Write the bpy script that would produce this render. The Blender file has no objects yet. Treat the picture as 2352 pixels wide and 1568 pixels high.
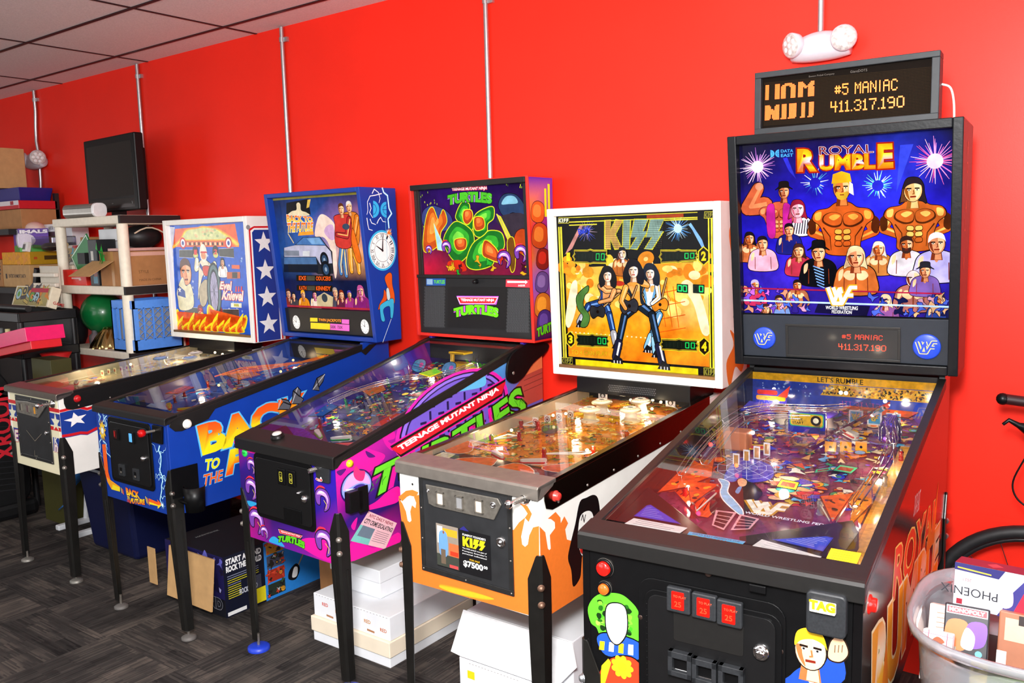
import bpy, math, random
from mathutils import Vector, Matrix
from math import sin, cos, pi, radians, sqrt, atan2
D = bpy.data
SC = bpy.context.scene
COLL = SC.collection
rnd = random.Random(7)

# ---------------------------------------------------------------- camera, world, lights, exposure
def make_camera():
    f, pitch, yaw, roll = 1967.7, 0.1212, 0.6375, -0.0262
    pos = Vector((0.8826, -3.1947, 1.5971))
    fw = Vector((-sin(yaw) * cos(pitch), cos(yaw) * cos(pitch), -sin(pitch)))
    r0 = Vector((cos(yaw), sin(yaw), 0)); u0 = r0.cross(fw)
    r = r0 * cos(roll) + u0 * sin(roll); u = -r0 * sin(roll) + u0 * cos(roll)
    cd = D.cameras.new('camera'); cd.sensor_width = 36.0; cd.lens = f / 2352 * 36
    cd.clip_start = 0.05
    co = D.objects.new('camera', cd); COLL.objects.link(co)
    m = Matrix((r, u, -fw)).transposed().to_4x4(); m.translation = pos
    co.matrix_world = m
    SC.camera = co
make_camera()
w = D.worlds.new('world'); SC.world = w; w.use_nodes = True
w.node_tree.nodes['Background'].inputs[0].default_value = (0.9, 0.95, 1.0, 1)
w.node_tree.nodes['Background'].inputs[1].default_value = 0.3

def area(name, loc, target, sx, sy, power, col=(1, 1, 1)):
    ld = D.lights.new(name, 'AREA'); ld.shape = 'RECTANGLE'; ld.size = sx; ld.size_y = sy
    ld.energy = power; ld.color = col
    o = D.objects.new(name, ld); COLL.objects.link(o); o.location = loc
    o.rotation_euler = (Vector(target) - Vector(loc)).to_track_quat('-Z', 'Y').to_euler()
    return o
# the storefront windows along the front of the shop let the daylight in; ceiling troffers above the aisle
area('storefront_daylight', (-3.4, -6.6, 1.7), (-2.2, 0, 1.0), 4.2, 2.3, 75, (0.95, 0.98, 1.0))
area('storefront_daylight', (1.9, -6.6, 1.7), (0.4, 0, 1.0), 3.6, 2.3, 60, (0.95, 0.98, 1.0))
area('side_window_daylight', (-8.0, -3.0, 1.35), (-3.5, -0.4, 0.9), 1.6, 1.2, 26, (0.93, 0.97, 1.0))
area('side_window_daylight', (3.2, -2.3, 1.5), (-2.0, -0.8, 1.0), 1.6, 1.6, 46, (0.88, 0.93, 1.0))
for lx, ly, lp in ((-0.25, -0.95, 4), (-4.2, -3.3, 8), (-1.2, -3.3, 26), (2.0, -3.3, 10), (1.9, -0.95, 3)):
    area('troffer_light', (lx, ly, 2.745), (lx, ly, 0), 1.1, 0.5, lp, (1.0, 0.97, 0.93))
# the photographer's flash with its diffuser, part forward and part bounced off the ceiling
area('camera_flash', (0.80, -3.30, 2.15), (-1.4, 0, 1.0), 0.45, 0.45, 122, (1.0, 0.99, 0.98))
area('bounced_flash', (0.80, -3.30, 2.0), (-0.6, -2.2, 2.77), 0.3, 0.3, 70, (1.0, 0.98, 0.96))
vs = SC.view_settings
SC.display_settings.display_device = 'sRGB'
vs.view_transform = 'Standard'; vs.look = 'None'; vs.gamma = 1.0; vs.use_curve_mapping = False
vs.exposure = 0.0
SC.cycles.max_bounces = 8; SC.cycles.transparent_max_bounces = 16
SC.cycles.caustics_reflective = False; SC.cycles.caustics_refractive = False
SC.cycles.use_denoising = True

# ---------------------------------------------------------------- colours and materials
def lin(c):
    if isinstance(c, str):
        c = c.lstrip('#')
        if len(c) == 3: c = ''.join(k * 2 for k in c)
        c = tuple(int(c[i:i + 2], 16) / 255 for i in (0, 2, 4))
    return tuple((x / 12.92 if x <= 0.04045 else ((x + 0.055) / 1.055) ** 2.4) for x in c[:3])
MATS = {}
def mat(name, col='#ffffff', rough=0.5, metal=0.0, emis=0.0, noise=0.06, nscale=40.0, bump=0.0, attr=False, coat=0.0, spec=0.5, alpha=1.0, trans=0.0, share=1.0):
    """procedural surface: a base colour (or the printed colours of an art sheet) broken up by fine noise"""
    if name in MATS: return MATS[name]
    m = D.materials.new(name); m.use_nodes = True; nt = m.node_tree; N = nt.nodes; L = nt.links
    b = N['Principled BSDF']
    tc = N.new('ShaderNodeTexCoord'); nz = N.new('ShaderNodeTexNoise'); nz.inputs['Scale'].default_value = nscale
    nz.inputs['Detail'].default_value = 4
    L.new(tc.outputs['Object'], nz.inputs['Vector'])
    mr = N.new('ShaderNodeMapRange'); mr.inputs[1].default_value = 0.3; mr.inputs[2].default_value = 0.7
    mr.inputs[3].default_value = 1 - noise; mr.inputs[4].default_value = 1 + noise * 0.4
    L.new(nz.outputs['Fac'], mr.inputs[0])
    mx = N.new('ShaderNodeMix'); mx.data_type = 'RGBA'; mx.blend_type = 'MULTIPLY'; mx.inputs[0].default_value = 1
    if attr:
        at = N.new('ShaderNodeAttribute'); at.attribute_name = 'Col'
        L.new(at.outputs['Color'], mx.inputs[6])
    else:
        mx.inputs[6].default_value = (*lin(col), 1)
    cmb = N.new('ShaderNodeCombineColor')
    for i in range(3): L.new(mr.outputs[0], cmb.inputs[i])
    L.new(cmb.outputs[0], mx.inputs[7])
    if share < 1:  # a backlit sheet sends only part of its colour back as reflected light
        sh = N.new('ShaderNodeMix'); sh.data_type = 'RGBA'; sh.blend_type = 'MULTIPLY'; sh.inputs[0].default_value = 1; sh.inputs[7].default_value = (share, share, share, 1)
        L.new(mx.outputs[2], sh.inputs[6]); L.new(sh.outputs[2], b.inputs['Base Color'])
    else: L.new(mx.outputs[2], b.inputs['Base Color'])
    b.inputs['Roughness'].default_value = rough; b.inputs['Metallic'].default_value = metal
    b.inputs['Coat Weight'].default_value = coat; b.inputs['Coat Roughness'].default_value = 0.08
    b.inputs['Specular IOR Level'].default_value = spec
    b.inputs['Alpha'].default_value = alpha; b.inputs['Transmission Weight'].default_value = trans
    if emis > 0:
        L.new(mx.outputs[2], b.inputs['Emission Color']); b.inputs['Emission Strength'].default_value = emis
    if bump > 0:
        bp = N.new('ShaderNodeBump'); bp.inputs['Strength'].default_value = bump; bp.inputs['Distance'].default_value = 0.002
        L.new(nz.outputs['Fac'], bp.inputs['Height']); L.new(bp.outputs[0], b.inputs['Normal'])
    MATS[name] = m
    return m
def glassy(name, tint='#ffffff', rough=0.0, body=0.0, bodycol='#ffffff'):
    """thin clear sheet: see-through with mirror reflections that grow at grazing angles; body adds a milky share"""
    if name in MATS: return MATS[name]
    m = D.materials.new(name); m.use_nodes = True; nt = m.node_tree; N = nt.nodes; L = nt.links
    N.remove(N['Principled BSDF']); out = N['Material Output']
    tr = N.new('ShaderNodeBsdfTransparent'); tr.inputs[0].default_value = (*lin(tint), 1)
    gl = N.new('ShaderNodeBsdfGlossy'); gl.inputs['Roughness'].default_value = rough
    fr = N.new('ShaderNodeFresnel'); fr.inputs[0].default_value = 1.5
    ml = N.new('ShaderNodeMath'); ml.operation = 'MULTIPLY'; ml.inputs[1].default_value = 0.85; ml.use_clamp = True
    nz = N.new('ShaderNodeTexNoise'); nz.inputs['Scale'].default_value = 3
    mr = N.new('ShaderNodeMapRange'); mr.inputs[3].default_value = max(0, body - 0.02); mr.inputs[4].default_value = body + 0.01
    L.new(nz.outputs['Fac'], mr.inputs[0])
    df = N.new('ShaderNodeBsdfDiffuse'); df.inputs[0].default_value = (*lin(bodycol), 1)
    m0 = N.new('ShaderNodeMixShader'); L.new(mr.outputs[0], m0.inputs[0]); L.new(tr.outputs[0], m0.inputs[1]); L.new(df.outputs[0], m0.inputs[2])
    m1 = N.new('ShaderNodeMixShader'); L.new(fr.outputs[0], ml.inputs[0]); L.new(ml.outputs[0], m1.inputs[0])
    L.new(m0.outputs[0], m1.inputs[1]); L.new(gl.outputs[0], m1.inputs[2]); L.new(m1.outputs[0], out.inputs[0])
    MATS[name] = m
    return m
ART = mat('printed_art', attr=True, rough=0.38, noise=0.05, nscale=90, coat=0.2)
ARTLIT = mat('backlit_art', attr=True, rough=0.15, noise=0.34, nscale=26, emis=0.52, spec=0.12, share=0.42)
ARTDIM = mat('softly_lit_art', attr=True, rough=0.12, noise=0.24, nscale=26, emis=0.3, spec=0.25, share=0.75)
PFART = mat('playfield_art', attr=True, rough=0.12, noise=0.3, nscale=70, emis=0.32, coat=0.3, share=0.85)  # glow put into the print to brighten playfields, plastics and signs
DOTS = mat('display_dots', attr=True, rough=0.4, noise=0.0, emis=1.6)
BLACK = mat('black_paint', '#0b0b0c', 0.36, noise=0.15, spec=0.22)
SATIN = mat('black_powder_coat', '#151413', 0.42, noise=0.2, nscale=70)
LEGB = mat('black_leg_enamel', '#161513', 0.35, noise=0.3, nscale=25)
STEEL = mat('brushed_steel', '#a39b92', 0.38, 0.75, noise=0.12, nscale=30)
CHROME = mat('chrome', '#e8e8e8', 0.07, 1.0, noise=0.02)
BRASS = mat('worn_brass', '#b08a4a', 0.3, 1.0)
RUBR = mat('black_rubber', '#0c0c0d', 0.6)
GLASS = glassy('clear_glass')
CLEAR = glassy('clear_plastic', '#f4f8ff', 0.03)
WOOD = mat('bare_plywood', '#b98a4e', 0.6, noise=0.25, nscale=18)
def plain(col, rough=0.5, metal=0.0, noise=0.07, emis=0.0, bump=0.0, nscale=40, coat=0.0):
    return mat('paint_%s_%d_%d_%d' % (col.strip('#'), rough * 100, metal * 10, emis * 100), col, rough, metal, emis, noise, nscale, bump, coat=coat)

# ---------------------------------------------------------------- mesh builder
class MB:
    def __init__(s): s.v = []; s.f = []; s.fm = []; s.fc = []; s.fs = []; s.mats = []
    def mi(s, m):
        if m not in s.mats: s.mats.append(m)
        return s.mats.index(m)
    def face(s, pts, m, col=(1, 1, 1), smooth=False):
        i = len(s.v); s.v.extend(tuple(p) for p in pts); s.f.append(tuple(range(i, i + len(pts)))); s.fm.append(s.mi(m)); s.fc.append(col); s.fs.append(smooth)
    def add(s, verts, faces, m, col=(1, 1, 1), smooth=False):
        i = len(s.v); s.v.extend(tuple(p) for p in verts); k = s.mi(m)
        for q in faces: s.f.append(tuple(i + j for j in q)); s.fm.append(k); s.fc.append(col); s.fs.append(smooth)
    def box(s, a, b, m, rot=None, col=(1, 1, 1), c=None, taper=0.0):
        x0, y0, z0 = a; x1, y1, z1 = b
        P = [(x0, y0, z0), (x1, y0, z0), (x1, y1, z0), (x0, y1, z0), (x0, y0, z1), (x1, y0, z1), (x1, y1, z1), (x0, y1, z1)]
        if taper:
            cx, cy = (x0 + x1) / 2, (y0 + y1) / 2
            P = [((cx + (x - cx) * (1 - taper)), (cy + (y - cy) * (1 - taper)), z) if i < 4 else (x, y, z) for i, (x, y, z) in enumerate(P)]
        if rot is not None:
            cc = Vector(c) if c else Vector(((x0 + x1) / 2, (y0 + y1) / 2, (z0 + z1) / 2)); P = [cc + rot @ (Vector(p) - cc) for p in P]
        s.add(P, [(0, 3, 2, 1), (4, 5, 6, 7), (0, 1, 5, 4), (1, 2, 6, 5), (2, 3, 7, 6), (3, 0, 4, 7)], m, col)
    def prism(s, pts, axis, a, b, m, col=(1, 1, 1)):
        """extrude a closed outline along an axis ('x': pts are (y,z); 'y': (x,z); 'z': (x,y))"""
        def p3(p, t): return (t, p[0], p[1]) if axis == 'x' else ((p[0], t, p[1]) if axis == 'y' else (p[0], p[1], t))
        n = len(pts); V = [p3(p, a) for p in pts] + [p3(p, b) for p in pts]
        ar = sum(pts[i][0] * pts[(i + 1) % n][1] - pts[(i + 1) % n][0] * pts[i][1] for i in range(n))
        flip = (ar > 0) == (b > a)
        if axis == 'y': flip = not flip
        F = [tuple(range(n)), tuple(range(2 * n - 1, n - 1, -1))] + [(i, i + n, (i + 1) % n + n, (i + 1) % n) for i in range(n)]
        if flip: F = [tuple(reversed(q)) for q in F]
        s.add(V, F, m, col)
    def tube(s, pts, r, m, n=8, col=(1, 1, 1), caps=True):
        pts = [Vector(p) for p in pts]; k = len(pts); rr = r if isinstance(r, (list, tuple)) else [r] * k
        V = []; up = None
        for i, p in enumerate(pts):
            t = (pts[min(i + 1, k - 1)] - pts[max(i - 1, 0)])
            if t.length < 1e-9: t = Vector((0, 0, 1))
            t.normalize()
            if up is None: up = Vector((0, 0, 1)) if abs(t.z) < 0.9 else Vector((1, 0, 0))
            a = t.cross(up)
            if a.length < 1e-4: a = t.cross(Vector((0.3, 1, 0.2)))
            a.normalize(); b = a.cross(t).normalized(); up = b
            for j in range(n): V.append(p + (a * cos(2 * pi * j / n) + b * sin(2 * pi * j / n)) * rr[i])
        F = [(i * n + j, i * n + (j + 1) % n, (i + 1) * n + (j + 1) % n, (i + 1) * n + j) for i in range(k - 1) for j in range(n)]
        s.add(V, F, m, col, True)
        if caps:
            s.add(V[:n], [tuple(range(n - 1, -1, -1))], m, col); s.add(V[-n:], [tuple(range(n))], m, col)
    def cyl(s, p0, p1, r0, m, r1=None, n=20, col=(1, 1, 1)): s.tube([p0, p1], [r0, r0 if r1 is None else r1], m, n, col)
    def lathe(s, prof, c, m, axis=(0, 0, 1), n=24, col=(1, 1, 1), sy=1.0):
        """turn a (radius, height) profile about an axis"""
        ax = Vector(axis).normalized(); q = Vector((0, 0, 1)).rotation_difference(ax); c = Vector(c)
        V = [c + q @ Vector((r * cos(2 * pi * j / n), r * sy * sin(2 * pi * j / n), h)) for r, h in prof for j in range(n)]
        F = [(i * n + j, i * n + (j + 1) % n, (i + 1) * n + (j + 1) % n, (i + 1) * n + j) for i in range(len(prof) - 1) for j in range(n)]
        s.add(V, F, m, col, True)
        if prof[0][0] > 1e-6: s.add(V[:n], [tuple(range(n - 1, -1, -1))], m, col)
        if prof[-1][0] > 1e-6: s.add(V[-n:], [tuple(range(n))], m, col)
    def ball(s, c, r, m, n=16, col=(1, 1, 1), sz=(1, 1, 1)):
        k = n // 2; V = [(c[0] + r * sz[0] * sin(pi * i / k) * cos(2 * pi * j / n), c[1] + r * sz[1] * sin(pi * i / k) * sin(2 * pi * j / n), c[2] + r * sz[2] * cos(pi * i / k)) for i in range(k + 1) for j in range(n)]
        F = [(i * n + j, (i + 1) * n + j, (i + 1) * n + (j + 1) % n, i * n + (j + 1) % n) for i in range(k) for j in range(n)]
        s.add(V, F, m, col, True)
    def build(s, name, parent=None, bevel=0.0, seg=2):
        me = D.meshes.new(name); me.from_pydata(s.v, [], s.f)
        for m in s.mats: me.materials.append(m)
        me.polygons.foreach_set('material_index', s.fm); me.polygons.foreach_set('use_smooth', s.fs)
        ca = me.color_attributes.new('Col', 'FLOAT_COLOR', 'CORNER'); buf = []
        for p in me.polygons:
            c = s.fc[p.index]
            if c and isinstance(c[0], (tuple, list)):
                for k in range(p.loop_total): buf.extend((*c[k], 1))
            else:
                buf.extend((*c, 1) * p.loop_total)
        ca.data.foreach_set('color', buf)
        me.update()
        o = D.objects.new(name, me); COLL.objects.link(o)
        if parent: o.parent = parent
        if bevel:
            b = o.modifiers.new('bevel', 'BEVEL'); b.width = bevel; b.segments = seg; b.limit_method = 'ANGLE'; b.angle_limit = radians(50)
            b.use_clamp_overlap = True
        return o

# ---------------------------------------------------------------- printed art on a plane
def text_mesh(body, bold=0.0):
    cu = D.curves.new('lettering', 'FONT'); cu.body = body; cu.size = 1; cu.offset = bold; cu.fill_mode = 'FRONT'; cu.resolution_u = 3
    o = D.objects.new('lettering', cu); me = D.meshes.new_from_object(o)
    V = [(v.co.x, v.co.y) for v in me.vertices]; F = [tuple(p.vertices) for p in me.polygons]
    D.objects.remove(o); D.meshes.remove(me); D.curves.remove(cu)
    return V, F
def smooth(pts, n=5, closed=True):
    """Catmull-Rom through the points"""
    k = len(pts); out = []
    for i in range(k if closed else k - 1):
        p0, p1, p2, p3 = (pts[(i + d) % k] if closed else pts[min(max(i + d, 0), k - 1)] for d in (-1, 0, 1, 2))
        for j in range(n):
            t = j / n
            out.append(tuple(0.5 * (2 * p1[a] + (p2[a] - p0[a]) * t + (2 * p0[a] - 5 * p1[a] + 4 * p2[a] - p3[a]) * t * t + (3 * p1[a] - p0[a] - 3 * p2[a] + p3[a]) * t ** 3) for a in (0, 1)))
    if not closed: out.append(pts[-1])
    return out
def inset(pts, d):
    """push an outline outward by d (rough polygon offset)"""
    n = len(pts); ar = sum(pts[i][0] * pts[(i + 1) % n][1] - pts[(i + 1) % n][0] * pts[i][1] for i in range(n)); sg = 1 if ar > 0 else -1
    out = []
    for i in range(n):
        ax, ay = pts[i - 1]; bx, by = pts[(i + 1) % n]; tx, ty = bx - ax, by - ay; l = sqrt(tx * tx + ty * ty) or 1
        out.append((pts[i][0] + sg * ty / l * d, pts[i][1] - sg * tx / l * d))
    return out
class Art:
    """draws flat printed shapes onto a plane O + u*U + v*V, each a hair above the last"""
    def __init__(s, mb, O, U, V, m=None, step=6e-6, base=0.0004):
        s.mb = mb; s.O = Vector(O); s.U = Vector(U).normalized(); s.V = Vector(V).normalized(); s.N = s.U.cross(s.V).normalized()
        s.m = m or ART; s.h = base; s.step = step; s.clip = None
    def p(s, q, h=None): return s.O + s.U * q[0] + s.V * q[1] + s.N * (s.h if h is None else h)
    def lift(s): s.h += s.step
    def poly(s, pts, col, m=None):
        s.lift()
        if s.clip: pts = clip_poly(pts, s.clip)
        if len(pts) < 3: return
        ar = sum(pts[i][0] * pts[(i + 1) % len(pts)][1] - pts[(i + 1) % len(pts)][0] * pts[i][1] for i in range(len(pts)))
        if ar < 0: pts = pts[::-1]
        c = lin(col) if not isinstance(col, list) else ([lin(k) for k in col] if ar >= 0 else [lin(k) for k in col][::-1])
        s.mb.face([s.p(q) for q in pts], m or s.m, c)
    def blob(s, pts, col, out=None, ow=0.003, n=5):
        q = smooth(pts, n)
        if out: s.poly(inset(q, ow), out)
        s.poly(q, col)
    def rect(s, a, b, col): s.poly([(a[0], a[1]), (b[0], a[1]), (b[0], b[1]), (a[0], b[1])], col)
    def ell(s, c, rx, ry=None, col='#fff', n=24, rot=0.0):
        ry = rx if ry is None else ry
        s.poly([(c[0] + rx * cos(2 * pi * k / n) * cos(rot) - ry * sin(2 * pi * k / n) * sin(rot), c[1] + rx * cos(2 * pi * k / n) * sin(rot) + ry * sin(2 * pi * k / n) * cos(rot)) for k in range(n)], col)
    def line(s, pts, w, col, w1=None):
        for i in range(len(pts) - 1):
            (ax, ay), (bx, by) = pts[i], pts[i + 1]; l = sqrt((bx - ax) ** 2 + (by - ay) ** 2) or 1; nx, ny = -(by - ay) / l, (bx - ax) / l
            t0, t1 = i / (len(pts) - 1), (i + 1) / (len(pts) - 1); e = w if w1 is None else w1
            a, b = (w + (e - w) * t0) / 2, (w + (e - w) * t1) / 2
            s.poly([(ax - nx * a, ay - ny * a), (bx - nx * b, by - ny * b), (bx + nx * b, by + ny * b), (ax + nx * a, ay + ny * a)], col)
            if i < len(pts) - 2 and b > 0.0012: s.ell((bx, by), b, b, col, 10)
    def loop(s, pts, w, col): s.line(list(pts) + [pts[0]], w, col)
    def star(s, c, r, col, rot=pi / 2, k=0.4, n=5, sx=1.0):
        s.poly([(c[0] + sx * (r if i % 2 == 0 else r * k) * cos(rot + pi * i / n), c[1] + (r if i % 2 == 0 else r * k) * sin(rot + pi * i / n)) for i in range(2 * n)], col)
    def burst(s, c, r, col, n=22, w=0.004, core=None, seed=1, hole=0.1):
        g = random.Random(seed)
        for i in range(n):
            a = 2 * pi * i / n + g.uniform(-.12, .12); q = r * g.uniform(.6, 1)
            s.line([(c[0] + r * hole * cos(a), c[1] + r * hole * sin(a)), (c[0] + q * cos(a), c[1] + q * sin(a))], w, col if isinstance(col, str) else g.choice(col), w * .3)
        if core: s.ell(c, r * .3, r * .3, core)
    def grid(s, a, b, rows):
        """bilinear colour patch: rows bottom to top of colour lists"""
        s.lift(); R = len(rows); C = len(rows[0])
        P = lambda i, j: s.p((a[0] + (b[0] - a[0]) * j / (C - 1), a[1] + (b[1] - a[1]) * i / (R - 1)))
        for i in range(R - 1):
            for j in range(C - 1):
                s.mb.face([P(i, j), P(i, j + 1), P(i + 1, j + 1), P(i + 1, j)], s.m, [lin(rows[i][j]), lin(rows[i][j + 1]), lin(rows[i + 1][j + 1]), lin(rows[i + 1][j])])
    def quadgrid(s, q, rows):
        """the same on a quad given as bottom-left, bottom-right, top-right, top-left"""
        s.lift(); R = len(rows); C = len(rows[0])
        def P(i, j):
            u, v = j / (C - 1), i / (R - 1)
            return s.p(tuple((q[0][a] * (1 - u) + q[1][a] * u) * (1 - v) + (q[3][a] * (1 - u) + q[2][a] * u) * v for a in (0, 1)))
        for i in range(R - 1):
            for j in range(C - 1):
                s.mb.face([P(i, j), P(i, j + 1), P(i + 1, j + 1), P(i + 1, j)], s.m, [lin(rows[i][j]), lin(rows[i][j + 1]), lin(rows[i + 1][j + 1]), lin(rows[i + 1][j])])
    def text(s, body, q, col, bold=0.0, out=None, ow=0.0, grad=None, fn=None, slant=0.0):
        """lettering fitted into the quad q (bottom-left, bottom-right, top-right, top-left)"""
        V, F = text_mesh(body, bold)
        if not V: return
        x0, x1 = min(v[0] for v in V), max(v[0] for v in V); y0, y1 = min(v[1] for v in V), max(v[1] for v in V)
        def put(V, F, col, grad=None):
            s.lift()
            def mp(v):
                u, t = (v[0] - x0) / (x1 - x0), (v[1] - y0) / (y1 - y0)
                if fn: u, t = fn(u, t)
                u += slant * (t - .5)
                return tuple((q[0][a] * (1 - u) + q[1][a] * u) * (1 - t) + (q[3][a] * (1 - u) + q[2][a] * u) * t for a in (0, 1))
            for f in F:
                pts = [mp(V[k]) for k in f]
                ar = sum(pts[i][0] * pts[(i + 1) % len(pts)][1] - pts[(i + 1) % len(pts)][0] * pts[i][1] for i in range(len(pts)))
                cc = lin(col)
                if grad:
                    cc = [mixcol(grad, (V[k][1] - y0) / (y1 - y0)) for k in f]
                if ar < 0: pts = pts[::-1]; cc = cc[::-1] if isinstance(cc, list) else cc
                s.mb.face([s.p(r) for r in pts], s.m, cc)
        if out:
            put(*text_mesh(body, bold + ow), out)
        put(V, F, col, grad)
    def words(s, body, at, h, col, bold=0.0, ang=0.0, width=None, align='l', **k):
        """lettering of height h from the point at, running at angle ang"""
        V, F = text_mesh(body, bold)
        if not V: return
        x0, x1 = min(v[0] for v in V), max(v[0] for v in V); y0, y1 = min(v[1] for v in V), max(v[1] for v in V)
        wd = width or h * (x1 - x0) / (y1 - y0); ox = {'l': 0, 'c': -wd / 2, 'r': -wd}[align]
        e, f = (cos(ang), sin(ang)), (-sin(ang), cos(ang))
        P = lambda a, b: (at[0] + e[0] * a + f[0] * b, at[1] + e[1] * a + f[1] * b)
        s.text(body, [P(ox, 0), P(ox + wd, 0), P(ox + wd, h), P(ox, h)], col, bold, **k)
    def dots(s, rows, q, col, m, fill=0.8):
        """a dot-matrix picture: rows of '#' marks, top to bottom, fitted into the quad q"""
        s.lift(); R = len(rows); C = max(len(r) for r in rows)
        def P(i, j):
            u, v = j / C, 1 - i / R
            return s.p(tuple((q[0][a] * (1 - u) + q[1][a] * u) * (1 - v) + (q[3][a] * (1 - u) + q[2][a] * u) * v for a in (0, 1)))
        g = (1 - fill) / 2
        for i, r in enumerate(rows):
            for j, ch in enumerate(r):
                if ch != ' ': s.mb.face([P(i + 1 - g, j + g), P(i + 1 - g, j + 1 - g), P(i + g, j + 1 - g), P(i + g, j + g)], m, lin(col))
def mixcol(stops, t):
    stops = [(a, lin(c)) for a, c in stops]
    for (a, ca), (b, cb) in zip(stops, stops[1:]):
        if t <= b: k = (t - a) / (b - a) if b > a else 0; k = min(max(k, 0), 1); return tuple(x + (y - x) * k for x, y in zip(ca, cb))
    return stops[-1][1]
def clip_poly(pts, box):
    (x0, y0), (x1, y1) = box
    for ax, val, sg in ((0, x0, 1), (0, x1, -1), (1, y0, 1), (1, y1, -1)):
        out = []
        for i in range(len(pts)):
            a, b = pts[i - 1], pts[i]; ia, ib = (a[ax] - val) * sg >= 0, (b[ax] - val) * sg >= 0
            if ia != ib:
                t = (val - a[ax]) / (b[ax] - a[ax]); out.append((a[0] + (b[0] - a[0]) * t, a[1] + (b[1] - a[1]) * t))
            if ib: out.append(b)
        pts = out
        if not pts: return []
    return pts
def tag(o, label=None, cat=None, group=None, kind=None):
    if label: o['label'] = label
    if cat: o['category'] = cat
    if group: o['group'] = group
    if kind: o['kind'] = kind
    return o
def thing(name, label, cat, loc=(0, 0, 0), rz=0.0, group=None):
    o = D.objects.new(name, None); COLL.objects.link(o); o.location = loc; o.rotation_euler = (0, 0, rz); o.empty_display_size = 0.1
    return tag(o, label, cat, group)
def structure(name, mb, bevel=0.0): return tag(mb.build(name, None, bevel), kind='structure')

# ---------------------------------------------------------------- the room
ZC = 2.772
def wall_material(name, col, rough):
    m = mat(name, col, rough, noise=0.05, nscale=3.0, bump=0.0, spec=0.22)
    nt = m.node_tree; N = nt.nodes; L = nt.links
    nz = N.new('ShaderNodeTexNoise'); nz.inputs['Scale'].default_value = 260; nz.inputs['Detail'].default_value = 2
    tc = [n for n in N if n.type == 'TEX_COORD'][0]; L.new(tc.outputs['Object'], nz.inputs['Vector'])
    bp = N.new('ShaderNodeBump'); bp.inputs['Strength'].default_value = 0.12; bp.inputs['Distance'].default_value = 0.001
    L.new(nz.outputs['Fac'], bp.inputs['Height']); L.new(bp.outputs[0], N['Principled BSDF'].inputs['Normal'])
    return m
RED = wall_material('red_wall_paint', '#f02a1a', 0.4)
GREYW = wall_material('grey_wall_paint', '#b9b2ac', 0.6)
def carpet_material():
    m = D.materials.new('carpet_tiles'); m.use_nodes = True; nt = m.node_tree; N = nt.nodes; L = nt.links; b = N['Principled BSDF']
    tc = N.new('ShaderNodeTexCoord')
    def streak(sx, sy, sc, det=3):
        mp = N.new('ShaderNodeMapping'); mp.inputs['Scale'].default_value = (sx, sy, 1); L.new(tc.outputs['Object'], mp.inputs[0])
        nz = N.new('ShaderNodeTexNoise'); nz.inputs['Scale'].default_value = sc; nz.inputs['Detail'].default_value = det; nz.inputs['Roughness'].default_value = 0.6
        L.new(mp.outputs[0], nz.inputs['Vector']); return nz.outputs['Fac']
    ck = N.new('ShaderNodeTexChecker'); ck.inputs['Scale'].default_value = 2.0; ck.inputs[1].default_value = (0, 0, 0, 1); ck.inputs[2].default_value = (1, 1, 1, 1)
    L.new(tc.outputs['Object'], ck.inputs['Vector'])
    def mixf(f, a, bb):
        x = N.new('ShaderNodeMix'); x.data_type = 'FLOAT'; L.new(f, x.inputs[0]); L.new(a, x.inputs[2]); L.new(bb, x.inputs[3]); return x.outputs[0]
    sw = N.new('ShaderNodeSeparateXYZ'); L.new(tc.outputs['Object'], sw.inputs[0]); cb = N.new('ShaderNodeCombineXYZ'); L.new(sw.outputs[1], cb.inputs[0]); L.new(sw.outputs[0], cb.inputs[1])
    vm = N.new('ShaderNodeMix'); vm.data_type = 'VECTOR'; L.new(ck.outputs['Fac'], vm.inputs[0]); L.new(tc.outputs['Object'], vm.inputs[4]); L.new(cb.outputs[0], vm.inputs[5])
    def dashes(wd, ht, off):  # woven dashes: long thin cells of random tone
        bk = N.new('ShaderNodeTexBrick'); bk.offset = off; bk.squash = 1; bk.inputs['Color1'].default_value = (0, 0, 0, 1); bk.inputs['Color2'].default_value = (1, 1, 1, 1)
        bk.inputs['Scale'].default_value = 1; bk.inputs['Mortar Size'].default_value = 0; bk.inputs['Brick Width'].default_value = wd; bk.inputs['Row Height'].default_value = ht
        L.new(vm.outputs[1], bk.inputs['Vector']); return bk.outputs['Color']
    def ma(a, k, b_=None):
        n_ = N.new('ShaderNodeMath'); n_.operation = 'MULTIPLY_ADD' if b_ else 'MULTIPLY'; n_.inputs[1].default_value = k; L.new(a, n_.inputs[0])
        if b_: L.new(b_, n_.inputs[2])
        return n_
    fine = dashes(.11, .006, .37)
    mm = ma(fine, .20, ma(dashes(.24, .05, .31), .20, ma(dashes(.42, .17, .43), .16, ma(streak(1.1, 1.4, 2.4), .62).outputs[0]).outputs[0]).outputs[0])
    cr = N.new('ShaderNodeValToRGB'); e = cr.color_ramp.elements
    e[0].position = 0.32; e[0].color = (*lin('#201d1d'), 1); e[1].position = 0.86; e[1].color = (*lin('#625952'), 1)
    k = e.new(0.58); k.color = (*lin('#3b3735'), 1)
    L.new(mm.outputs[0], cr.inputs[0]); L.new(cr.outputs[0], b.inputs['Base Color'])
    b.inputs['Roughness'].default_value = 0.95; b.inputs['Specular IOR Level'].default_value = 0.1
    bp = N.new('ShaderNodeBump'); bp.inputs['Strength'].default_value = 0.25; bp.inputs['Distance'].default_value = 0.003
    L.new(fine, bp.inputs['Height']); L.new(bp.outputs[0], b.inputs['Normal'])
    return m
X0, X1, Y0 = -8.2, 3.4, -7.0
mb = MB(); mb.box((X0, Y0, -0.1), (X1, 0.0, 0.0), carpet_material()); structure('floor', mb)
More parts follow.
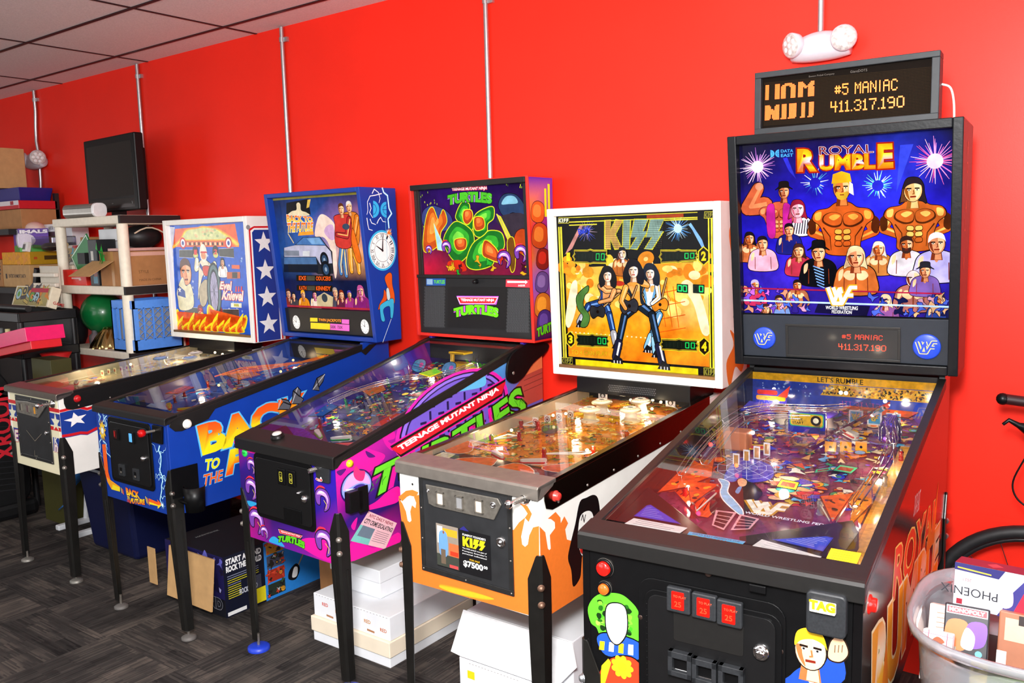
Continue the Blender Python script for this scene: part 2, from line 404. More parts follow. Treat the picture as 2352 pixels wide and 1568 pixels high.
mb = MB(); mb.box((X0, 0.0, -0.1), (X1, 0.12, 3.1), RED)
# the lower part of the wall stands a finger's breadth proud of the upper part
structure('wall_back', mb)
mb = MB(); mb.prism([(0.0, 0.0), (-0.012, 0.0), (-0.012, 0.612), (0.0, 0.622)], 'x', X0, X1, RED); structure('trim_1', mb)
mb = MB(); mb.box((X0 - .12, Y0, -0.1), (X0, 0.12, 3.1), GREYW); structure('wall_left', mb)
mb = MB(); mb.box((X1, Y0, -0.1), (X1 + .12, 0.12, 3.1), GREYW); structure('wall_right', mb)
mb = MB(); mb.box((X0, Y0 - .12, -0.1), (X1, Y0, 3.1), GREYW); structure('wall_front', mb)
mb = MB()
TILE = mat('ceiling_tile', '#e4dede', 0.9, noise=0.12, nscale=120, bump=0.25)
GRID = mat('black_ceiling_grid', '#140d14', 0.5)
mb.box((X0, Y0, ZC), (X1, 0.0, ZC + 0.1), TILE)
sx, sy, gx, gy = 1.107, 0.526, -3.221, -0.214
k = -5
while gx + k * sx < X1:
    if gx + k * sx > X0: mb.box((gx + k * sx - .0095, Y0, ZC - .003), (gx + k * sx + .0095, 0, ZC + .01), GRID)
    k += 1
k = 0
while gy - k * sy > Y0: mb.box((X0, gy - k * sy - .011, ZC - .004), (X1, gy - k * sy + .011, ZC + .01), GRID); k += 1
structure('ceiling', mb)

# ---------------------------------------------------------------- pinball machines
# fitted to the photo: place, turn, cabinet width w, lockdown-bar height zl, glass length L and rear height zb, underside b0 and its rise,
# head width W, and where the head's front starts (yb0, zb0), ends (yb1, zb1) and how deep it is
PP = {
 1: dict(x=-3.452, y=-1.281, yaw=-0.005, w=0.532, zl=0.923, L=1.088, zb=1.010, b0=0.524, slope=0.033, W=0.809, yb0=1.007, zb0=1.054, yb1=1.003, zb1=1.748, d=0.216, t=0.030, rec=0.03, wide=True, legdx=0.0),
 2: dict(x=-2.462, y=-1.344, yaw=-0.014, w=0.557, zl=0.928, L=1.045, zb=1.099, b0=0.526, slope=0.026, W=0.714, yb0=1.068, zb0=1.107, yb1=0.999, zb1=1.849, d=0.173, t=0.022, rec=0.04, wide=False, legdx=0.02),
 3: dict(x=-1.606, y=-1.246, yaw=-0.038, w=0.568, zl=0.868, L=1.063, zb=1.134, b0=0.475, slope=0.021, W=0.706, yb0=1.057, zb0=1.142, yb1=1.035, zb1=1.852, d=0.157, t=0.014, rec=0.03, wide=False, legdx=0.01),
 4: dict(x=-0.723, y=-1.284, yaw=-0.020, w=0.548, zl=0.906, L=1.110, zb=0.980, b0=0.514, slope=-0.002, W=0.747, yb0=1.008, zb0=1.030, yb1=0.984, zb1=1.705, d=0.227, t=0.030, rec=0.025, wide=True, legdx=0.0),
 5: dict(x=0.195, y=-1.605, yaw=0.062, w=0.593, zl=0.945, L=1.196, zb=1.142, b0=0.500, slope=0.05, W=0.667, yb0=1.160, zb0=1.156, yb1=1.069, zb1=1.894, d=0.189, t=0.028, rec=0.035, wide=False, legdx=0.0),
}
PFD = {1: (.045, .055), 2: (.07, .11), 3: (.07, .115), 4: (.045, .052), 5: (.075, .115)}
class Pin:
    """one pinball machine in its own frame: x across, y from the player to the head, z up"""
    def __init__(s, k, label):
        s.k = k; s.q = PP[k]; q = s.q
        s.root = thing('pinball_machine', label, 'pinball machine', (q['x'], q['y'], 0), q['yaw'], 'pinball machines along the red wall')
        s.hw = q['w'] / 2; s.rise = (q['zb'] - q['zl']) / q['L']; s.Lc = q['yb0'] + q['d'] - 0.015
        s.bV = Vector((0, q['yb1'] - q['yb0'], q['zb1'] - q['zb0'])); s.bH = s.bV.length; s.bV.normalize()
        s.bN = Vector((0, -s.bV.z, s.bV.y)); s.bO = Vector((0, q['yb0'], q['zb0']))
        a, b = PFD[k]; s.pO = Vector((0, 0, q['zl'] - a)); e = Vector((0, q['L'], q['zb'] - b)) - s.pO; s.pL = e.length; s.pV = e.normalized()
        s.pN = Vector((0, -s.pV.z, s.pV.y)); s.B = (0.008, 0.006)
    def ztop(s, y): return s.q['zl'] + s.rise * y
    def front(s, mb, m=None): return Art(mb, (0, -0.001, 0), (1, 0, 0), (0, 0, 1), m)
    def side(s, mb, m=None): return Art(mb, (s.hw, 0, 0), (0, 1, 0), (0, 0, 1), m)
    def bside(s, mb, m=None): return Art(mb, (s.q['W'] / 2, 0, 0), (0, 1, 0), (0, 0, 1), m)
    def bface(s, mb, rec=0.0, m=None): return Art(mb, s.bO - s.bN * rec, (1, 0, 0), s.bV, m)
    def pf(s, mb, m=None, h=0.0): return Art(mb, s.pO + s.pN * h, (1, 0, 0), s.pV, m)
    def P(s, u, t, h=0.0): return s.pO + Vector((u, 0, 0)) + s.pV * t + s.pN * h
    def bp(s, u, v, h=0.0): return s.bO + Vector((u, 0, 0)) + s.bV * v + s.bN * h
    def cabinet(s, mb, m, frontm=None, sidem=None, inner=None):
        q = s.q; hw = s.hw; Lc = s.Lc; t = 0.018; zr = q['zb'] if q['wide'] else q['zb0'] - .002
        prof = [(0, q['b0']), (Lc, q['b0'] + q['slope'] * Lc), (Lc, zr), (q['L'] + .005, zr), (q['L'], s.ztop(q['L']) - .012), (0.0, q['zl'] - .012)]
        if q['wide']: prof = [(0, q['b0']), (Lc, q['b0'] + q['slope'] * Lc), (Lc, zr - .006), (q['L'], s.ztop(q['L']) - .012), (0.0, q['zl'] - .012)]
        for sg in (-1, 1):
            mb.prism(prof, 'x', sg * (hw - t), sg * hw, sidem or m)
        mb.box((-hw + t, 0, q['b0']), (hw - t, t, q['zl'] - .012), frontm or m)
        mb.box((-hw + t, Lc - t, q['b0'] + q['slope'] * Lc), (hw - t, Lc, zr - .006), m)
        V = [(-hw + t, t, q['b0'] + .006), (hw - t, t, q['b0'] + .006), (hw - t, Lc - t, q['b0'] + .006 + q['slope'] * Lc), (-hw + t, Lc - t, q['b0'] + .006 + q['slope'] * Lc)]
        mb.add(V + [(x, y, z + .012) for x, y, z in V], [(0, 3, 2, 1), (4, 5, 6, 7), (0, 1, 5, 4), (1, 2, 6, 5), (2, 3, 7, 6), (3, 0, 4, 7)], WOOD)
        # rear deck the head stands on
        mb.box((-hw + t, q['L'] - .012, zr - .10), (hw - t, Lc - t, zr - .008), BLACK)
    def rails(s, m, h=0.03, bulge=None):
        q = s.q
        for sg in (-1, 1):
            mb = MB(); x0 = sg * (s.hw - .018); x1 = sg * (s.hw + .004); a, b = 0.045, q['L']
            za, zb = s.ztop(a), s.ztop(b)
            mb.prism([(a, za - .012), (b, zb - .012), (b, zb), (a, za)], 'x', x0, x1, m)
            pl = [(.022, s.ztop(.022) - .012), (.022, s.ztop(0) - h * .55), (.030, s.ztop(.02) - h * .85), (.06, s.ztop(.06) - h), (b, zb - h), (b, zb - .012)]
            if bulge: pl = [(.015, s.ztop(.015) - .012)] + bulge + [(b, zb - h), (b, zb - .012)]
            mb.prism(pl, 'x', sg * (s.hw + .0005), sg * (s.hw + .004), m)
            if h > .06:
                for k in range(7):
                    yy = .09 + k * .155
                    if yy < b - .02: mb.lathe([(.0045, 0), (.0035, .002), (0, .003)], (sg * (s.hw + .004), yy, s.ztop(yy) - h + .014), STEEL, (sg, 0, 0), 10)
            mb.build('side_rail', s.root, .0015)
    def lockbar(s, m, r=0.008, lip=0.036, d=0.075):
        q = s.q; zl = q['zl']; mb = MB(); hw = s.hw + .005
        prof = [(-.014, zl - lip), (-.014, zl - .007), (-.009, zl - .001), (-.002, zl + .001), (d, zl + d * s.rise + .002), (d, zl + d * s.rise - .012), (.004, zl - .012), (-.009, zl - lip)]
        mb.prism(prof, 'x', -hw, hw, m)
        for sg in (-1, 1):
            mb.prism([(-.012, zl - lip), (.006, zl - lip + .002), (d * .8, zl + d * s.rise - .02), (d, zl + d * s.rise - .002), (-.004, zl - .001), (-.012, zl - .006)], 'x', sg * (hw - .004), sg * hw, m)
        return mb.build('lockdown_bar', s.root, .002)
    def glass(s):
        q = s.q; mb = MB(); a, b = .07, q['L'] - .004; x = s.hw - .012
        mb.add([(-x, a, s.ztop(a) - .004), (x, a, s.ztop(a) - .004), (x, b, s.ztop(b) - .004), (-x, b, s.ztop(b) - .004)], [(0, 1, 2, 3)], GLASS)
        return mb.build('playfield_glass', s.root)
    def legs(s, m, bolt=STEEL, foot=None, ribs=False, z0=0.03, fr=.03):
        q = s.q; foot = foot or plain('#8a8780', .5, .6)
        for sx in (-1, 1):
            for back in (0, 1):
                top = q['b0'] + (q['slope'] * s.Lc if back else 0); sy = 1 if back else -1; cy = s.Lc if back else 0.0; cx = sx * s.hw; dx = s.q['legdx']
                mb = MB(); lv = [(z0, .030, .002), (.22, .034, .0), (top - .03, .043, 0), (top + .115, .043, 0), (top + .185, .014, 0), (top + .19, .010, 0)]
                rings = []
                for z, wd, _ in lv:
                    sh = dx * max(0, (top - z) / top)
                    R = [(-wd, .0055), (-.002, .0055), (.0055, -.002), (.0055, -wd), (.0008, -wd), (.0008, -.005), (-.005, .0008), (-wd, .0008)]
                    rings.append([(cx + sx * a, cy + sy * b + sh, z) for a, b in R])
                V = [p for r in rings for p in r]; n = 8
                F = [(i * n + j, i * n + (j + 1) % n, (i + 1) * n + (j + 1) % n, (i + 1) * n + j) for i in range(len(lv) - 1) for j in range(n)]
                F += [tuple(range(n)), tuple(range(len(V) - n, len(V)))]
                mb.add(V, F, m)
                if ribs:
                    for a, b in ((-.026, .004), (.004, -.026)):
                        mb.tube([(cx + sx * a, cy + sy * b + dx, z0 + .05), (cx + sx * a, cy + sy * b, top - .02)], [.004, .005], m, 6)
                L = mb.build('leg', s.root, .001)
                for zz in (top + .045, top + .095):
                    b2 = MB(); b2.lathe([(.011, 0), (.011, .002), (.0085, .003), (.0085, .007), (.006, .010), (0, .011)], (cx + sx * .0012, cy + sy * .0012, zz), bolt, (sx, sy, 0), 12); b2.build('leg_bolt', L)
                f2 = MB(); fx, fy = cx - sx * .013, cy - sy * .013 + dx
                f2.cyl((fx, fy, .012), (fx, fy, z0 + .02), .006, STEEL, n=8)
                f2.lathe([(fr, 0), (fr, fr * .3), (fr * .72, fr * .45), (fr * .33, .019), (0, .02)], (fx, fy, 0), foot, n=20)
                f2.build('leveler_foot', L)
    def head(s, m, rimm=None, inner=None):
        """the head's open-fronted shell, built into one mesh"""
        q = s.q; B = q['W'] / 2; t = q['t']; mb = MB(); yr = q['yb0'] + q['d']
        f0 = (q['yb0'], q['zb0']); f1 = (q['yb1'], q['zb1'])
        for sg in (-1, 1): mb.prism([f0, f1, (yr, q['zb1']), (yr, q['zb0'])], 'x', sg * (B - t), sg * B, m)
        sl = lambda z: q['yb0'] + (q['yb1'] - q['yb0']) * (z - q['zb0']) / (q['zb1'] - q['zb0'])
        for za, zb in ((q['zb0'], q['zb0'] + t), (q['zb1'] - t, q['zb1'])):
            mb.prism([(sl(za), za), (sl(zb), zb), (yr, zb), (yr, za)], 'x', -B + t, B - t, m)
        mb.box((-B + t, yr - .012, q['zb0'] + t), (B - t, yr, q['zb1'] - t), m)
        return mb
    def flippers(s, col, y, z, r=.013, collar=None):
        for sg in (-1, 1):
            mb = MB(); c = (sg * (s.hw + .004), y, z)
            mb.lathe([(r * 1.35, 0), (r * 1.35, .003), (r, .005), (r, .012), (r * .8, .015), (0, .0145)], c, plain(col, .25, coat=.5), (sg, 0, 0), 20)
            mb.build('flipper_button', s.root)

WHITEP = mat('white_gloss_paint', '#f3f1ea', 0.35, noise=0.05, nscale=14, bump=0.05)
CREAM = mat('ivory_paint', '#f4ecc8', 0.4, noise=0.05, nscale=10)
BLUEP = mat('royal_blue_paint', '#0c3796', 0.38, noise=0.08, nscale=16)
# ---------------------------------------------------------------- drawing kit for the printed pictures
def rrect(a, b, r, n=5):
    (x0, y0), (x1, y1) = a, b; out = []
    for cx, cy, a0 in ((x1 - r, y1 - r, 0), (x0 + r, y1 - r, 1), (x0 + r, y0 + r, 2), (x1 - r, y0 + r, 3)):
        out += [(cx + r * cos(pi / 2 * (a0 + k / n)), cy + r * sin(pi / 2 * (a0 + k / n))) for k in range(n + 1)]
    return out
def lerp(q, u, v): return tuple((q[0][a] * (1 - u) + q[1][a] * u) * (1 - v) + (q[3][a] * (1 - u) + q[2][a] * u) * v for a in (0, 1))
def inq(q, pts): return [lerp(q, u, v) for u, v in pts]
K_ = [(0, 0), (.3, 0), (.3, .36), (.6, 0), (1, 0), (.58, .5), (1, 1), (.62, 1), (.3, .64), (.3, 1), (0, 1)]
I_ = [(.15, 0), (.85, 0), (.85, 1), (.15, 1)]
S_ = [(.22, 1), (1, 1), (.72, .6), (1, .6), (.42, 0), (0, 0), (.40, .40), (.04, .40)]
def bolt_logo(a, q, cols, out='#e8d820', ow=.006, grid=None):
    """four block letters K I S S, the two S drawn as lightning bolts"""
    for (u0, u1), g, c in zip(((0, .30), (.29, .45), (.44, .72), (.70, .98)), (K_, I_, S_, S_), cols):
        pts = [lerp(q, u0 + (u1 - u0) * x, y) for x, y in g]
        a.poly(inset(pts, ow), out); a.poly(pts, c)
    if grid:
        for k in range(1, 16): a.line([lerp(q, 0, k / 16), lerp(q, .98, k / 16)], .0012, grid)
        for k in range(1, 40): a.line([lerp(q, k / 40, 0), lerp(q, k / 40, 1)], .0012, grid)
def wing_logo(a, q, col, out, w, ow):
    """the block W, W and F run together"""
    P = lambda *p: [lerp(q, u, v) for u, v in p]
    strokes = [P((.02, .95), (.24, .06), (.40, .80), (.56, .06), (.78, .95), (1.0, .95)), P((.70, .52), (.93, .52)), P((.24, .06), (.56, .06)), P((.20, .95), (.34, .42)), P((.42, .95), (.50, .62))]
    for s_ in strokes: a.line(s_, w + ow, out)
    for s_ in strokes: a.line(s_, w, col)
def face(a, c, r, skin='#e0955c', hair='#2a1608', dark='#8a3c18', light='#ffd09a', style=0, mouth='#7a2010', tilt=0.0):
    """a plain comic-style head"""
    E = lambda dx, dy: (c[0] + r * (dx * cos(tilt) - dy * sin(tilt)), c[1] + r * (dx * sin(tilt) + dy * cos(tilt)))
    if style in (1, 3):
        a.blob([E(-.86, .5), E(-1.02, -.3), E(-1.22, -1.2), E(-.7, -1.0), E(.7, -1.0), E(1.2, -1.25), E(1.0, -.3), E(.88, .6), E(.4, 1.2), E(-.5, 1.2)], hair, '#0a0604', r * .06)
        for k in range(5): a.line([E(-.9 + .1 * k, .2), E(-1.05 + .13 * k, -1.05)], r * .05, dark)
    a.poly([E(-.42, -.5), E(-.6, -1.75), E(.6, -1.75), E(.42, -.5)], dark); a.poly([E(-.1, -.7), E(-.2, -1.7), E(.5, -1.7), E(.36, -.7)], skin)
    a.ell(c, r * .86, r * 1.12, '#120804', rot=tilt); a.ell(c, r * .80, r * 1.06, skin, rot=tilt)
    a.blob([E(.1, .75), E(.62, .5), E(.66, -.2), E(.3, -.85), E(.2, -.3)], light)
    a.blob([E(-.78, .2), E(-.6, -.5), E(-.25, -.95), E(-.42, -.3), E(-.5, .2)], dark)
    if style != 2: a.blob([E(-.84, .15), E(-.72, .95), E(-.1, 1.28), E(.6, 1.05), E(.86, .25), E(.66, .5), E(.1, .68), E(-.5, .5)], hair)
    for sx in (-.36, .36):
        a.line([E(sx - .22, .22), E(sx + .22, .2)], r * .13, '#180a06'); a.ell(E(sx, .06), r * .14, r * .08, '#fff4e0', 10); a.ell(E(sx, .06), r * .07, r * .07, '#101010', 8)
    a.line([E(.04, .05), E(.1, -.3), E(-.06, -.34)], r * .09, dark)
    a.line([E(-.26, -.6), E(.28, -.58)], r * .15, mouth)
    if style == 4: a.blob([E(-.55, -.3), E(0, -.45), E(.55, -.3), E(.5, -.9), E(0, -1.15), E(-.5, -.9)], hair); a.line([E(-.2, -.62), E(.2, -.62)], r * .1, mouth)
    if style == 5: a.blob([E(-1.35, .35), E(-.6, .62), E(.6, .62), E(1.35, .35), E(.8, .82), E(.62, 1.55), E(-.62, 1.55), E(-.8, .82)], hair, '#000', r * .05)
def limb(a, pts, w0, w1, col, light=None, out='#140a06', ow=.003):
    a.line(pts, w0 + 2 * ow, out, w1 + 2 * ow); a.ell(pts[0], w0 / 2 + ow, w0 / 2 + ow, out, 12); a.ell(pts[-1], w1 / 2 + ow, w1 / 2 + ow, out, 12)
    a.line(pts, w0, col, w1); a.ell(pts[0], w0 / 2, w0 / 2, col, 12); a.ell(pts[-1], w1 / 2, w1 / 2, col, 12)
    if light: a.line([(x + w0 * .16, y + w0 * .08) for x, y in pts], w0 * .28, light, w1 * .25)
def strongman(a, c, s, skin='#c8682a', dark='#5a2408', light='#f0a050', arms=1, vest=None):
    """bare-chested figure from neck to waist; c is the throat, s the shoulder width"""
    E = lambda x, y: (c[0] + s * x, c[1] + s * y); o = '#240c04'
    if arms & 1: limb(a, [E(-.50, -.18), E(-.64, -.52), E(-.34, -.66)], s * .25, s * .15, skin, light, o, s * .012); a.blob([E(-.72, -.3), E(-.58, -.22), E(-.56, -.5), E(-.68, -.56)], dark)
    if arms & 2: limb(a, [E(.50, -.18), E(.64, -.52), E(.34, -.66)], s * .25, s * .15, skin, light, o, s * .012); a.blob([E(.74, -.3), E(.62, -.2), E(.58, -.48), E(.7, -.56)], dark)
    a.blob([E(-.13, .10), E(-.30, -.01), E(-.54, -.06), E(-.62, -.24), E(-.46, -.40), E(-.36, -.74), E(-.30, -1.0), E(.30, -1.0), E(.36, -.74), E(.46, -.40), E(.62, -.24), E(.54, -.06), E(.30, -.01), E(.13, .10)], skin, o, s * .016)
    for sg in (-1, 1):
        a.blob([E(sg * .02, -.16), E(sg * .2, -.09), E(sg * .38, -.15), E(sg * .42, -.30), E(sg * .22, -.42), E(sg * .03, -.38)], dark)
        a.blob([E(sg * .03, -.16), E(sg * .2, -.10), E(sg * .36, -.16), E(sg * .38, -.28), E(sg * .20, -.38), E(sg * .04, -.34)], skin)
        a.blob([E(sg * .08 + .03, -.18), E(sg * .2 + .04, -.14), E(sg * .30 + .02, -.2), E(sg * .2 + .02, -.27)], light)
        a.blob([E(sg * .44, -.08), E(sg * .57, -.12), E(sg * .56, -.25), E(sg * .46, -.24)], light)
        for k in range(3):
            y = -.47 - k * .13
            a.blob([E(sg * .02, y), E(sg * .15, y + .01), E(sg * .16, y - .10), E(sg * .02, y - .11)], dark); a.blob([E(sg * .03, y - .01), E(sg * .14, y), E(sg * .15, y - .08), E(sg * .03, y - .09)], light if k < 2 else skin)
        a.line([E(sg * .40, -.42), E(sg * .26, -.62), E(sg * .24, -.92)], s * .03, dark, s * .01)
    if vest:
        for sg in (-1, 1): a.blob([E(sg * .16, .04), E(sg * .36, -.02), E(sg * .40, -.5), E(sg * .34, -.98), E(sg * .14, -.98), E(sg * .12, -.4)], vest, o, s * .008)
def bust(a, c, r, skin, hair, shirt, style=0, dark='#7a3414', light='#ffc890', bare=False):
    E = lambda x, y: (c[0] + r * x, c[1] + r * y)
    a.blob([E(-.5, -.7), E(-1.6, -1.15), E(-2.1, -2.1), E(-2.0, -4), E(2.0, -4), E(2.1, -2.1), E(1.6, -1.15), E(.5, -.7)], shirt, '#120806', r * .1)
    for sg, k in ((-1, .5), (1, .5)): a.line([E(sg * 1.2, -2.0), E(sg * 1.25, -3.9)], r * .1, dark)
    a.blob([E(-1.75, -1.6), E(-1.3, -1.3), E(-1.4, -2.2), E(-1.8, -2.6)], light)
    if bare:
        for sg in (-1, 1): a.blob([E(sg * .15, -1.7), E(sg * .9, -1.45), E(sg * 1.3, -2), E(sg * .8, -2.5), E(sg * .2, -2.4)], light)
        a.line([E(0, -1.5), E(0, -3.8)], r * .14, dark)
    else: a.blob([E(-.45, -.9), E(.45, -.9), E(0, -2.0)], skin)
    face(a, c, r, skin, hair, dark, light, style)
def guitarist(a, J, w, suit, skin, hair, boots, light, guitar='#d8a030', gang=0.5):
    """a player drawn limb by limb: J gives head, neck, hips, knees, feet, hands"""
    for side in ('l', 'r'):
        limb(a, [J['hip'], J['knee' + side]], w * 1.5, w * 1.15, suit, light); limb(a, [J['knee' + side], J['foot' + side]], w * 1.1, w * .9, suit, light)
        f = J['foot' + side]; k = J['knee' + side]; m_ = (f[0] * .65 + k[0] * .35, f[1] * .65 + k[1] * .35)
        limb(a, [m_, f], w * 1.25, w * 1.2, boots, '#f4f4ff'); a.poly([(f[0] - w * .9, f[1] - w * .9), (f[0] + w * 1.3, f[1] - w * 1.0), (f[0] + w * 1.2, f[1] - w * .2), (f[0], f[1] + w * .5)], '#16161e')
        for t in (-.3, .3, .8): a.line([(f[0] + w * t, f[1] - w * .95), (f[0] + w * t, f[1] - w * .5)], w * .16, '#e8e8f0')
    h, n = J['hip'], J['neck']
    dx, dy = n[0] - h[0], n[1] - h[1]; L = sqrt(dx * dx + dy * dy); ux, uy = dx / L, dy / L; px, py = -uy, ux
    Q = lambda s_, t: (h[0] + ux * L * t + px * w * s_, h[1] + uy * L * t + py * w * s_)
    a.blob([Q(-1.1, -.05), Q(-1.0, .4), Q(-1.9, .85), Q(-.6, 1.05), Q(.6, 1.05), Q(1.9, .85), Q(1.0, .4), Q(1.1, -.05)], skin, '#1a0c06', w * .16)
    for sg in (-1, 1): a.blob([Q(sg * .15, .8), Q(sg * 1.0, .85), Q(sg * 1.1, .62), Q(sg * .3, .55)], '#ffb060'); a.blob([Q(sg * 1.1, -.05), Q(sg * 1.0, .4), Q(sg * 1.9, .88), Q(sg * 1.2, .98), Q(sg * .55, .3), Q(sg * .5, -.05)], suit)
    for g in J.get('guitar', []):
        b, e = g; limb(a, [b, e], w * .35, w * .28, '#7a4a20', '#f0d090', '#100804', w * .08)
        a.blob([(b[0] + w * x, b[1] + w * y) for x, y in ((-1.6, -.2), (-1.2, 1.0), (-.1, .7), (.9, 1.1), (1.5, .3), (1.1, -.9), (0, -.7), (-1.0, -1.2))], guitar, '#1a0a04', w * .14)
        a.ell(b, w * .3, w * .3, '#1a0a04', 10)
    for side in ('l', 'r'):
        e = J['hand' + side]; sh = Q(1.5 if side == 'l' else -1.5, .85); md = ((sh[0] + e[0]) / 2 + (w * .8 if side == 'r' else -w * .8), (sh[1] + e[1]) / 2 - w * .5)
        limb(a, [sh, md, e], w * .9, w * .55, skin, '#ffc080')
    c = J['head']; r = w * 1.25
    a.blob([(c[0] + r * x, c[1] + r * y) for x, y in ((-1.1, .6), (-1.5, -.5), (-1.2, -1.7), (-.2, -1.2), (1.2, -1.7), (1.5, -.4), (1.1, .7), (.5, 1.35), (-.5, 1.4))], hair)
    face(a, c, r * .8, '#f0d0b8', hair, '#b07850', '#ffffff', 0, '#b02020')
def flames(a, pts, cols, d=.006):
    q = smooth(pts, 6)
    a.poly(inset(q, d), cols[0]); a.poly(q, cols[1])
    if len(cols) > 2: a.poly(inset(q, -d * 1.4), cols[2])
def jag(p, q, n, amp, g):
    out = [p]
    for i in range(1, n):
        t = i / n; dx, dy = q[0] - p[0], q[1] - p[1]; k = g.uniform(-amp, amp)
        out.append((p[0] + dx * t - dy * k, p[1] + dy * t + dx * k))
    return out + [q]
def lightning(a, p, q, w, seed, n=12, amp=.12, branch=6, cols=('#4fb8f0', '#eaffff')):
    g = random.Random(seed); L = jag(p, q, n, amp, g); ln = sqrt((p[0] - q[0]) ** 2 + (p[1] - q[1]) ** 2)
    br = []
    for i in range(branch):
        s_ = g.choice(L[1:-1]); an = g.uniform(0, 2 * pi); br.append(jag(s_, (s_[0] + ln * .22 * cos(an), s_[1] + ln * .22 * sin(an)), 5, .3, g))
    for b in br: a.line(b, w * .9, cols[0], w * .3); a.line(b, w * .4, cols[1], w * .15)
    a.line(L, w * 2.2, cols[0], w * 1.6); a.line(L, w, cols[1], w * .8)
def clock(a, c, r, rx=1.0, rim='#38b4e4', num=True, hands=((10, .5), (12, .8)), mk='#1c2430'):
    P = lambda ang, k: (c[0] + rx * r * k * sin(ang), c[1] + r * k * cos(ang))
    if rim: a.ell(c, r * rx, r, rim, 40)
    a.ell(c, r * rx * .9, r * .9, '#f6f8f6', 40)
    for k in (.84, .56): a.loop([P(2 * pi * i / 36, k) for i in range(36)], r * .018, mk)
    R = ['XII', 'I', 'II', 'III', 'IIII', 'V', 'VI', 'VII', 'VIII', 'IX', 'X', 'XI']
    for i in range(12):
        an = 2 * pi * i / 12
        if num:
            x = P(an, .63); e = (rx * cos(an), -sin(an)); f = (rx * sin(an), cos(an)); wd = r * (.07 * len(R[i]) + .03); hh = r * .2
            Q = lambda u, v: (x[0] + e[0] * u + f[0] * v, x[1] + e[1] * u + f[1] * v)
            a.text(R[i], [Q(-wd / 2, 0), Q(wd / 2, 0), Q(wd / 2, hh), Q(-wd / 2, hh)], mk, .01)
        else: a.line([P(an, .60), P(an, .80)], r * .06, '#8a8f94')
    for h, k in hands:
        an = 2 * pi * (h % 12) / 12 + (.08 if k > .6 else -.02)
        a.line([P(an + pi, .06), P(an, k * .55), P(an, k)], r * .09, '#101214', r * .03)
def maker_mark(a, q, col, cut):
    """the two facing half-rounds of the maker's D and E mark"""
    L = [lerp(q, 0, 0), *[lerp(q, .46 * sin(t * pi / 12), .5 - .5 * cos(t * pi / 12)) for t in range(1, 12)], lerp(q, 0, 1)]
    Rr = [lerp(q, 1, 0), lerp(q, 1, 1), *[lerp(q, 1 - .46 * sin(t * pi / 12), .5 + .5 * cos(t * pi / 12)) for t in range(1, 12)]]
    a.poly(L, col); a.poly(Rr, col)
    w = abs(q[1][0] - q[0][0]) * .03
    a.line([lerp(q, .24 * sin(t * pi / 12), .5 - .3 * cos(t * pi / 12)) for t in range(0, 13)], w, cut); a.line([lerp(q, 1 - .26 * sin(t * pi / 12), .5 - .3 * cos(t * pi / 12)) for t in range(0, 13)], w, cut)
    a.line([lerp(q, .68, .5), lerp(q, 1, .5)], w, cut)
def slab(mb, pts, d0, d1, m): mb.prism(pts, 'y', -d1, -d0, m)
def dome(mb, c, r, h, m, y=0.0, ax=(0, -1, 0), n=14): mb.lathe([(r, 0), (r * .96, h * .4), (r * .7, h * .8), (r * .3, h * .97), (0, h)], c, m, ax, n)
FONT = {'#': ['     ', ' # # ', '#####', ' # # ', '#####', ' # # ', '     '], '5': ['#####', '#    ', '#### ', '    #', '    #', '#   #', ' ### '], 'M': ['#   #', '## ##', '# # #', '# # #', '#   #', '#   #', '#   #'], 'A': [' ### ', '#   #', '#   #', '#####', '#   #', '#   #', '#   #'], 'N': ['#   #', '##  #', '# # #', '# # #', '#  ##', '#   #', '#   #'], 'I': [' # ', ' # ', ' # ', ' # ', ' # ', ' # ', ' # '], 'C': [' ### ', '#   #', '#    ', '#    ', '#    ', '#   #', ' ### '], '4': ['#  # ', '#  # ', '#  # ', '#####', '   # ', '   # ', '   # '], '1': [' # ', '## ', ' # ', ' # ', ' # ', ' # ', '###'], '3': [' ### ', '#   #', '    #', '  ## ', '    #', '#   #', ' ### '], '7': ['#####', '    #', '   # ', '   # ', '  #  ', '  #  ', '  #  '], '9': [' ### ', '#   #', '#   #', ' ####', '    #', '    #', ' ### '], '0': [' ### ', '#   #', '#   #', '#   #', '#   #', '#   #', ' ### '], '.': [' ', ' ', ' ', ' ', ' ', ' ', '#'], ' ': ['   '] * 7}
def dot_rows(s): return [' '.join(FONT[c][i] for c in s) for i in range(7)]
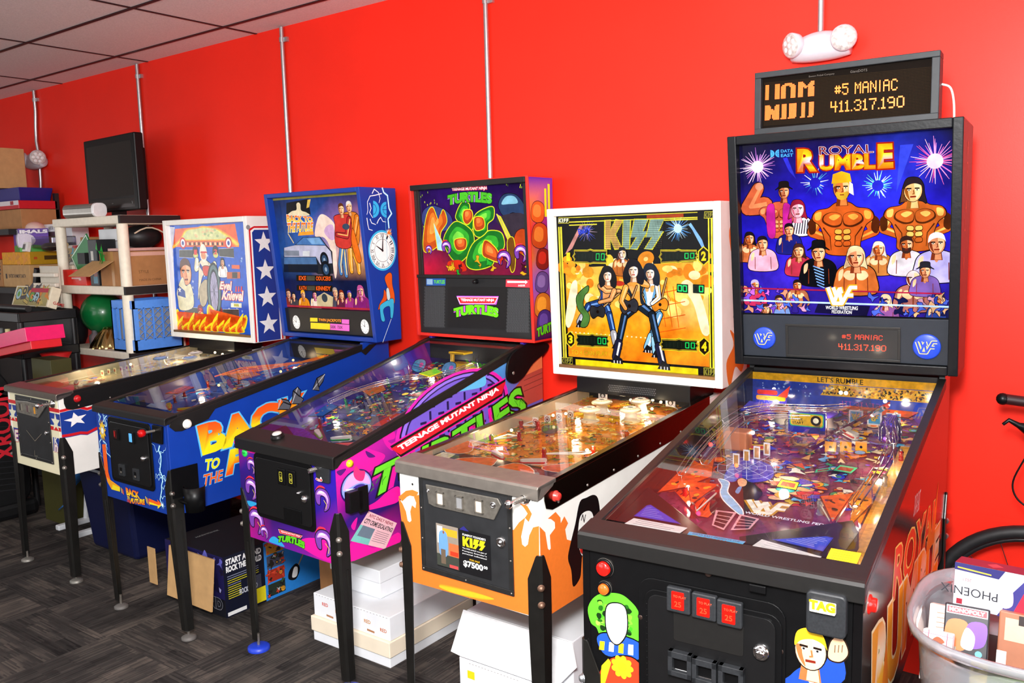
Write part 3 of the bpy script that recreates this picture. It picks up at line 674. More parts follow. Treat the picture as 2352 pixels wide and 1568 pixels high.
def scatter(a, box, n, cols, seed, size=(.01, .03), out='#1a0c06', kind='mix'):
    """loose printed shapes filling an area, the busy look of a playfield"""
    g = random.Random(seed); (x0, y0), (x1, y1) = box
    for i in range(n):
        c = (g.uniform(x0, x1), g.uniform(y0, y1)); r = g.uniform(*size); t = g.random(); co = g.choice(cols)
        if kind == 'flame' or (kind == 'mix' and t < .35):
            an = g.uniform(0, 2 * pi); pts = []
            for k in range(7): q = an + 2 * pi * k / 7; rr = r * (g.uniform(.25, .6) if k % 2 else g.uniform(.8, 1.7)); pts.append((c[0] + rr * cos(q), c[1] + rr * sin(q)))
            a.blob(pts, co, out, .0016, 4)
        elif t < .55: a.ell(c, r * 1.1, r * 1.1, out, 16); a.ell(c, r * .95, r * .95, co, 16); a.ell(c, r * .5, r * .5, g.choice(cols), 12)
        elif t < .75:
            an = g.uniform(-.6, .6); a.line([(c[0] - r * cos(an), c[1] - r * sin(an)), (c[0] + r * cos(an), c[1] + r * sin(an))], r * .7, out); a.line([(c[0] - r * .9 * cos(an), c[1] - r * .9 * sin(an)), (c[0] + r * .9 * cos(an), c[1] + r * .9 * sin(an))], r * .5, co)
        elif t < .87: a.star(c, r * 1.2, out, g.uniform(0, 6)); a.star(c, r, co, g.uniform(0, 6))
        else:
            an = g.uniform(0, 6); a.poly([(c[0] + r * 1.3 * cos(an + k), c[1] + r * 1.3 * sin(an + k)) for k in (0, 2.6, 3.7)], co)
def clearpost(p, u, t, h, col, r=.007):
    mb = MB(); m = glassy('tinted_' + col.strip('#'), col, .05, .25, col)
    mb.lathe([(r * 1.3, 0), (r, .004), (r * .8, h * .5), (r, h - .003), (r * .7, h)], p.P(u, t), m, p.pN, 10); mb.lathe([(r * .5, 0), (r * .5, .004), (0, .005)], p.P(u, t, h), STEEL, p.pN, 8)
    return mb
def rubber(p, pts, h=.018, r=.0028, col='#e8e4d8'):
    mb = MB(); mb.tube([p.P(u, t, h) for u, t in pts] + [p.P(*pts[0], h)], r, plain(col, .6), 6); return mb
def bumper_mesh(p, u, t, cap, ring='#f0e8d0', r=.033, lit=True):
    mb = MB(); N = p.pN
    mb.lathe([(r * 1.05, 0), (r * 1.05, .004), (r * .75, .007), (r * .62, .030), (r * .62, .036)], p.P(u, t), plain(ring, .3), N, 20)
    mb.lathe([(r * .9, .036), (r * 1.18, .040), (r * 1.15, .046), (r * .7, .052), (0, .053)], p.P(u, t), plain(cap, .2, emis=.05 if lit else 0, coat=.5), N, 24)
    a = Art(mb, p.P(u, t, .0535), (1, 0, 0), p.pV); a.ell((0, 0), r * .62, r * .62, '#f8f0d0', 20); a.ell((0, 0), r * .35, r * .2, '#2a2010', 14)
    for k in range(18):
        an = 2 * pi * k / 18; a.poly([(r * .72 * cos(an - .06), r * .72 * sin(an - .06)), (r * 1.02 * cos(an), r * 1.02 * sin(an)), (r * .72 * cos(an + .06), r * .72 * sin(an + .06))], '#c03818')
    return mb
def flipper_mesh(p, u, t, ang, col='#f4f0e0', L=.075, rub='#d02818'):
    mb = MB(); e = (cos(ang), sin(ang)); n = (-e[1], e[0])
    def out(k): return [p.P(u + e[0] * L * a + n[0] * b, t + e[1] * L * a + n[1] * b, k) for a, b in ((-.1, .007), (-.14, 0), (-.1, -.007), (.0, -.010), (.9, -.0055), (1.0, 0), (.9, .0055), (.0, .010))]
    A, B = out(.004), out(.022); V = A + B; k = 8
    mb.add(V, [tuple(range(k - 1, -1, -1)), tuple(range(k, 2 * k))] + [(i, (i + 1) % k, (i + 1) % k + k, i + k) for i in range(k)], plain(col, .3))
    mb.tube([p.P(u + e[0] * L * a + n[0] * b, t + e[1] * L * a + n[1] * b, .012) for a, b in ((-.12, 0), (0, -.011), (.9, -.0068), (1.02, 0), (.9, .0068), (0, .011), (-.12, 0))], .003, plain(rub, .6), 6)
    return mb
def wire_ramp(p, pts, name='wire_ramp', gap=.024, r=.0016, posts=True):
    mb = MB(); P = [p.P(*q) for q in pts]; side = [[], []]; low = [[], []]
    for i, c in enumerate(P):
        t = (P[min(i + 1, len(P) - 1)] - P[max(i - 1, 0)]).normalized(); b = t.cross(p.pN).normalized()
        for k, sg in enumerate((-1, 1)): side[k].append(c + b * sg * gap * .5 + p.pN * .012); low[k].append(c + b * sg * gap * .28)
    for L in side + low: mb.tube(L, r, CHROME, 6)
    for i in range(0, len(P), 3): mb.tube([side[0][i], low[0][i], low[1][i], side[1][i]], r, CHROME, 5)
    if posts:
        for i in (0, len(P) // 2, len(P) - 1): mb.tube([P[i], P[i] - p.pN * pts[i][2]], r * 1.2, CHROME, 5)
    return mb.build(name, p.pfo)
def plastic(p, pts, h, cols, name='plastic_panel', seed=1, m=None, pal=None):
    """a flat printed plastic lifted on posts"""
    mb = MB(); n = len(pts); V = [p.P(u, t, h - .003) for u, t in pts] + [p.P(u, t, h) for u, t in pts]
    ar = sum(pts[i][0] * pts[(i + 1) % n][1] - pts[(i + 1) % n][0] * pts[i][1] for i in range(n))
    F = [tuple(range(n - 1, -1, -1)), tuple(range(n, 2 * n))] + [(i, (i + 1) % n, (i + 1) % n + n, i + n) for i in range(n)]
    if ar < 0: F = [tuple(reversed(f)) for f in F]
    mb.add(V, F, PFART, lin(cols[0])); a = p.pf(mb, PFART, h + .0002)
    if len(cols) > 1: a.poly(inset(pts, -.003), cols[1])
    if pal:
        g = random.Random(seed); cx = sum(q[0] for q in pts) / n; cy = sum(q[1] for q in pts) / n
        for i in range(7):
            u, t = g.choice(pts); k = g.uniform(.1, .62); a.ell((cx + (u - cx) * k, cy + (t - cy) * k), g.uniform(.004, .010), g.uniform(.003, .007), g.choice(pal), 10, g.uniform(0, 3))
    return mb, a
def bulb(p, u, t, h, col='#fff2d0', e=6, r=.006):
    mb = MB(); mb.ball(p.P(u, t, h), r, plain(col, .3, emis=e), 10); return mb.build('lamp', p.pfo)

# ---------------------------------------------------------------- the black machine with the wrestling head, at the end of the row
p = Pin(5, 'glossy black pinball machine with blue wrestling backglass under an orange dot display')
GLOSSB = mat('gloss_black_side', '#0d0c0d', 0.16, noise=0.1, coat=0.0, spec=.3)
mb = MB(); p.cabinet(mb, BLACK, BLACK, GLOSSB)
a = p.front(mb)
for b_, l_ in (('#2c8a1c', 1), ('#58c428', 0)):
    a.blob([(-.283,.767),(-.259,.801),(-.212,.815),(-.183,.807),(-.158,.779),(-.159,.720),(-.184,.714),(-.207,.724),(-.250,.708),(-.263,.724),(-.277,.733)], b_)
g = random.Random(3); q = [(-.262,.787),(-.177,.725)]
for k in range(60):
    c = (g.uniform(q[0][0], q[1][0]), g.uniform(q[1][1], q[0][1])); a.blob([(c[0] + g.uniform(.004, .009) * cos(i * 1.2), c[1] + g.uniform(.003, .008) * sin(i * 1.2)) for i in range(5)], g.choice(['#3aa81c', '#78d834', '#1c5c12', '#9ae850', '#0c2c08']), None, 0, 3)
a.blob([(-.262,.698),(-.236,.717),(-.161,.714),(-.158,.677),(-.191,.672),(-.241,.665)], '#1f4fae', '#000')
for k, c in enumerate(['#f0c81c', '#f4f4f4', '#f0c81c', '#f4f4f4']): a.poly([lerp([(-.257,.671),(-.162,.679),(-.161,.710),(-.254,.697)], u, v) for u, v in ((k * .25, .1), (k * .25 + .13, .1), (k * .25 + .13, .9), (k * .25, .9))], c)
a.blob([(-.236,.777),(-.216,.791),(-.193,.787),(-.187,.754),(-.192,.722),(-.210,.698),(-.227,.704),(-.238,.733)], '#f2f2f4', '#101010')
a.blob([(-.255,.594),(-.234,.654),(-.178,.675),(-.140,.648),(-.127,.629)], '#e03a1c', '#000')
a.poly([(-.255,.594),(-.251,.637),(-.234,.658),(-.227,.650),(-.243,.597)], '#f0c81c')
c = [(-.200,.647)][0]
for k in range(9): an = 2 * pi * k / 9; a.ell((c[0] + .017 * cos(an), c[1] + .017 * sin(an)), .0105, .0075, '#f4c81c', 12, an)
a.ell(c, .011, .011, '#e0a818', 14)
# the printed man with one hand raised
a.blob([(.156,.707),(.166,.727),(.187,.749),(.225,.762),(.237,.787),(.241,.802),(.261,.793),(.260,.735)], '#1c46b0', '#000')
a.poly([(.189,.747),(.217,.760),(.210,.722),(.202,.720)], '#f0f0f4')
a.blob([(.237,.781),(.239,.809),(.248,.825),(.256,.830),(.268,.814),(.271,.795),(.257,.778)], '#e8b890', '#201008')
for k in range(3): a.line([lerp([(.243,.788),(.267,.795),(.267,.816),(.242,.810)], .2 + .27 * k, .2), lerp([(.243,.788),(.267,.795),(.267,.816),(.242,.810)], .25 + .27 * k, .9)], .0014, '#5a2c14')
face(a, [(.203,.786)][0], .036, '#f0c49a', '#f0c020', '#a86838', '#ffe4c4', 0)
for c, r, col in (([(-.236,.870)][0], .024, '#e01c14'), ([(-.236,.823)][0], .018, '#e8641c')):
    pass
a = p.side(mb)
a.text('ROYAL', [(.33, .775), (1.10, .70), (1.13, .80), (.36, .89)], '#d8401c', .02, '#e8c060', .03)
a.text('RUMBLE', [(.12, .585), (1.16, .56), (1.2, .70), (.10, .80)], '#e88a14', .05, '#f0e0b0', .03, grad=[(0, '#e07814'), (.45, '#f0b028'), (.55, '#f4eed8'), (1, '#e89a18')])
for q_ in ([(.1, .55), (.16, .66), (.2, .57), (.27, .72), (.32, .56)], [(.88, .7), (.95, .80), (1.0, .72), (1.12, .85), (1.06, .68)]): a.poly(q_, '#e07814')
a.text('DATA EAST', [(.62, .885), (.72, .875), (.74, .925), (.64, .935)], '#d8c8c8', .0)
mb.build('cabinet', p.root, .002)
p.rails(SATIN, .03); p.lockbar(SATIN, lip=.04, d=.055); p.glass(); p.legs(LEGB, mat('zinc_bolt', '#c8ccd0', .3, .9)); p.flippers('#d81c14', .035, p.ztop(.03) - .062, .014)
# front fittings
for c, r, col in (([(-.240,.868)][0], .0215, '#e81610'), ([(-.240,.821)][0], .0165, '#e8581a')):
    mb = MB(); mb.lathe([(r, 0), (r, .005), (r * .82, .008), (r * .78, .004)], (c[0], -.001, c[1]), BLACK, (0, -1, 0), 28); mb.lathe([(r * 1.02, 0), (r * 1.02, .002)], (c[0], -.001, c[1]), STEEL, (0, -1, 0), 28)
    mb.lathe([(r * .74, .004), (r * .74, .011), (r * .6, .014), (0, .0145)], (c[0], -.001, c[1]), plain(col, .2, emis=.5, coat=.5), (0, -1, 0), 24); mb.build('start_button', p.root)
mb = MB(); fr = rrect(([(-.159,1.003),(.156,.900)][0][0], .46), ([(.156,.900)][0][0], .868), .035); slab(mb, fr, .001, .005, BLACK)
x0, x1 = [(-.133,.882)][0][0], [(.138,.879)][0][0]
slab(mb, rrect((x0 - .01, .475), (x1 + .012, .846), .028), .005, .009, BLACK); door_f = mb.build('coin_door', p.root, .0015)
mb = MB(); slab(mb, rrect((x0, .485), (x1, .836), .022), .009, .013, mat('door_black', '#121213', .3, noise=.12)); 
for u in range(24): dome(mb, (x0 - .004, -.009, .50 + u * .0135), .0016, .0015, BLACK, n=6)
slab(mb, rrect([(-.072,.747)][0], [(.074,.789)][0], .006), .013, .0145, BLACK) if False else None
q = [(-.074,.746),(.076,.749),(.075,.800),(-.074,.797)]; slab(mb, rrect((q[0][0], q[0][1]), (q[2][0], q[2][1] + .012), .006), .013, .0142, SATIN)
mb.build('door_panel', door_f, .001)
for c in [(-.059,.839),(-.004,.837),(.049,.834)]:
    mb = MB(); slab(mb, rrect((c[0] - .026, c[1] - .026), (c[0] + .026, c[1] + .028), .004), .013, .026, mat('grey_plastic', '#26282b', .45, noise=.3, nscale=200)); mb.build('coin_entry', door_f, .003)
    mb = MB(); slab(mb, rrect((c[0] - .014, c[1] - .018), (c[0] + .013, c[1] + .020), .002), .026, .0275, plain('#e81008', .25, emis=.8))
    a = p.front(mb); a.h = .0272; a.words('25', (c[0], c[1] - .012), .012, '#f04020', .02, align='c', ); a.words('TO PLAY', (c[0] - .01, c[1] + .008), .005, '#f06040'); mb.build('price_window', door_f)
for c in [(-.056,.701),(-.003,.698),(.053,.698)]:
    mb = MB(); A, B = (c[0] - .026, c[1] - .028), (c[0] + .026, c[1] + .026)
    for q_ in ((A, (A[0] + .010, B[1])), ((B[0] - .010, A[1]), B), (A, (B[0], A[1] + .012)), ((A[0], B[1] - .014), B)): mb.box((q_[0][0], -.028, q_[0][1]), (q_[1][0], -.013, q_[1][1]), mat('grey_plastic'))
    mb.box((A[0] + .006, -.016, A[1] + .006), (B[0] - .006, -.013, B[1] - .006), BLACK); mb.box((A[0] + .010, -.018, A[1] + .010), (B[0] - .010, -.0155, A[1] + .013), CHROME); mb.build('coin_return', door_f, .002)
c = [(.111,.766)][0]; mb = MB(); mb.lathe([(.0165, 0), (.0165, .006), (.013, .009), (.009, .009), (.009, .014), (.007, .016), (0, .016)], (c[0], -.013, c[1]), CHROME, (0, -1, 0), 24); mb.build('door_lock', door_f)
mb = MB(); q = [(.085,.892),(.119,.903)]
mb.box((q[0][0], -.016, q[1][1] - .016), (q[1][0], -.010, q[1][1]), BLACK); mb.build('door_latch', door_f, .002)
for c in [(-.162,.913),(-.003,.901),(.158,.909),(-.154,.774),(.147,.772)]:
    mb = MB(); dome(mb, (c[0], -.001, c[1]), .0075, .005, mat('brown_bolt', '#4a3a34', .35, .7)); mb.build('carriage_bolt', p.root)
mb = MB(); q = [(.201,.917),(.273,.916),(.273,.836),(.196,.832)]; z0, z1 = q[3][1], q[0][1]; x0, x1 = q[0][0] - .003, q[1][0] - .002
slab(mb, rrect((x0, z0), (x1, z1), .010), .001, .024, mat('grey_plastic')); mb.build('launch_housing', p.root, .004)
q = [(.207,.902),(.254,.903),(.252,.883),(.206,.881)]; mb = MB(); mb.box((q[0][0], -.036, q[3][1]), (q[1][0], -.024, q[0][1]), plain('#efe8d8', .3, emis=.25)); a = p.front(mb); a.h = .0352
a.words('TAG', ((q[0][0] + q[1][0]) / 2, q[3][1] + .006), .018, '#e8c814', .04, align='c', out='#8a7a14', ow=.03); mb.build('launch_button', p.root, .002)
# the head
mb = p.head(mat('black_crackle', '#0e0f12', .34, noise=.2, nscale=90, bump=.15, spec=.25)); a = p.bside(mb)
for k in range(7): a.words('ROYAL RU'[k], (1.19, 1.80 - k * .055), .035, '#a04020', .02)
b5 = mb.build('backbox', p.root, .003)
mb = MB(); a = p.bface(mb, .035, ARTLIT); HB = p.q['W'] / 2 - .028
a.grid((-HB, .165), (HB, p.bH - .028), [['#241a78', '#2c1c90', '#2a1c88', '#301c90', '#241a78'], ['#2418a0', '#3a24c8', '#2a1c98', '#3a24c8', '#2c20b0'], ['#1c14a8', '#2418d0', '#2a20f0', '#2820f0', '#2018c8'], ['#140c50', '#1c1498', '#2018b8', '#2a30d8', '#161070'], ['#0c0828', '#120c40', '#18103c', '#1c2898', '#0a0820']])
a.poly([(.158,.542),(.167,.677),(.202,.677),(.178,.603)], '#3444e0'); a.poly([(-.152,.624),(-.169,.663),(-.156,.665),(-.130,.597)], '#2c2cc8')
for c, r, cols, cc in (([(-.249,.642)][0], .062, ['#e8a8f0', '#ffd8f4', '#c070d8'], '#ffe8f8'), ([(.259,.625)][0], .072, ['#f070c8', '#ff9ae0', '#ffd0e8', '#e85090'], '#ffd8f0')): a.burst(c, r, cols, 44, .0032, cc, 5)
for c, cols in (([(-.073,.582)][0], ['#2038c0', '#d8e0ff', '#50a0d0']), ([(.107,.564)][0], ['#58d8d0', '#a8f0e0', '#d8ffe8'])): a.burst(c, .046, cols, 26, .003, None, 9, .35)
maker_mark(a, [(-.207,.668),(-.180,.667),(-.180,.691),(-.207,.691)], '#48a8f0', '#141050')
a.text('DATA', [(-.175,.681),(-.137,.679),(-.136,.689),(-.175,.690)], '#48a8f0', .03); a.text('EAST', [(-.175,.667),(-.137,.666),(-.137,.676),(-.175,.677)], '#48a8f0', .03)
GR = [(0, '#e87010'), (.18, '#f8c818'), (.36, '#c83c10'), (.42, '#f6f6ff'), (.58, '#d8ecf8'), (.62, '#f8e020'), (1, '#f8a010')]
for t_, q_ in (('R', [(-.126,.618),(-.066,.616),(-.065,.685),(-.125,.688)]), ('UMBL', [(-.060,.618),(.101,.613),(.100,.658),(-.059,.665)]), ('E', [(.106,.613),(.150,.613),(.147,.684),(.106,.685)])): a.text(t_, q_, '#f8c818', .05, '#a01c08', .05, GR)
a.text('ROYAL', [(-.059,.665),(.095,.661),(.094,.685),(-.060,.690)], '#7a1420', .0, '#f8e8f0', .025)
# printed line-up of generic wrestlers
q = [(-.185,.518),(.007,.504),(.216,.504)]; S = [(-.290,.582),(-.056,.570)]; un = (S[1][0] - S[0][0]) / 800
limb(a, [(-.231,.519),(-.283,.513),(-.249,.574)], .055, .036, '#c85a34', '#f08a58', '#2a0810'); a.ell([(-.245,.580)][0], .013, .012, '#e89070', 14)
strongman(a, q[0], .10, '#c85838', '#60180c', '#f09860', 0, '#b8208c'); face(a, [(-.168,.560)][0], .020, '#c07048', '#181010', '#602010', '#f0a878', 5)
a.blob([(-.144,.457),(-.132,.471),(-.097,.476),(-.086,.455),(-.092,.423),(-.144,.424)], '#e8e0f0', '#180818')
for k in range(6): a.line([lerp([(-.141,.427),(-.092,.426),(-.094,.470),(-.138,.468)], k / 6, 0), lerp([(-.141,.427),(-.092,.426),(-.094,.470),(-.138,.468)], k / 6 + .12, 1)], .003, '#181020')
face(a, [(-.127,.503)][0], .024, '#f0a8b8', '#8a1830', '#c06078', '#ffd8e0', 3)
strongman(a, q[1], .142, '#c4561c', '#4a1c08', '#f4a040', 3); strongman(a, [(.208,.504)][0], .132, '#c05c20', '#4c2008', '#f8c060', 3)
face(a, [(.203,.545)][0], .030, '#f0b070', '#241820', '#905018', '#ffe0a0', 1); face(a, [(.006,.561)][0], .030, '#d87838', '#c8a028', '#702c0c', '#ffc080', 4)
a.poly([(-.024,.577),(.034,.579),(.029,.604),(.005,.613),(-.020,.605)], '#e8a818'); a.poly([(.028,.581),(.037,.573),(.040,.539),(.026,.548)], '#f0e8f8')
sk = ['#d07840', '#e09a68', '#e8a8a0', '#c86830', '#d88c60', '#f0c8c8']
crowd = [([(-.281,.414)][0],.018,1,'#181018','#c86838',True), ([(-.154,.439)][0],.018,0,'#181018','#181c70',False), ([(.110,.375)][0],.019,3,'#e0d0c8','#c07838',True), ([(.187,.386)][0],.022,4,'#38201c','#d8d0d8',False), ([(.268,.388)][0],.027,0,'#f4f0ff','#b8b0f0',False),
  ([(-.239,.397)][0],.021,0,'#20141c','#e8a8c0',False), ([(-.125,.372)][0],.019,3,'#40201c','#b83048',False), ([(-.065,.366)][0],.025,5,'#101014','#0c0c12',False), ([(.045,.351)][0],.028,3,'#f0d0a0','#c8682c',True),
  ([(-.267,.261)][0],.016,0,'#b8a8d0','#c83060',False), ([(.207,.285)][0],.024,2,'#181018','#a8645c',True), ([(.238,.308)][0],.018,5,'#202028','#7858a8',False), ([(-.190,.211)][0],.016,0,'#301c18','#7898d8',False), ([(.280,.220)][0],.017,0,'#302840','#284090',False), ([(-.131,.262)][0],.016,0,'#201418','#b86c48',True), ([(.131,.217)][0],.017,3,'#e8c8a0','#9858a0',False), ([(-.233,.182)][0],.015,1,'#402020','#d868a8',True)]
g = random.Random(11); a.clip = ((-HB, .168), (HB, p.bH - .03))
for c, r, st, hair, shirt, bare in crowd: bust(a, c, r, g.choice(sk), hair, shirt, st, '#7a3018', '#ffc898', bare)
q_ = [(-.087,.329),(-.037,.325),(-.040,.259),(-.071,.258)]
for k in range(7): a.line([lerp(q_, .1, .05 + k * .14), lerp(q_, .75, .2 + k * .14)], .0035, '#7aa8f0')
scatter(a, ([(-.308,.177)][0], [(-.102,.251)][0]), 26, ['#c868d8', '#7848d0', '#e8a0c8', '#4868d8', '#d89070', '#2c1c80'], 4, (.006, .015), '#180c40', 'flame')
scatter(a, ([(.090,.177)][0], [(.306,.239)][0]), 24, ['#4860d0', '#283ca8', '#c890a8', '#6048c8', '#d8a878', '#141848'], 6, (.006, .016), '#100c38', 'flame')
a.clip = None
a.poly([(-.068,.205),(.087,.201),(.077,.169),(-.079,.176)], '#141038')
a.line([(-.306,.253),(.284,.242)], .0045, '#a81c40'); a.line([(-.308,.212),(.307,.203)], .0055, '#b8d8f8')
wing_logo(a, [(-.039,.203),(.038,.205),(.050,.261),(-.039,.261)], '#f0f4ff', '#f0a818', .011, .008)
a.text('WORLD WRESTLING', [(-.045,.188),(.051,.187),(.052,.199),(-.044,.199)], '#f4f4f8', .02); a.text('FEDERATION', [(-.026,.175),(.033,.174),(.034,.185),(-.026,.186)], '#f4f4f8', .02)
a.line([(-HB, .168), (HB, .168)], .004, '#0c0c0e')
mb.build('backglass', b5)
GREYP = mat('speaker_panel_grey', '#262a31', .4, noise=.1, spec=.25)
mb = MB(); mb.prism([(0, 0), (0, 0)], 'x', 0, 0, GREYP) if False else None
def headbox(p, mb, u0, v0, u1, v1, h0, h1, m):
    P = [p.bp(u, v, h) for h in (h0, h1) for u, v in ((u0, v0), (u1, v0), (u1, v1), (u0, v1))]
    mb.add(P, [(0, 3, 2, 1), (4, 5, 6, 7), (0, 1, 5, 4), (1, 2, 6, 5), (2, 3, 7, 6), (3, 0, 4, 7)], m)
q = [(-.156,.132),(.168,.132),(.166,.038),(-.159,.040)]; DW = (q[3][0], min(q[2][1], q[3][1]), q[1][0], max(q[0][1], q[1][1]))
headbox(p, mb, -HB, .028, HB, .166, -.03, -.016, GREYP)
for r_ in ((DW[0] - .008, DW[1] - .008, DW[2] + .008, DW[1]), (DW[0] - .008, DW[3], DW[2] + .008, DW[3] + .008), (DW[0] - .008, DW[1], DW[0], DW[3]), (DW[2], DW[1], DW[2] + .008, DW[3])): headbox(p, mb, *r_, -.016, -.0125, SATIN)
a = p.bface(mb, .016)
a.rect((DW[0], DW[1]), (DW[2], DW[3]), '#16181a'); spk = mb.build('speaker_panel', b5, .001)
mb = MB(); a = p.bface(mb, .0155, DOTS)
a.dots(dot_rows('#5 MANIAC'), [(.006,.097),(.125,.097),(.126,.113),(.007,.113)], '#d83018', DOTS); a.dots(dot_rows('411.317.190'), [(-.004,.062),(.135,.063),(.136,.082),(-.004,.082)], '#e03c20', DOTS); mb.build('score_display', b5)
for c, r in (([(-.236,.090)][0], .0365), ([(.248,.084)][0], .0385)):
    mb = MB(); o_ = p.bp(c[0], c[1], -.016); mb.lathe([(r, 0), (r, .005), (r * .9, .007), (0, .0072)], o_, plain('#1c3fb4', .35), p.bN, 32); a = Art(mb, o_ + p.bN * .0075, (1, 0, 0), p.bV)
    wing_logo(a, [(-r * .72, -r * .5), (r * .55, -r * .5), (r * .75, r * .45), (-r * .72, r * .45)], '#1c3fb4', '#e8cc60', .006, .0045); mb.build('speaker_cover', b5)
# playfield of the black machine
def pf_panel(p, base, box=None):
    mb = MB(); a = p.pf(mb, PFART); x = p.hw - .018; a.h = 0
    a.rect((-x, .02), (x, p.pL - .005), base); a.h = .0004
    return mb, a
mb, a = pf_panel(p, '#74304c'); X5 = p.hw - .018; L5_ = p.pL
PAL = ['#e85a1c', '#f0a01c', '#f07828', '#e8a868', '#2c3cc0', '#58a8e0', '#7a3ca8', '#d84820', '#f0c848', '#c83028', '#3c8c5c', '#181430', '#e8c0a0']
a.clip = ((-X5, .02), (X5, L5_ - .005))
scatter(a, ((-X5, .45), (X5, L5_)), 420, PAL + ['#f0d8a8', '#f4f0e0', '#38b0d8'], 5, (.006, .020), '#181020')
a.blob([(-.152,.532),(-.158,.686),(-.071,.666),(-.039,.583),(-.076,.537)], '#3c3cb8', '#20104c'); w_ = [(-.121,.625)][0]
for k in range(10): an = 2 * pi * k / 10; a.line([w_, (w_[0] + .11 * cos(an), w_[1] + .11 * sin(an))], .0018, '#c8d0f0')
for r_ in (.03, .055, .08): a.loop([(w_[0] + r_ * cos(2 * pi * k / 10), w_[1] + r_ * sin(2 * pi * k / 10)) for k in range(10)], .0015, '#c8d0f0')
for q_ in ([(-.287,.429),(-.270,.630),(-.198,.575),(-.170,.459),(-.209,.446),(-.256,.407)], [(-.248,.421),(-.201,.448),(-.106,.349),(-.112,.299),(-.137,.299)]): a.poly(q_, '#e8541c')
g = random.Random(2)
for k in range(9): a.line([lerp([(-.275,.422),(-.115,.307),(-.138,.418),(-.263,.614)], k / 9, .1), lerp([(-.275,.422),(-.115,.307),(-.138,.418),(-.263,.614)], k / 9 + .03, g.uniform(.5, .9))], .004, '#70180c', .001)
a.blob([(-.130,.370),(-.137,.450),(-.122,.521),(-.084,.534),(-.039,.485),(-.036,.434),(-.044,.344),(-.041,.335),(-.081,.359),(-.104,.321)], '#18101c', '#000')
a.blob([(-.164,.528),(-.134,.516),(-.118,.457),(-.087,.416),(-.052,.369),(-.042,.339),(-.070,.363),(-.110,.408),(-.133,.451),(-.142,.491)], '#88c8f0', '#fff'); a.blob([(-.116,.534),(-.111,.553),(-.094,.541),(-.087,.511),(-.099,.501)], '#e8b088', '#101010'); a.blob([(-.099,.464),(-.101,.495),(-.093,.498),(-.088,.457)], '#58a0d8')
g = random.Random(8); cc = [(.001,.458),(.094,.492),(.079,.603),(-.024,.589)]
for k in range(46):
    c = lerp(cc, g.random(), g.random()); a.blob([(c[0] + g.uniform(.012, .03) * cos(i), c[1] + g.uniform(.008, .02) * sin(i)) for i in range(6)], g.choice(['#f0c8a0', '#e8b080', '#d89860', '#f4d8b8', '#e8a01c', '#c83828', '#4c3ca8', '#38a8a0']), '#2a1408', .0014, 3)
for k, q_ in enumerate(([(-.089,.262),(-.055,.248),(-.057,.348),(-.108,.344)], [(-.041,.253),(-.002,.273),(.002,.333),(-.047,.342)])):
    a.poly(inset(q_, -.008), '#f0c020'); a.poly(q_, '#e8a8b0'); a.poly([lerp(q_, u, v) for u, v in ((.12, .08), (.88, .08), (.88, .92), (.12, .92))], '#3c1420')
    for t in (.3, .5, .7): a.line([lerp(q_, .12, t), lerp(q_, .88, t)], .003, '#e8b0b0')
wing_logo(a, [(-.036,.361),(.057,.367),(.048,.431),(-.056,.432)], '#fff8e8', '#c89020', .013, .012)
a.words('WORLD WRESTLING FEDERATION', [(-.040,.350)][0], .012, '#f0f0ff', .02, -.02)
for c, cols in (([(-.015,.581),(.034,.575),(.040,.519),(-.014,.526)], ('#f0c820', '#c8402c')), ([(-.156,.752),(-.108,.761),(-.120,.810),(-.174,.800)], ('#f0c820', '#c83020')), ([(.091,.674),(.141,.669),(.151,.718),(.101,.724)], ('#40c888', '#a03c1c')), ([(.053,.644),(.090,.680),(.083,.695),(.051,.672)], ('#40c888', '#802c18'))): a.poly(c, '#141018'); a.poly([lerp(c, u, v) for u, v in ((.04, .08), (.96, .08), (.96, .92), (.04, .92))], cols[0]); a.poly([lerp(c, u, v) for u, v in ((.15, .25), (.85, .25), (.85, .75), (.15, .75))], cols[1])
a.poly([(.157,.535),(.240,.681),(.255,.611),(.237,.440),(.218,.371),(.185,.486)], '#e8641c'); a.poly([(.151,.523),(.200,.582),(.223,.664),(.237,.759),(.252,.685),(.234,.534),(.194,.461)], '#f0901c')
for k in range(9): q_ = [(.173,.511),(.221,.367),(.240,.478),(.234,.604)]; a.line([lerp(q_, .1 + .09 * k, .9), lerp(q_, .15 + .09 * k, .2)], .004, '#80240c', .001)
a.clip = None
a.rect((X5 - .055, .1), (X5 - .004, L5_ - .3), '#c8882c'); a.rect((X5 - .047, .1), (X5 - .016, L5_ - .32), '#e0a040'); a.rect((X5 - .06, .1), (X5 - .055, L5_ - .3), '#3c3028')
p.pfo = mb.build('playfield', p.root)
N = p.pfo
# rear panel
mb = MB(); y_ = p.q['L'] - .016; za, zt = p.q['zb'] - .125, p.q['zb'] - .012
a = Art(mb, (0, y_, 0), (1, 0, 0), (0, 0, 1), PFART); a.rect((-X5, za), (X5, zt), '#1c3ca8'); a.rect((-X5, zt - .024), (X5, zt), '#f0b41c'); a.words("LET'S RUMBLE", (0, zt - .020), .017, '#141414', .01, align='c')
a.poly([(-.06, zt - .062), (X5, zt - .062), (X5, zt - .026), (-.03, zt - .026)], '#e8b020'); g = random.Random(4)
for k in range(240): c = (g.uniform(-.05, X5 - .006), g.uniform(zt - .058, zt - .03)); a.ell(c, g.uniform(.002, .006), g.uniform(.0015, .004), g.choice(['#181408', '#a0681c', '#f4d048', '#d08820', '#3c2c10']), 7, g.uniform(0, 3))
for k in range(26): a.star((g.uniform(-X5 + .01, -.08), g.uniform(zt - .07, zt - .03)), g.uniform(.002, .006), '#a8d0f8', g.uniform(0, 6), .3, 4)
mb.build('rear_panel', p.root)
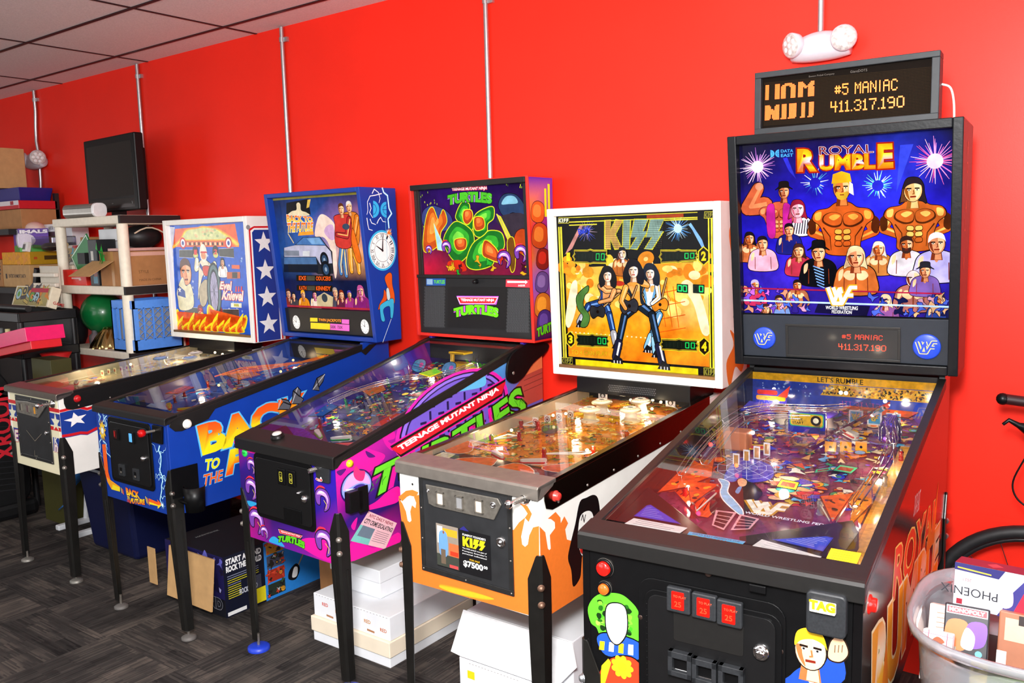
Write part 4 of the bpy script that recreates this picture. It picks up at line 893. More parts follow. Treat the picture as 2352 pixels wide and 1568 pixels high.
# apron with the cards
mb = MB(); ah = .045
for pts in ([(-X5, .03), (-X5, .29)] + [(-.283,.338),(-.057,.147)] + [(-.08, .03)], [(.06, .03)] + [(.012,.157),(.214,.320),(.238,.265)] + [(X5 - .06, .03)], [(-.08, .03), (-.085, .075), (.065, .085), (.06, .03)]):
    n = len(pts); V = [p.P(u, t, 0) for u, t in pts] + [p.P(u, t, ah) for u, t in pts]
    F = [tuple(range(2 * n - 1, n - 1, -1)), tuple(range(n))] + [(i, i + n, (i + 1) % n + n, (i + 1) % n) for i in range(n)]
    ar = sum(pts[i][0] * pts[(i + 1) % n][1] - pts[(i + 1) % n][0] * pts[i][1] for i in range(n)); F = F if ar < 0 else [tuple(reversed(f)) for f in F]
    mb.add(V, F, plain('#1c1114', .3))
ap = mb.build('apron', p.root, .001)
def card(p, par, pts, cols, h, name='instruction_card', txt=0, seed=1):
    mb = MB(); a = p.pf(mb, ART, h); a.poly(pts, cols[0])
    if len(cols) > 1: a.poly([((x - sum(q[0] for q in pts) / len(pts)) * .9 + sum(q[0] for q in pts) / len(pts), (y - sum(q[1] for q in pts) / len(pts)) * .9 + sum(q[1] for q in pts) / len(pts)) for x, y in pts], cols[1])
    g = random.Random(seed)
    for k in range(txt):
        v = .82 - .64 * k / max(txt - 1, 1); x0 = .12; 
        a.line([lerp(pts[:4], x0, v), lerp(pts[:4], g.uniform(.55, .88), v)], .0016, cols[2] if len(cols) > 2 else '#383838')
    return mb.build(name, par)
card(p, ap, [(-.249,.115),(-.113,.115),(-.105,.154),(-.239,.157)], ['#f2f2f0', '#f2f2f0', '#7a7a80'], ah + .001, txt=4)
card(p, ap, [(-.244,.167),(-.125,.166),(-.232,.239),(-.239,.232)], ['#2a2cb0', '#3848d8', '#a8b8f8'], ah + .001, txt=6)
card(p, ap, [(.048,.110),(.188,.109),(.193,.128),(.061,.159)], ['#f2f2f0', '#f2f2f0', '#b8b8b8'], ah + .001, txt=4)
card(p, ap, [(.080,.166),(.190,.151),(.196,.219),(.181,.221)], ['#1c3cc8', '#3454e0', '#c8d0ff'], ah + .001, txt=7)
mb = MB(); a = p.pf(mb, ART, ah + .001); q = [(-.093,.107),(.029,.110),(.033,.137),(-.095,.138)]; a.poly(q, '#58b8e8'); a.text('DATA EAST PRESENTS THE', [lerp(q, .08, .68), lerp(q, .92, .68), lerp(q, .92, .92), lerp(q, .08, .92)], '#184a88', .01); a.text('ROYAL', [lerp(q, .3, .08), lerp(q, .75, .08), lerp(q, .75, .55), lerp(q, .3, .55)], '#d8401c', .04); a.ell(lerp(q, .14, .3), .014, .008, '#f0d020'); a.ell(lerp(q, .88, .25), .012, .007, '#f0d020'); mb.build('title_sticker', ap)
mb = MB(); a = Art(mb, (0, 0, p.q['zl'] - .002), (1, 0, 0), Vector((0, 1, p.rise)), ART); a.rect((.215, .062), (.272, .105), '#f2d418')
for k in range(4): a.line([(.222, .070 + k * .009), (.262, .070 + k * .009)], .0015, '#6a5a10')
mb.build('warning_sticker', p.root)
# mechanisms
flipper_mesh(p, -.12, .20, -.55).build('flipper', N); flipper_mesh(p, .075, .20, pi + .55).build('flipper', N); flipper_mesh(p, .10, .93, 2.4).build('flipper', N)
g = random.Random(21)
for u, t in ((-.21, .40), (-.15, .30), (-.19, .48), (-.13, .42), (.12, .42), (.17, .33), (.17, .48), (-.24, .6), (-.23, .75), (.23, .62), (.24, .8), (-.1, .95), (.06, .98), (.2, 1.02)): clearpost(p, u, t, .034, g.choice(['#e03030', '#f06060', '#e8e8e8'])).build('post', N)
rubber(p, [(-.20, .41), (-.14, .30), (-.13, .43)]).build('rubber_ring', N); rubber(p, [(.12, .43), (.17, .33), (.175, .47)]).build('rubber_ring', N)
for pts, c, sd in (([(-.255, .48), (-.255, .33), (-.20, .38), (-.16, .47), (-.20, .60)], ('#7a180c', '#e8541c'), 1), ([(-.21, .42), (-.15, .29), (-.125, .43)], ('#7a180c', '#e8501c'), 2), ([(.115, .44), (.175, .31), (.185, .48)], ('#7a180c', '#e85a1c'), 3), ([(.20, .62), (.235, .44), (.21, .30), (.19, .45)], ('#7a280c', '#f08a1c'), 4), ([(-.26, 1.0), (-.15, .98), (-.13, 1.07), (-.26, 1.10)], ('#1c1c80', '#4c48d0'), 5), ([(.02, 1.08), (.22, 1.06), (.24, 1.12), (.04, 1.13)], ('#801408', '#e04018'), 6)):
    m_, a_ = plastic(p, pts, .037, c, seed=sd, pal=['#20100c', '#f0a028', '#802010']); m_.build('plastic_panel', N)
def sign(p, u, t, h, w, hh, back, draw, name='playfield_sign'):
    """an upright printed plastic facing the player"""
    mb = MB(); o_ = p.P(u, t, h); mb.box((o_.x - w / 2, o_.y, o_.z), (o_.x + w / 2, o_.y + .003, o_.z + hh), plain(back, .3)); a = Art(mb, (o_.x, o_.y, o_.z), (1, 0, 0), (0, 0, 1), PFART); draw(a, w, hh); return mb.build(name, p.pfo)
def s1_(a, w, h): a.rect((-w / 2, 0), (w / 2, h), '#2c38b8'); a.poly(rrect((-w / 2 + .004, h * .3), (w / 2 - .004, h - .004), .008), '#48c878'); a.poly(rrect((-w / 2 + .007, h * .3 + .003), (w / 2 - .007, h - .007), .007), '#f0c01c'); a.ell((w * .25, h * .62), h * .24, h * .24, '#181010'); a.ell((w * .25, h * .62), h * .13, h * .13, '#fff8d8'); [a.words(t_, (-w / 2 + .012, h * (.74 - .17 * k)), h * .13, '#181408', .02) for k, t_ in enumerate(('LITE', 'MODE', 'START'))]
sign(p, -.03, .90, .02, .105, .062, '#2430a0', s1_)
def s2_(a, w, h): a.rect((-w / 2, 0), (w / 2, h), '#3434b0'); a.poly(rrect((-w / 2 + .005, h * .62), (w / 2 - .03, h * .92), .006), '#d83028'); a.poly(rrect((-w / 2 + .002, h * .26), (w / 2 - .004, h * .56), .006), '#f0b01c'); a.poly([(w * .2, h * .55), (w * .6, h * 1.3), (w * .5, h * .5)], '#f04028'); a.words('WIN', (-w * .2, h * .33), h * .15, '#a04010')
sign(p, -.19, 1.10, .03, .10, .05, '#2c2c90', s2_)
for k in range(3):
    sign(p, .075 + .052 * k, 1.06, .006, .040, .040, '#e8e8f0', lambda a, w, h: (a.rect((-w / 2, 0), (w / 2, h), '#f4f4f8'), a.rect((-w / 2 + .004, .004), (w / 2 - .004, h - .004), '#48a8d8'), wing_logo(a, [(-w * .3, h * .3), (w * .3, h * .3), (w * .3, h * .75), (-w * .3, h * .75)], '#e8d048', '#284890', .003, .002)), 'drop_target')
for k in range(3): sign(p, .055 + .038 * k, .82 + .012 * k, .0, .030, .030, '#e8901c', lambda a, w, h: (a.rect((-w / 2, 0), (w / 2, h), '#f0a01c'), a.ell((0, h / 2), .004, .004, '#201408', 10)), 'drop_target')
for k in range(4): sign(p, -.155 + .018 * k, .64 + .035 * k, .0, .018, .036, '#f0f0f0', lambda a, w, h: (a.rect((-w / 2, 0), (w / 2, h), '#f4f4f8'), a.rect((-w / 2 + .003, .004), (w / 2 - .003, h - .004), '#c89048')), 'standup_target')
wire_ramp(p, [(-.225, .42, .05), (-.235, .52, .055), (-.24, .66, .06), (-.235, .80, .062), (-.215, .90, .065), (-.16, .95, .066), (-.08, .965, .066), (0, .98, .066), (.06, 1.03, .06)])
wire_ramp(p, [(-.20, .52, .045), (-.20, .64, .05), (-.205, .76, .055), (-.19, .85, .058), (-.14, .895, .06), (-.06, .91, .06), (.02, .93, .058)])
wire_ramp(p, [(.205, .38, .045), (.215, .50, .05), (.225, .64, .055), (.225, .78, .06), (.20, .88, .062), (.185, .96, .062)])
mb = MB(); mb.lathe([(.030, 0), (.030, .03), (.022, .055), (.018, .07)], p.P(.19, .94, .01), glassy('violet_plastic', '#c8a8ff', .05, .15, '#8050e0'), p.pN, 20)
for k in range(7): an = k * pi / 6; mb.tube([p.P(.19 + .03 * cos(an + 3), .94 + .03 * sin(an + 3), .01), p.P(.19 + .03 * cos(an + 3), .94 + .03 * sin(an + 3), .05), p.P(.20, .96, .085)], .0018, CHROME, 5)
mb.build('ramp_funnel', N)
mb = MB(); V = []; 
for i in range(12):
    t = i / 11; u_, v_, h_ = -.02 + .16 * t, .78 + .30 * t, .012 + .05 * t
    for w_, hh in ((-.03, .022), (-.028, 0), (.028, 0), (.03, .022)): V.append(p.P(u_ + w_, v_ - w_ * .5, h_ + hh))
mb.add(V, [(i * 4 + j, i * 4 + j + 1, i * 4 + j + 5, i * 4 + j + 4) for i in range(11) for j in range(3)], glassy('smoky_plastic', '#c8c0c4', .06, .18, '#8a8088'), smooth=True); mb.build('plastic_ramp', N)
for u, t, c in ((-.06, 1.0, '#58a0f0'), (.0, 1.02, '#7048d8'), (-.14, 1.03, '#d87030')): bumper_mesh(p, u, t, c, r=.028).build('pop_bumper', N)
for u, t, h, c, e in ((-.185, 1.12, .075, '#ffe0d8', 9), (-.15, .78, .05, '#fff4e0', 7), (-.17, .745, .05, '#fff4e0', 7), (.02, 1.12, .08, '#fff8e8', 7), (.035, 1.12, .08, '#fff8e8', 7), (.15, 1.10, .07, '#fff8e8', 5), (-.16, .36, .03, '#ff40a0', 9), (-.2, .44, .03, '#ff3828', 6), (-.14, .60, .02, '#ff6030', 4), (-.24, .68, .04, '#ff3020', 5)): bulb(p, u, t, h, c, e)
mb = MB(); mb.box((-.045, -.03, 0), (.045, .03, .055), plain('#d8865c', .35), None); o_ = mb.build('ball_cage_cover', N, .004); o_.location = p.P(-.20, .76, .005)

# ---------------------------------------------------------------- the white machine with orange flames
def lamps(p, pts, col=(1, .82, .6), e=.5):
    """the small general-illumination lamps under the glass"""
    for u, t in pts:
        ld = D.lights.new('playfield_lamp', 'POINT'); ld.energy = e; ld.color = col; ld.shadow_soft_size = .012
        o = D.objects.new('playfield_lamp', ld); COLL.objects.link(o); o.parent = p.root; o.location = p.P(u, t, .034)
lamps(p, [(-.2, .4), (.2, .42), (-.22, .75), (.2, .72), (0, .92), (-.18, 1.08), (.18, 1.1), (0, .55)])
def old_door(p, q, bez, faces, cols, lock, studs):
    """riveted steel frame, dark door, die-cast entry bezel with three windows and a lock"""
    (x0, z0), (x1, z1) = q; w = (x1 - x0) * .045; F_ = mat('grey_steel_frame', '#4a4a4a', .4, .8, noise=.2)
    mb = MB()
    for a_, b_ in (((x0, z0), (x1, z0 + w)), ((x0, z1 - w), (x1, z1)), ((x0, z0 + w), (x0 + w, z1 - w)), ((x1 - w, z0 + w), (x1, z1 - w))): mb.box((a_[0], -.006, a_[1]), (b_[0], -.001, b_[1]), F_)
    for k in range(4):
        for xx in (x0 + w / 2, x1 - w / 2): dome(mb, (xx, -.006, z0 + w / 2 + (z1 - z0 - w) * k / 3), .003, .002, STEEL, n=8)
    for zz in (z0 + w / 2, z1 - w / 2): dome(mb, ((x0 + x1) / 2, -.006, zz), .003, .002, STEEL, n=8)
    d = mb.build('coin_door', p.root, .001); mb = MB(); mb.box((x0 + w, -.0045, z0 + w), (x1 - w, -.001, z1 - w), mat('charcoal_door', '#2b2c2e', .35, noise=.25, nscale=20)); mb.build('door_panel', d, .001)
    mb = MB(); slab(mb, bez, .0045, .010, mat('die_cast_zinc', '#a09a90', .42, .8, noise=.25, nscale=60)); B = mb.build('entry_bezel', d, .002)
    for c, k in zip(faces, cols):
        mb = MB(); h_ = (bez[0][1] - bez[-1][1]); wx, wz = .016, .021
        for a_, b_ in (((-wx, -wz), (wx, -wz + .004)), ((-wx, wz - .004), (wx, wz)), ((-wx, -wz), (-wx + .004, wz)), ((wx - .004, -wz), (wx, wz))): mb.box((c[0] + a_[0], -.015, c[1] + a_[1]), (c[0] + b_[0], -.010, c[1] + b_[1]), mat('die_cast_zinc'))
        mb.box((c[0] - wx + .004, -.0115, c[1] - wz + .004), (c[0] + wx - .004, -.010, c[1] + wz - .004), plain(k, .35)); mb.build('coin_window', B)
    for c, r in lock:
        mb = MB(); mb.lathe([(r, 0), (r, .005), (r * .7, .008), (r * .6, .006), (r * .35, .006), (r * .3, .010), (0, .010)], (c[0], -.0045, c[1]), CHROME, (0, -1, 0), 18); mb.build('door_lock', d)
    return d
def plunger(p, c, L=.055):
    mb = MB(); mb.lathe([(.022, 0), (.022, .004), (.017, .010), (.010, .012), (.010, .016)], (c[0], -.001, c[1]), CHROME, (0, -1, 0), 8); mb.cyl((c[0], -.012, c[1]), (c[0], -L, c[1]), .004, CHROME, n=10)
    mb.tube([(c[0] + .0075 * cos(k * .9), -.014 - (L - .026) * k / 60, c[1] + .0075 * sin(k * .9)) for k in range(61)], .0011, STEEL, 5)
    mb.lathe([(.004, 0), (.009, .004), (.0125, .010), (.0125, .014), (.008, .019), (0, .020)], (c[0], -L, c[1]), CHROME, (0, -1, 0), 16); return mb.build('plunger', p.root)
p = Pin(4, 'white pinball machine painted with orange flames, bright yellow-orange backglass showing musicians')
mb = MB(); p.cabinet(mb, WHITEP); a = p.front(mb)
OR = '#f07a2c'
a.poly([(-.281,.779),(-.264,.763),(-.250,.739),(-.244,.710),(-.235,.707),(-.227,.714),(-.231,.742),(-.222,.765),(-.207,.758),(-.203,.776),(-.212,.793),(-.192,.804),(-.177,.799),(.182,.762),(.203,.789),(.225,.807),(.209,.748),(.212,.725),(.222,.720),(.232,.729),(.238,.757),(.252,.783),(.273,.791),(.268,.525),(.233,.518),(-.247,.510)], OR)
a.poly([(-.281,.782),(-.246,.808),(-.217,.816),(-.192,.812),(-.202,.795),(-.231,.795),(-.244,.788),(-.265,.770)], OR); a.poly([(.205,.846),(.234,.842),(.249,.822),(.237,.796),(.224,.806),(.234,.820),(.221,.835)], OR)
for k in range(4): a.blob([lerp([(-.113,.535),(.104,.540),(.098,.523),(-.120,.511)], u, v) for u, v in ((0, .2 + .1 * k), (.3, .1 * k), (.7, .05 * k), (1, .3), (.8, 1 - .1 * k), (.4, 1), (.1, .8))], ['#f08a28', '#f09c24', '#f4ae24', '#f4b828'][k])
q = [(-.216,.834),(-.229,.857)]
a.ell(q[0], .004, .004, '#181818', 10)
a = p.side(mb)
a.poly([(-.001,.790),(.026,.765),(.037,.713),(.044,.707),(.051,.709),(.048,.750),(.075,.763),(.074,.781),(.056,.795),(.040,.801),(.079,.810),(.103,.786),(.104,.769),(.123,.785),(.142,.758),(.126,.744),(.134,.711),(.163,.697),(.225,.632),(.224,.514),(.044,.518),(-.010,.531)][:-2] + [(1.2, .79), (1.2, p.q['b0']), (0, p.q['b0'])], OR)
for d_ in (0, .44):
    a.blob([(y + d_, z) for y, z in [(.288,.806),(.243,.809),(.206,.805),(.180,.746),(.151,.690),(.138,.651),(.154,.610),(.163,.556),(.201,.571),(.210,.610),(.217,.635),(.251,.652),(.301,.655),(.320,.706),(.313,.779)]], '#0c0b0c', n=4)
    a.blob([(y + d_, z) for y, z in [(.250,.766),(.209,.761),(.194,.715),(.198,.668),(.216,.635),(.242,.645),(.285,.688),(.278,.746)]], '#f2f0ea', n=4)
    for q_ in ([(.212,.746),(.221,.762),(.228,.737),(.237,.758)], [(.207,.711),(.227,.696),(.244,.705)], [(.199,.696),(.219,.680),(.210,.674),(.226,.660)]): a.line([(y + d_, z) for y, z in q_], .004, '#0c0b0c')
mb.build('cabinet', p.root, .002)
p.rails(mat('rail_steel', '#8f8a80', .2, 1.0, noise=.1), .088); p.lockbar(STEEL, lip=.040, d=.078); p.glass(); p.legs(LEGB, mat('rusty_bolt', '#8a6a58', .5, .7)); p.flippers('#e03c34', .075, p.ztop(.07) - .052, .012)
d = old_door(p, (([(-.185,.712)][0][0], [(.002,.562)][0][1]), ([(.180,.715)][0][0], [(.007,.873)][0][1])), [(-.152,.846),(.132,.849),(.145,.831),(.116,.781),(-.119,.780),(-.142,.786)], [(-.090,.811),(-.013,.811),(.063,.813)], ('#e8d8c8', '#8f8f90', '#e8d8c8'), (([(.138,.718)][0], .016), ([(.115,.826)][0], .011), ([(-.142,.828)][0], .006)), 1)
plunger(p, [(.229,.867)][0], .07)
mb = MB(); dome(mb, ([(.148,.885)][0][0], -.001, [(.148,.885)][0][1]), .009, .003, STEEL); mb.build('steel_plug', p.root)
mb = MB(); a = p.front(mb); a.h = .0055; q = [(-.117,.591),(.098,.594),(.103,.729),(-.110,.729)]; x0, x1, z0, z1 = q[0][0], q[1][0], (q[0][1] + q[1][1]) / 2, (q[2][1] + q[3][1]) / 2; Q = [(x0, z0), (x1, z0), (x1, z1), (x0, z1)]; R = lambda u0, v0, u1, v1: [lerp(Q, u0, v0), lerp(Q, u1, v0), lerp(Q, u1, v1), lerp(Q, u0, v1)]
a.poly(Q, '#111114'); a.poly(R(0, .02, .42, 1), '#8f8478'); a.poly(R(0, .02, .42, .3), '#3c4038'); a.poly(R(.1, .75, .4, .92), '#e0a028'); a.poly(R(.02, .55, .12, .95), '#e8e4dc'); a.poly(R(.24, .3, .42, .6), '#c8683c'); a.poly(R(.26, .32, .41, .42), '#d83820')
a.blob(R(.06, .3, .2, .8), '#6898d8'); a.poly(R(.08, .08, .17, .42), '#6a5a4a'); a.ell(lerp(Q, .14, .82), .004, .005, '#8a5a40', 12); a.poly(R(.24, .03, .40, .10), '#e04848')
a.poly(R(.44, .98, .62, 1.0)[:2] + [lerp(Q, .53, 1.08)], '#2c2a78')
a.text("FUNSPOT FOUNDER'S", R(.5, .86, .92, .91), '#f0f0f0', .02); bolt_logo(a, R(.5, .62, .92, .84), ['#f0dc1c'] * 4, '#8a7a10', .0008)
for k, t_ in enumerate(('This KISS pinball was part of', "Funspot founder's", 'personal collection!')): a.text(t_, R(.49, .55 - .06 * k, .93, .59 - .06 * k), '#e8e8e8', .01)
a.text('FOR SALE', R(.62, .32, .80, .36), '#e8b81c', .02); a.text('$7500', R(.50, .14, .86, .30), '#f8f8f8', .04); a.text('00', R(.87, .22, .94, .29), '#f8f8f8', .03); mb.build('sale_sign', d)
# head
mb = p.head(WHITEP); a = p.bside(mb); a.words('3', (1.10, 1.34), .075, '#101010', .01); a.words('3', (1.10, 1.28), .05, '#101010', .0)
for o_ in ((1.06, 1.60), (1.04, 1.12)): a.blob([(o_[0] + .16 * x, o_[1] + .12 * y) for x, y in ((0, 0), (.4, .5), (.2, 1), (.7, .7), (1, 1.2), (1.1, .3), (.9, -.4), (.5, -.2), (.2, -.8))], OR)
b = mb.build('backbox', p.root, .003)
mb = MB(); a = p.bface(mb, .025, ARTLIT); HB = p.q['W'] / 2 - .030; T_ = p.bH - .03
a.rect((-HB, .03), (HB, T_), '#0c0a0c')
Z = lambda u, v: (-HB + 2 * HB * u, .03 + (T_ - .03) * v)
g = random.Random(12)
a.quadgrid([Z(.05, .07), Z(.955, .07), Z(.955, .70), Z(.05, .66)], [['#f09018', '#f4a020', '#f07810', '#f4981c', '#f08414'], ['#f0860c', '#f8a818', '#f4a01c', '#f07c10', '#f8b028'], ['#f8b030', '#fcd858', '#f09420', '#f8c040', '#fce080'], ['#f0a028', '#f8c848', '#f8b838', '#f09c20', '#f8c040']])
for k in range(34):
    u = g.choice([g.uniform(.06, .26), g.uniform(.72, .95), g.uniform(.3, .7)]); v = g.uniform(.4, .72); c = Z(u, v); r = g.uniform(.012, .034)
    for j in range(4): a.ell((c[0] + g.uniform(-r, r), c[1] + g.uniform(-r, r)), r * g.uniform(.5, 1), r * g.uniform(.4, .9), g.choice(['#f8c838', '#fce074', '#f0a01c', '#e88410', '#fff0b0']), 14)
for q_, c_ in (([(-.318,.220),(-.291,.344),(-.271,.384),(-.253,.374),(-.264,.273),(-.298,.195)], '#fff4c8'), ([(.256,.298),(.229,.343),(.214,.385),(.240,.390),(.283,.335),(.316,.208),(.286,.197)], '#fff0c0')): a.blob(q_, c_)
for u in (.66, .70, .74, .78): a.line([Z(u, .30), Z(u - .03, .55)], .003, '#e05c10'); a.line([Z(.64, .26 + (u - .66) * 2), Z(.82, .30 + (u - .66) * 2)], .003, '#d85010')
for k in range(30): a.ell(Z(.08 + .029 * k, .235 - .0006 * k), .004, .003, '#fce8a8', 8)
for q_ in ([(-.309,.490),(-.232,.604),(-.214,.608),(-.271,.515)], [(.319,.458),(.253,.576),(.238,.595),(.248,.601),(.291,.539)]): a.poly(q_, '#c88880' if q_[0][0] < 0 else '#80b8f0')
a.burst([(-.200,.581)][0], .05, ['#6060c0', '#c8a8c0', '#4858c8'], 34, .002, None, 3, .2); a.burst([(.196,.582)][0], .055, ['#70b8f8', '#d0f0ff', '#3878d0'], 44, .0026, '#c8ecff', 4)
a.words('Bally', [(-.236,.562)][0], .030, '#2c48e0', .02, .18)
for (u0, v0), (u1, v1) in (((.012, .02), (.02, .93)), ((.028, .02), (.038, .93)), ((.958, .06), (.966, .95)), ((.974, .06), (.984, .95)), ((.09, .955), (.90, .962)), ((.09, .935), (.28, .942)), ((.66, .945), (.90, .952)), ((.09, .985), (.90, .990))): a.rect(Z(u0, v0), Z(u1, v1), '#e8dc38')
a.rect(Z(.6, .964), Z(.82, .983), '#a83c10'); a.rect(Z(.10, .012), Z(.89, .055), '#f4dc14'); a.rect(Z(.02, .02), Z(.028, .93), '#8a8428')
for q_ in ([(-.333,.620),(-.283,.619),(-.281,.636),(-.331,.636)], [(.301,.619),(.342,.617),(.342,.635),(.303,.636)], [(-.347,.042),(-.292,.045),(-.290,.066),(-.346,.063)], [(.292,.042),(.339,.044),(.339,.068),(.292,.066)]): a.poly(inset(q_, .004), '#e8dc38'); a.poly(inset(q_, .002), '#0c0a0c'); bolt_logo(a, q_, ['#f0f0d0' if q_[0][1] > .4 and q_[0][0] < 0 else '#8a8430'] * 4, '#0c0a0c', .001)
bolt_logo(a, [(-.117,.511),(.133,.508),(.146,.618),(-.113,.622)], ['#e0b058', '#8fb0a0', '#88b0a8', '#90b4a8'], '#e8e020', .0045, '#30302c')
# four generic players, drums behind
for x, y, r in ((850,505,.040), (905,470,.03), (690,540,.03)): pass
dr = [(.061,.471),(-.057,.377),(.089,.426)]; a.ell(dr[0], .036, .028, '#e08818', 24, .4); a.ell(dr[0], .010, .008, '#f8d880', 12, .4); a.ell(dr[1], .022, .010, '#c03018', 18); a.ell(dr[2], .03, .012, '#d07818', 18)
bust(a, [(-.041,.491)][0], .020, '#f0e0d8', '#1c1c20', '#c06820', 3, bare=True)
gt = lambda pts: dict(zip(('head', 'neck', 'hip', 'kneel', 'kneer', 'footl', 'footr', 'handl', 'handr'), pts))
J = gt([(.078,.416),(.075,.383),(.072,.302),(.114,.260),(.085,.255),(.057,.132),(.094,.115),(.042,.378),(.083,.302)]); J['guitar'] = [tuple([(.117,.299),(.146,.398)])]; guitarist(a, J, .022, '#68a8d8', '#e8f0f8', '#182030', '#90c8e8', '#ffffff', '#e88c20')
J = gt([(-.109,.406),(-.110,.366),(-.127,.302),(-.203,.285),(-.106,.253),(-.248,.217),(-.081,.139),(-.057,.348),(-.150,.301)]); J['guitar'] = [tuple([(-.160,.263),(-.046,.348)])]; guitarist(a, J, .022, '#1c3c78', '#e09858', '#181418', '#a8a8b0', '#78a8f0', '#28282c')
a.blob([(-.203,.365),(-.255,.324),(-.252,.273),(-.229,.244),(-.243,.202),(-.213,.204),(-.199,.245),(-.227,.284),(-.220,.325),(-.201,.345)], '#4c7c38', '#142008')
J = gt([(.007,.426),(.006,.382),(.024,.301),(-.038,.250),(.082,.259),(-.083,.084),(.123,.074),(-.032,.280),(.048,.388)]); J['guitar'] = [tuple([(-.015,.290),(.020,.368)])]; guitarist(a, J, .025, '#16222e', '#f0a040', '#120c18', '#20203c', '#5880b8', '#303038')
lens = mat('display_window', '#10160f', .08, noise=.02)
for q_, n_, t_ in (([(-.255,.466),(-.118,.463),(-.115,.498),(-.253,.500)], [(-.299,.465),(-.281,.465),(-.280,.499),(-.298,.499)], '1'), ([(.132,.463),(.263,.470),(.264,.495),(.132,.496)], [(.288,.463),(.307,.464),(.308,.499),(.288,.497)], '2'), ([(-.257,.127),(-.122,.130),(-.121,.163),(-.256,.162)], [(-.305,.128),(-.283,.128),(-.282,.163),(-.304,.163)], '3'), ([(.127,.134),(.260,.136),(.261,.165),(.127,.162)], [(.284,.132),(.305,.132),(.306,.168),(.285,.165)], '4')):
    o_ = [lerp(q_, u, v) for u, v in ((-.05, -.14), (.4, -.14), (.5, -.24), (.6, -.14), (1.05, -.14), (1.02, .2), (1.08, .5), (1.02, .8), (1.05, 1.14), (.6, 1.14), (.5, 1.26), (.4, 1.14), (-.05, 1.14), (-.02, .8), (-.08, .5), (-.02, .2))]
    a.poly(inset(o_, .005), '#e8d428'); a.poly(inset(o_, .002), '#0c0a0c'); a.poly(inset(o_, 0), '#c8a830'); a.poly(inset(o_, -.002), '#0a0a08'); a.poly(q_, '#101810')
    for k in range(5): a.line([lerp(q_, .1 + .12 * k, .15), lerp(q_, .1 + .12 * k, .85)], .0015, '#1c281c')
    for u in (.70, .87): r_ = [lerp(q_, x, y) for x, y in ((u, .16), (u + .1, .16), (u + .1, .84), (u, .84))]; a.loop(r_, .0034, '#1cd05c')
    if t_ in '234': c = lerp(n_, .5, .5); a.poly([(c[0] + .022 * x, c[1] + .036 * y) for x, y in ((0, -1), (1, -.5), (1, .5), (0, 1), (-1, .5), (-1, -.5))], '#e8d428'); a.poly([(c[0] + .018 * x, c[1] + .031 * y) for x, y in ((0, -1), (1, -.5), (1, .5), (0, 1), (-1, .5), (-1, -.5))], '#201408')
    a.text(t_, n_, '#f0dc1c', .05)
for q_, n_ in (([(.188,.347),(.235,.344),(.235,.377),(.189,.379)], 2), ([(.254,.346),(.299,.344),(.300,.377),(.254,.378)], 1)):
    a.poly(q_, '#10201a')
    for u in ((.12, .56)[-n_:]): r_ = [lerp(q_, x, y) for x, y in ((u, .2), (u + .3, .2), (u + .3, .82), (u, .82))]; a.loop(r_, .004, '#28e878')
    if n_ == 1: r_ = [lerp(q_, x, y) for x, y in ((.12, .2), (.4, .2), (.4, .82), (.12, .82))]; a.loop(r_, .002, '#24342c')
a.text('1 TO 4 CAN PLAY', [(-.306,.083),(-.117,.087),(-.117,.105),(-.305,.102)], '#e8b818', .02, '#a86810', .02)
mb.build('backglass', b)
mb = MB(); q = p.q; mb.box((-HB, q['yb0'] + .0, q['zb0'] + .03), (HB, q['yb0'] + .026, q['zb0'] + .042), mat('brass_trim', '#9a7448', .35, .8)); mb.build('glass_trim', b)
mb = MB(); mb.box((-.25, q['yb0'] - .01, q['zb'] - .012), (.25, q['yb0'] + .2, q['zb0']), BLACK)
for i in range(28):
    for j in range(4): c = (-.10 + .0075 * i + .0037 * (j % 2), q['yb0'] - .0102, q['zb'] + .004 + .0075 * j); mb.cyl(c, (c[0], c[1] + .002, c[2]), .0028, mat('mesh_grey', '#55565a', .4, .6), n=6)
mb.build('head_pedestal', p.root, .002)
# playfield
mb, a = pf_panel(p, '#e8841c'); X = p.hw - .018; a.clip = ((-X, .02), (X, p.pL - .01))
PK = ['#f0a01c', '#e8641c', '#f8c838', '#d84818', '#c8b020', '#5c6c1c', '#f08820', '#28281c', '#f8d860']
scatter(a, ((-X, .2), (X, p.pL)), 520, PK, 8, (.005, .017), '#4a2a08', 'flame'); scatter(a, ((-X, .3), (X, p.pL)), 60, PK + ['#48a050', '#e8e0c0'], 9, (.006, .014), '#2a1808')
for q_ in ([(-.357,.408),(-.256,.456),(-.223,.352),(-.248,.311)], [(-.155,.630),(-.110,.650),(-.068,.575),(-.104,.558)]): a.blob(q_, '#2c3418', '#181408')
for k in range(7):
    for j in range(3): c = (-.06 + .05 * j + .01 * (k % 2), .35 + .06 * k); a.ell(c, .011, .008, '#7a3410', 14); a.ell(c, .009, .006, g.choice(['#f0a838', '#f8d070', '#e07828']), 14)
a.clip = None; p.pfo = N = mb.build('playfield', p.root); lamps(p, [(-.2, .42), (.2, .4), (-.15, .85), (.1, .95), (-.05, 1.02), (.2, .75), (0, .6)], (1, .8, .5), .3)
mb = MB(); a = p.pf(mb, PFART, .022); a.rect((-X, .02), (X, .20), '#18140e'); a.h += .0002
for q_ in ([(-X, .20), (-X, .32), (-.17, .24), (-.19, .19)], [(X, .20), (X, .30), (.15, .22), (.17, .18)], [(-.17, .02), (-.15, .15), (-.03, .20), (-.01, .03)], [(.02, .04), (.04, .19), (.14, .16), (.2, .03)]): a.blob(q_, '#e8641c', '#f0e0c0', .003, 3)
a.words('Bally', (-.13, .09), .035, '#181008', .03, .1)
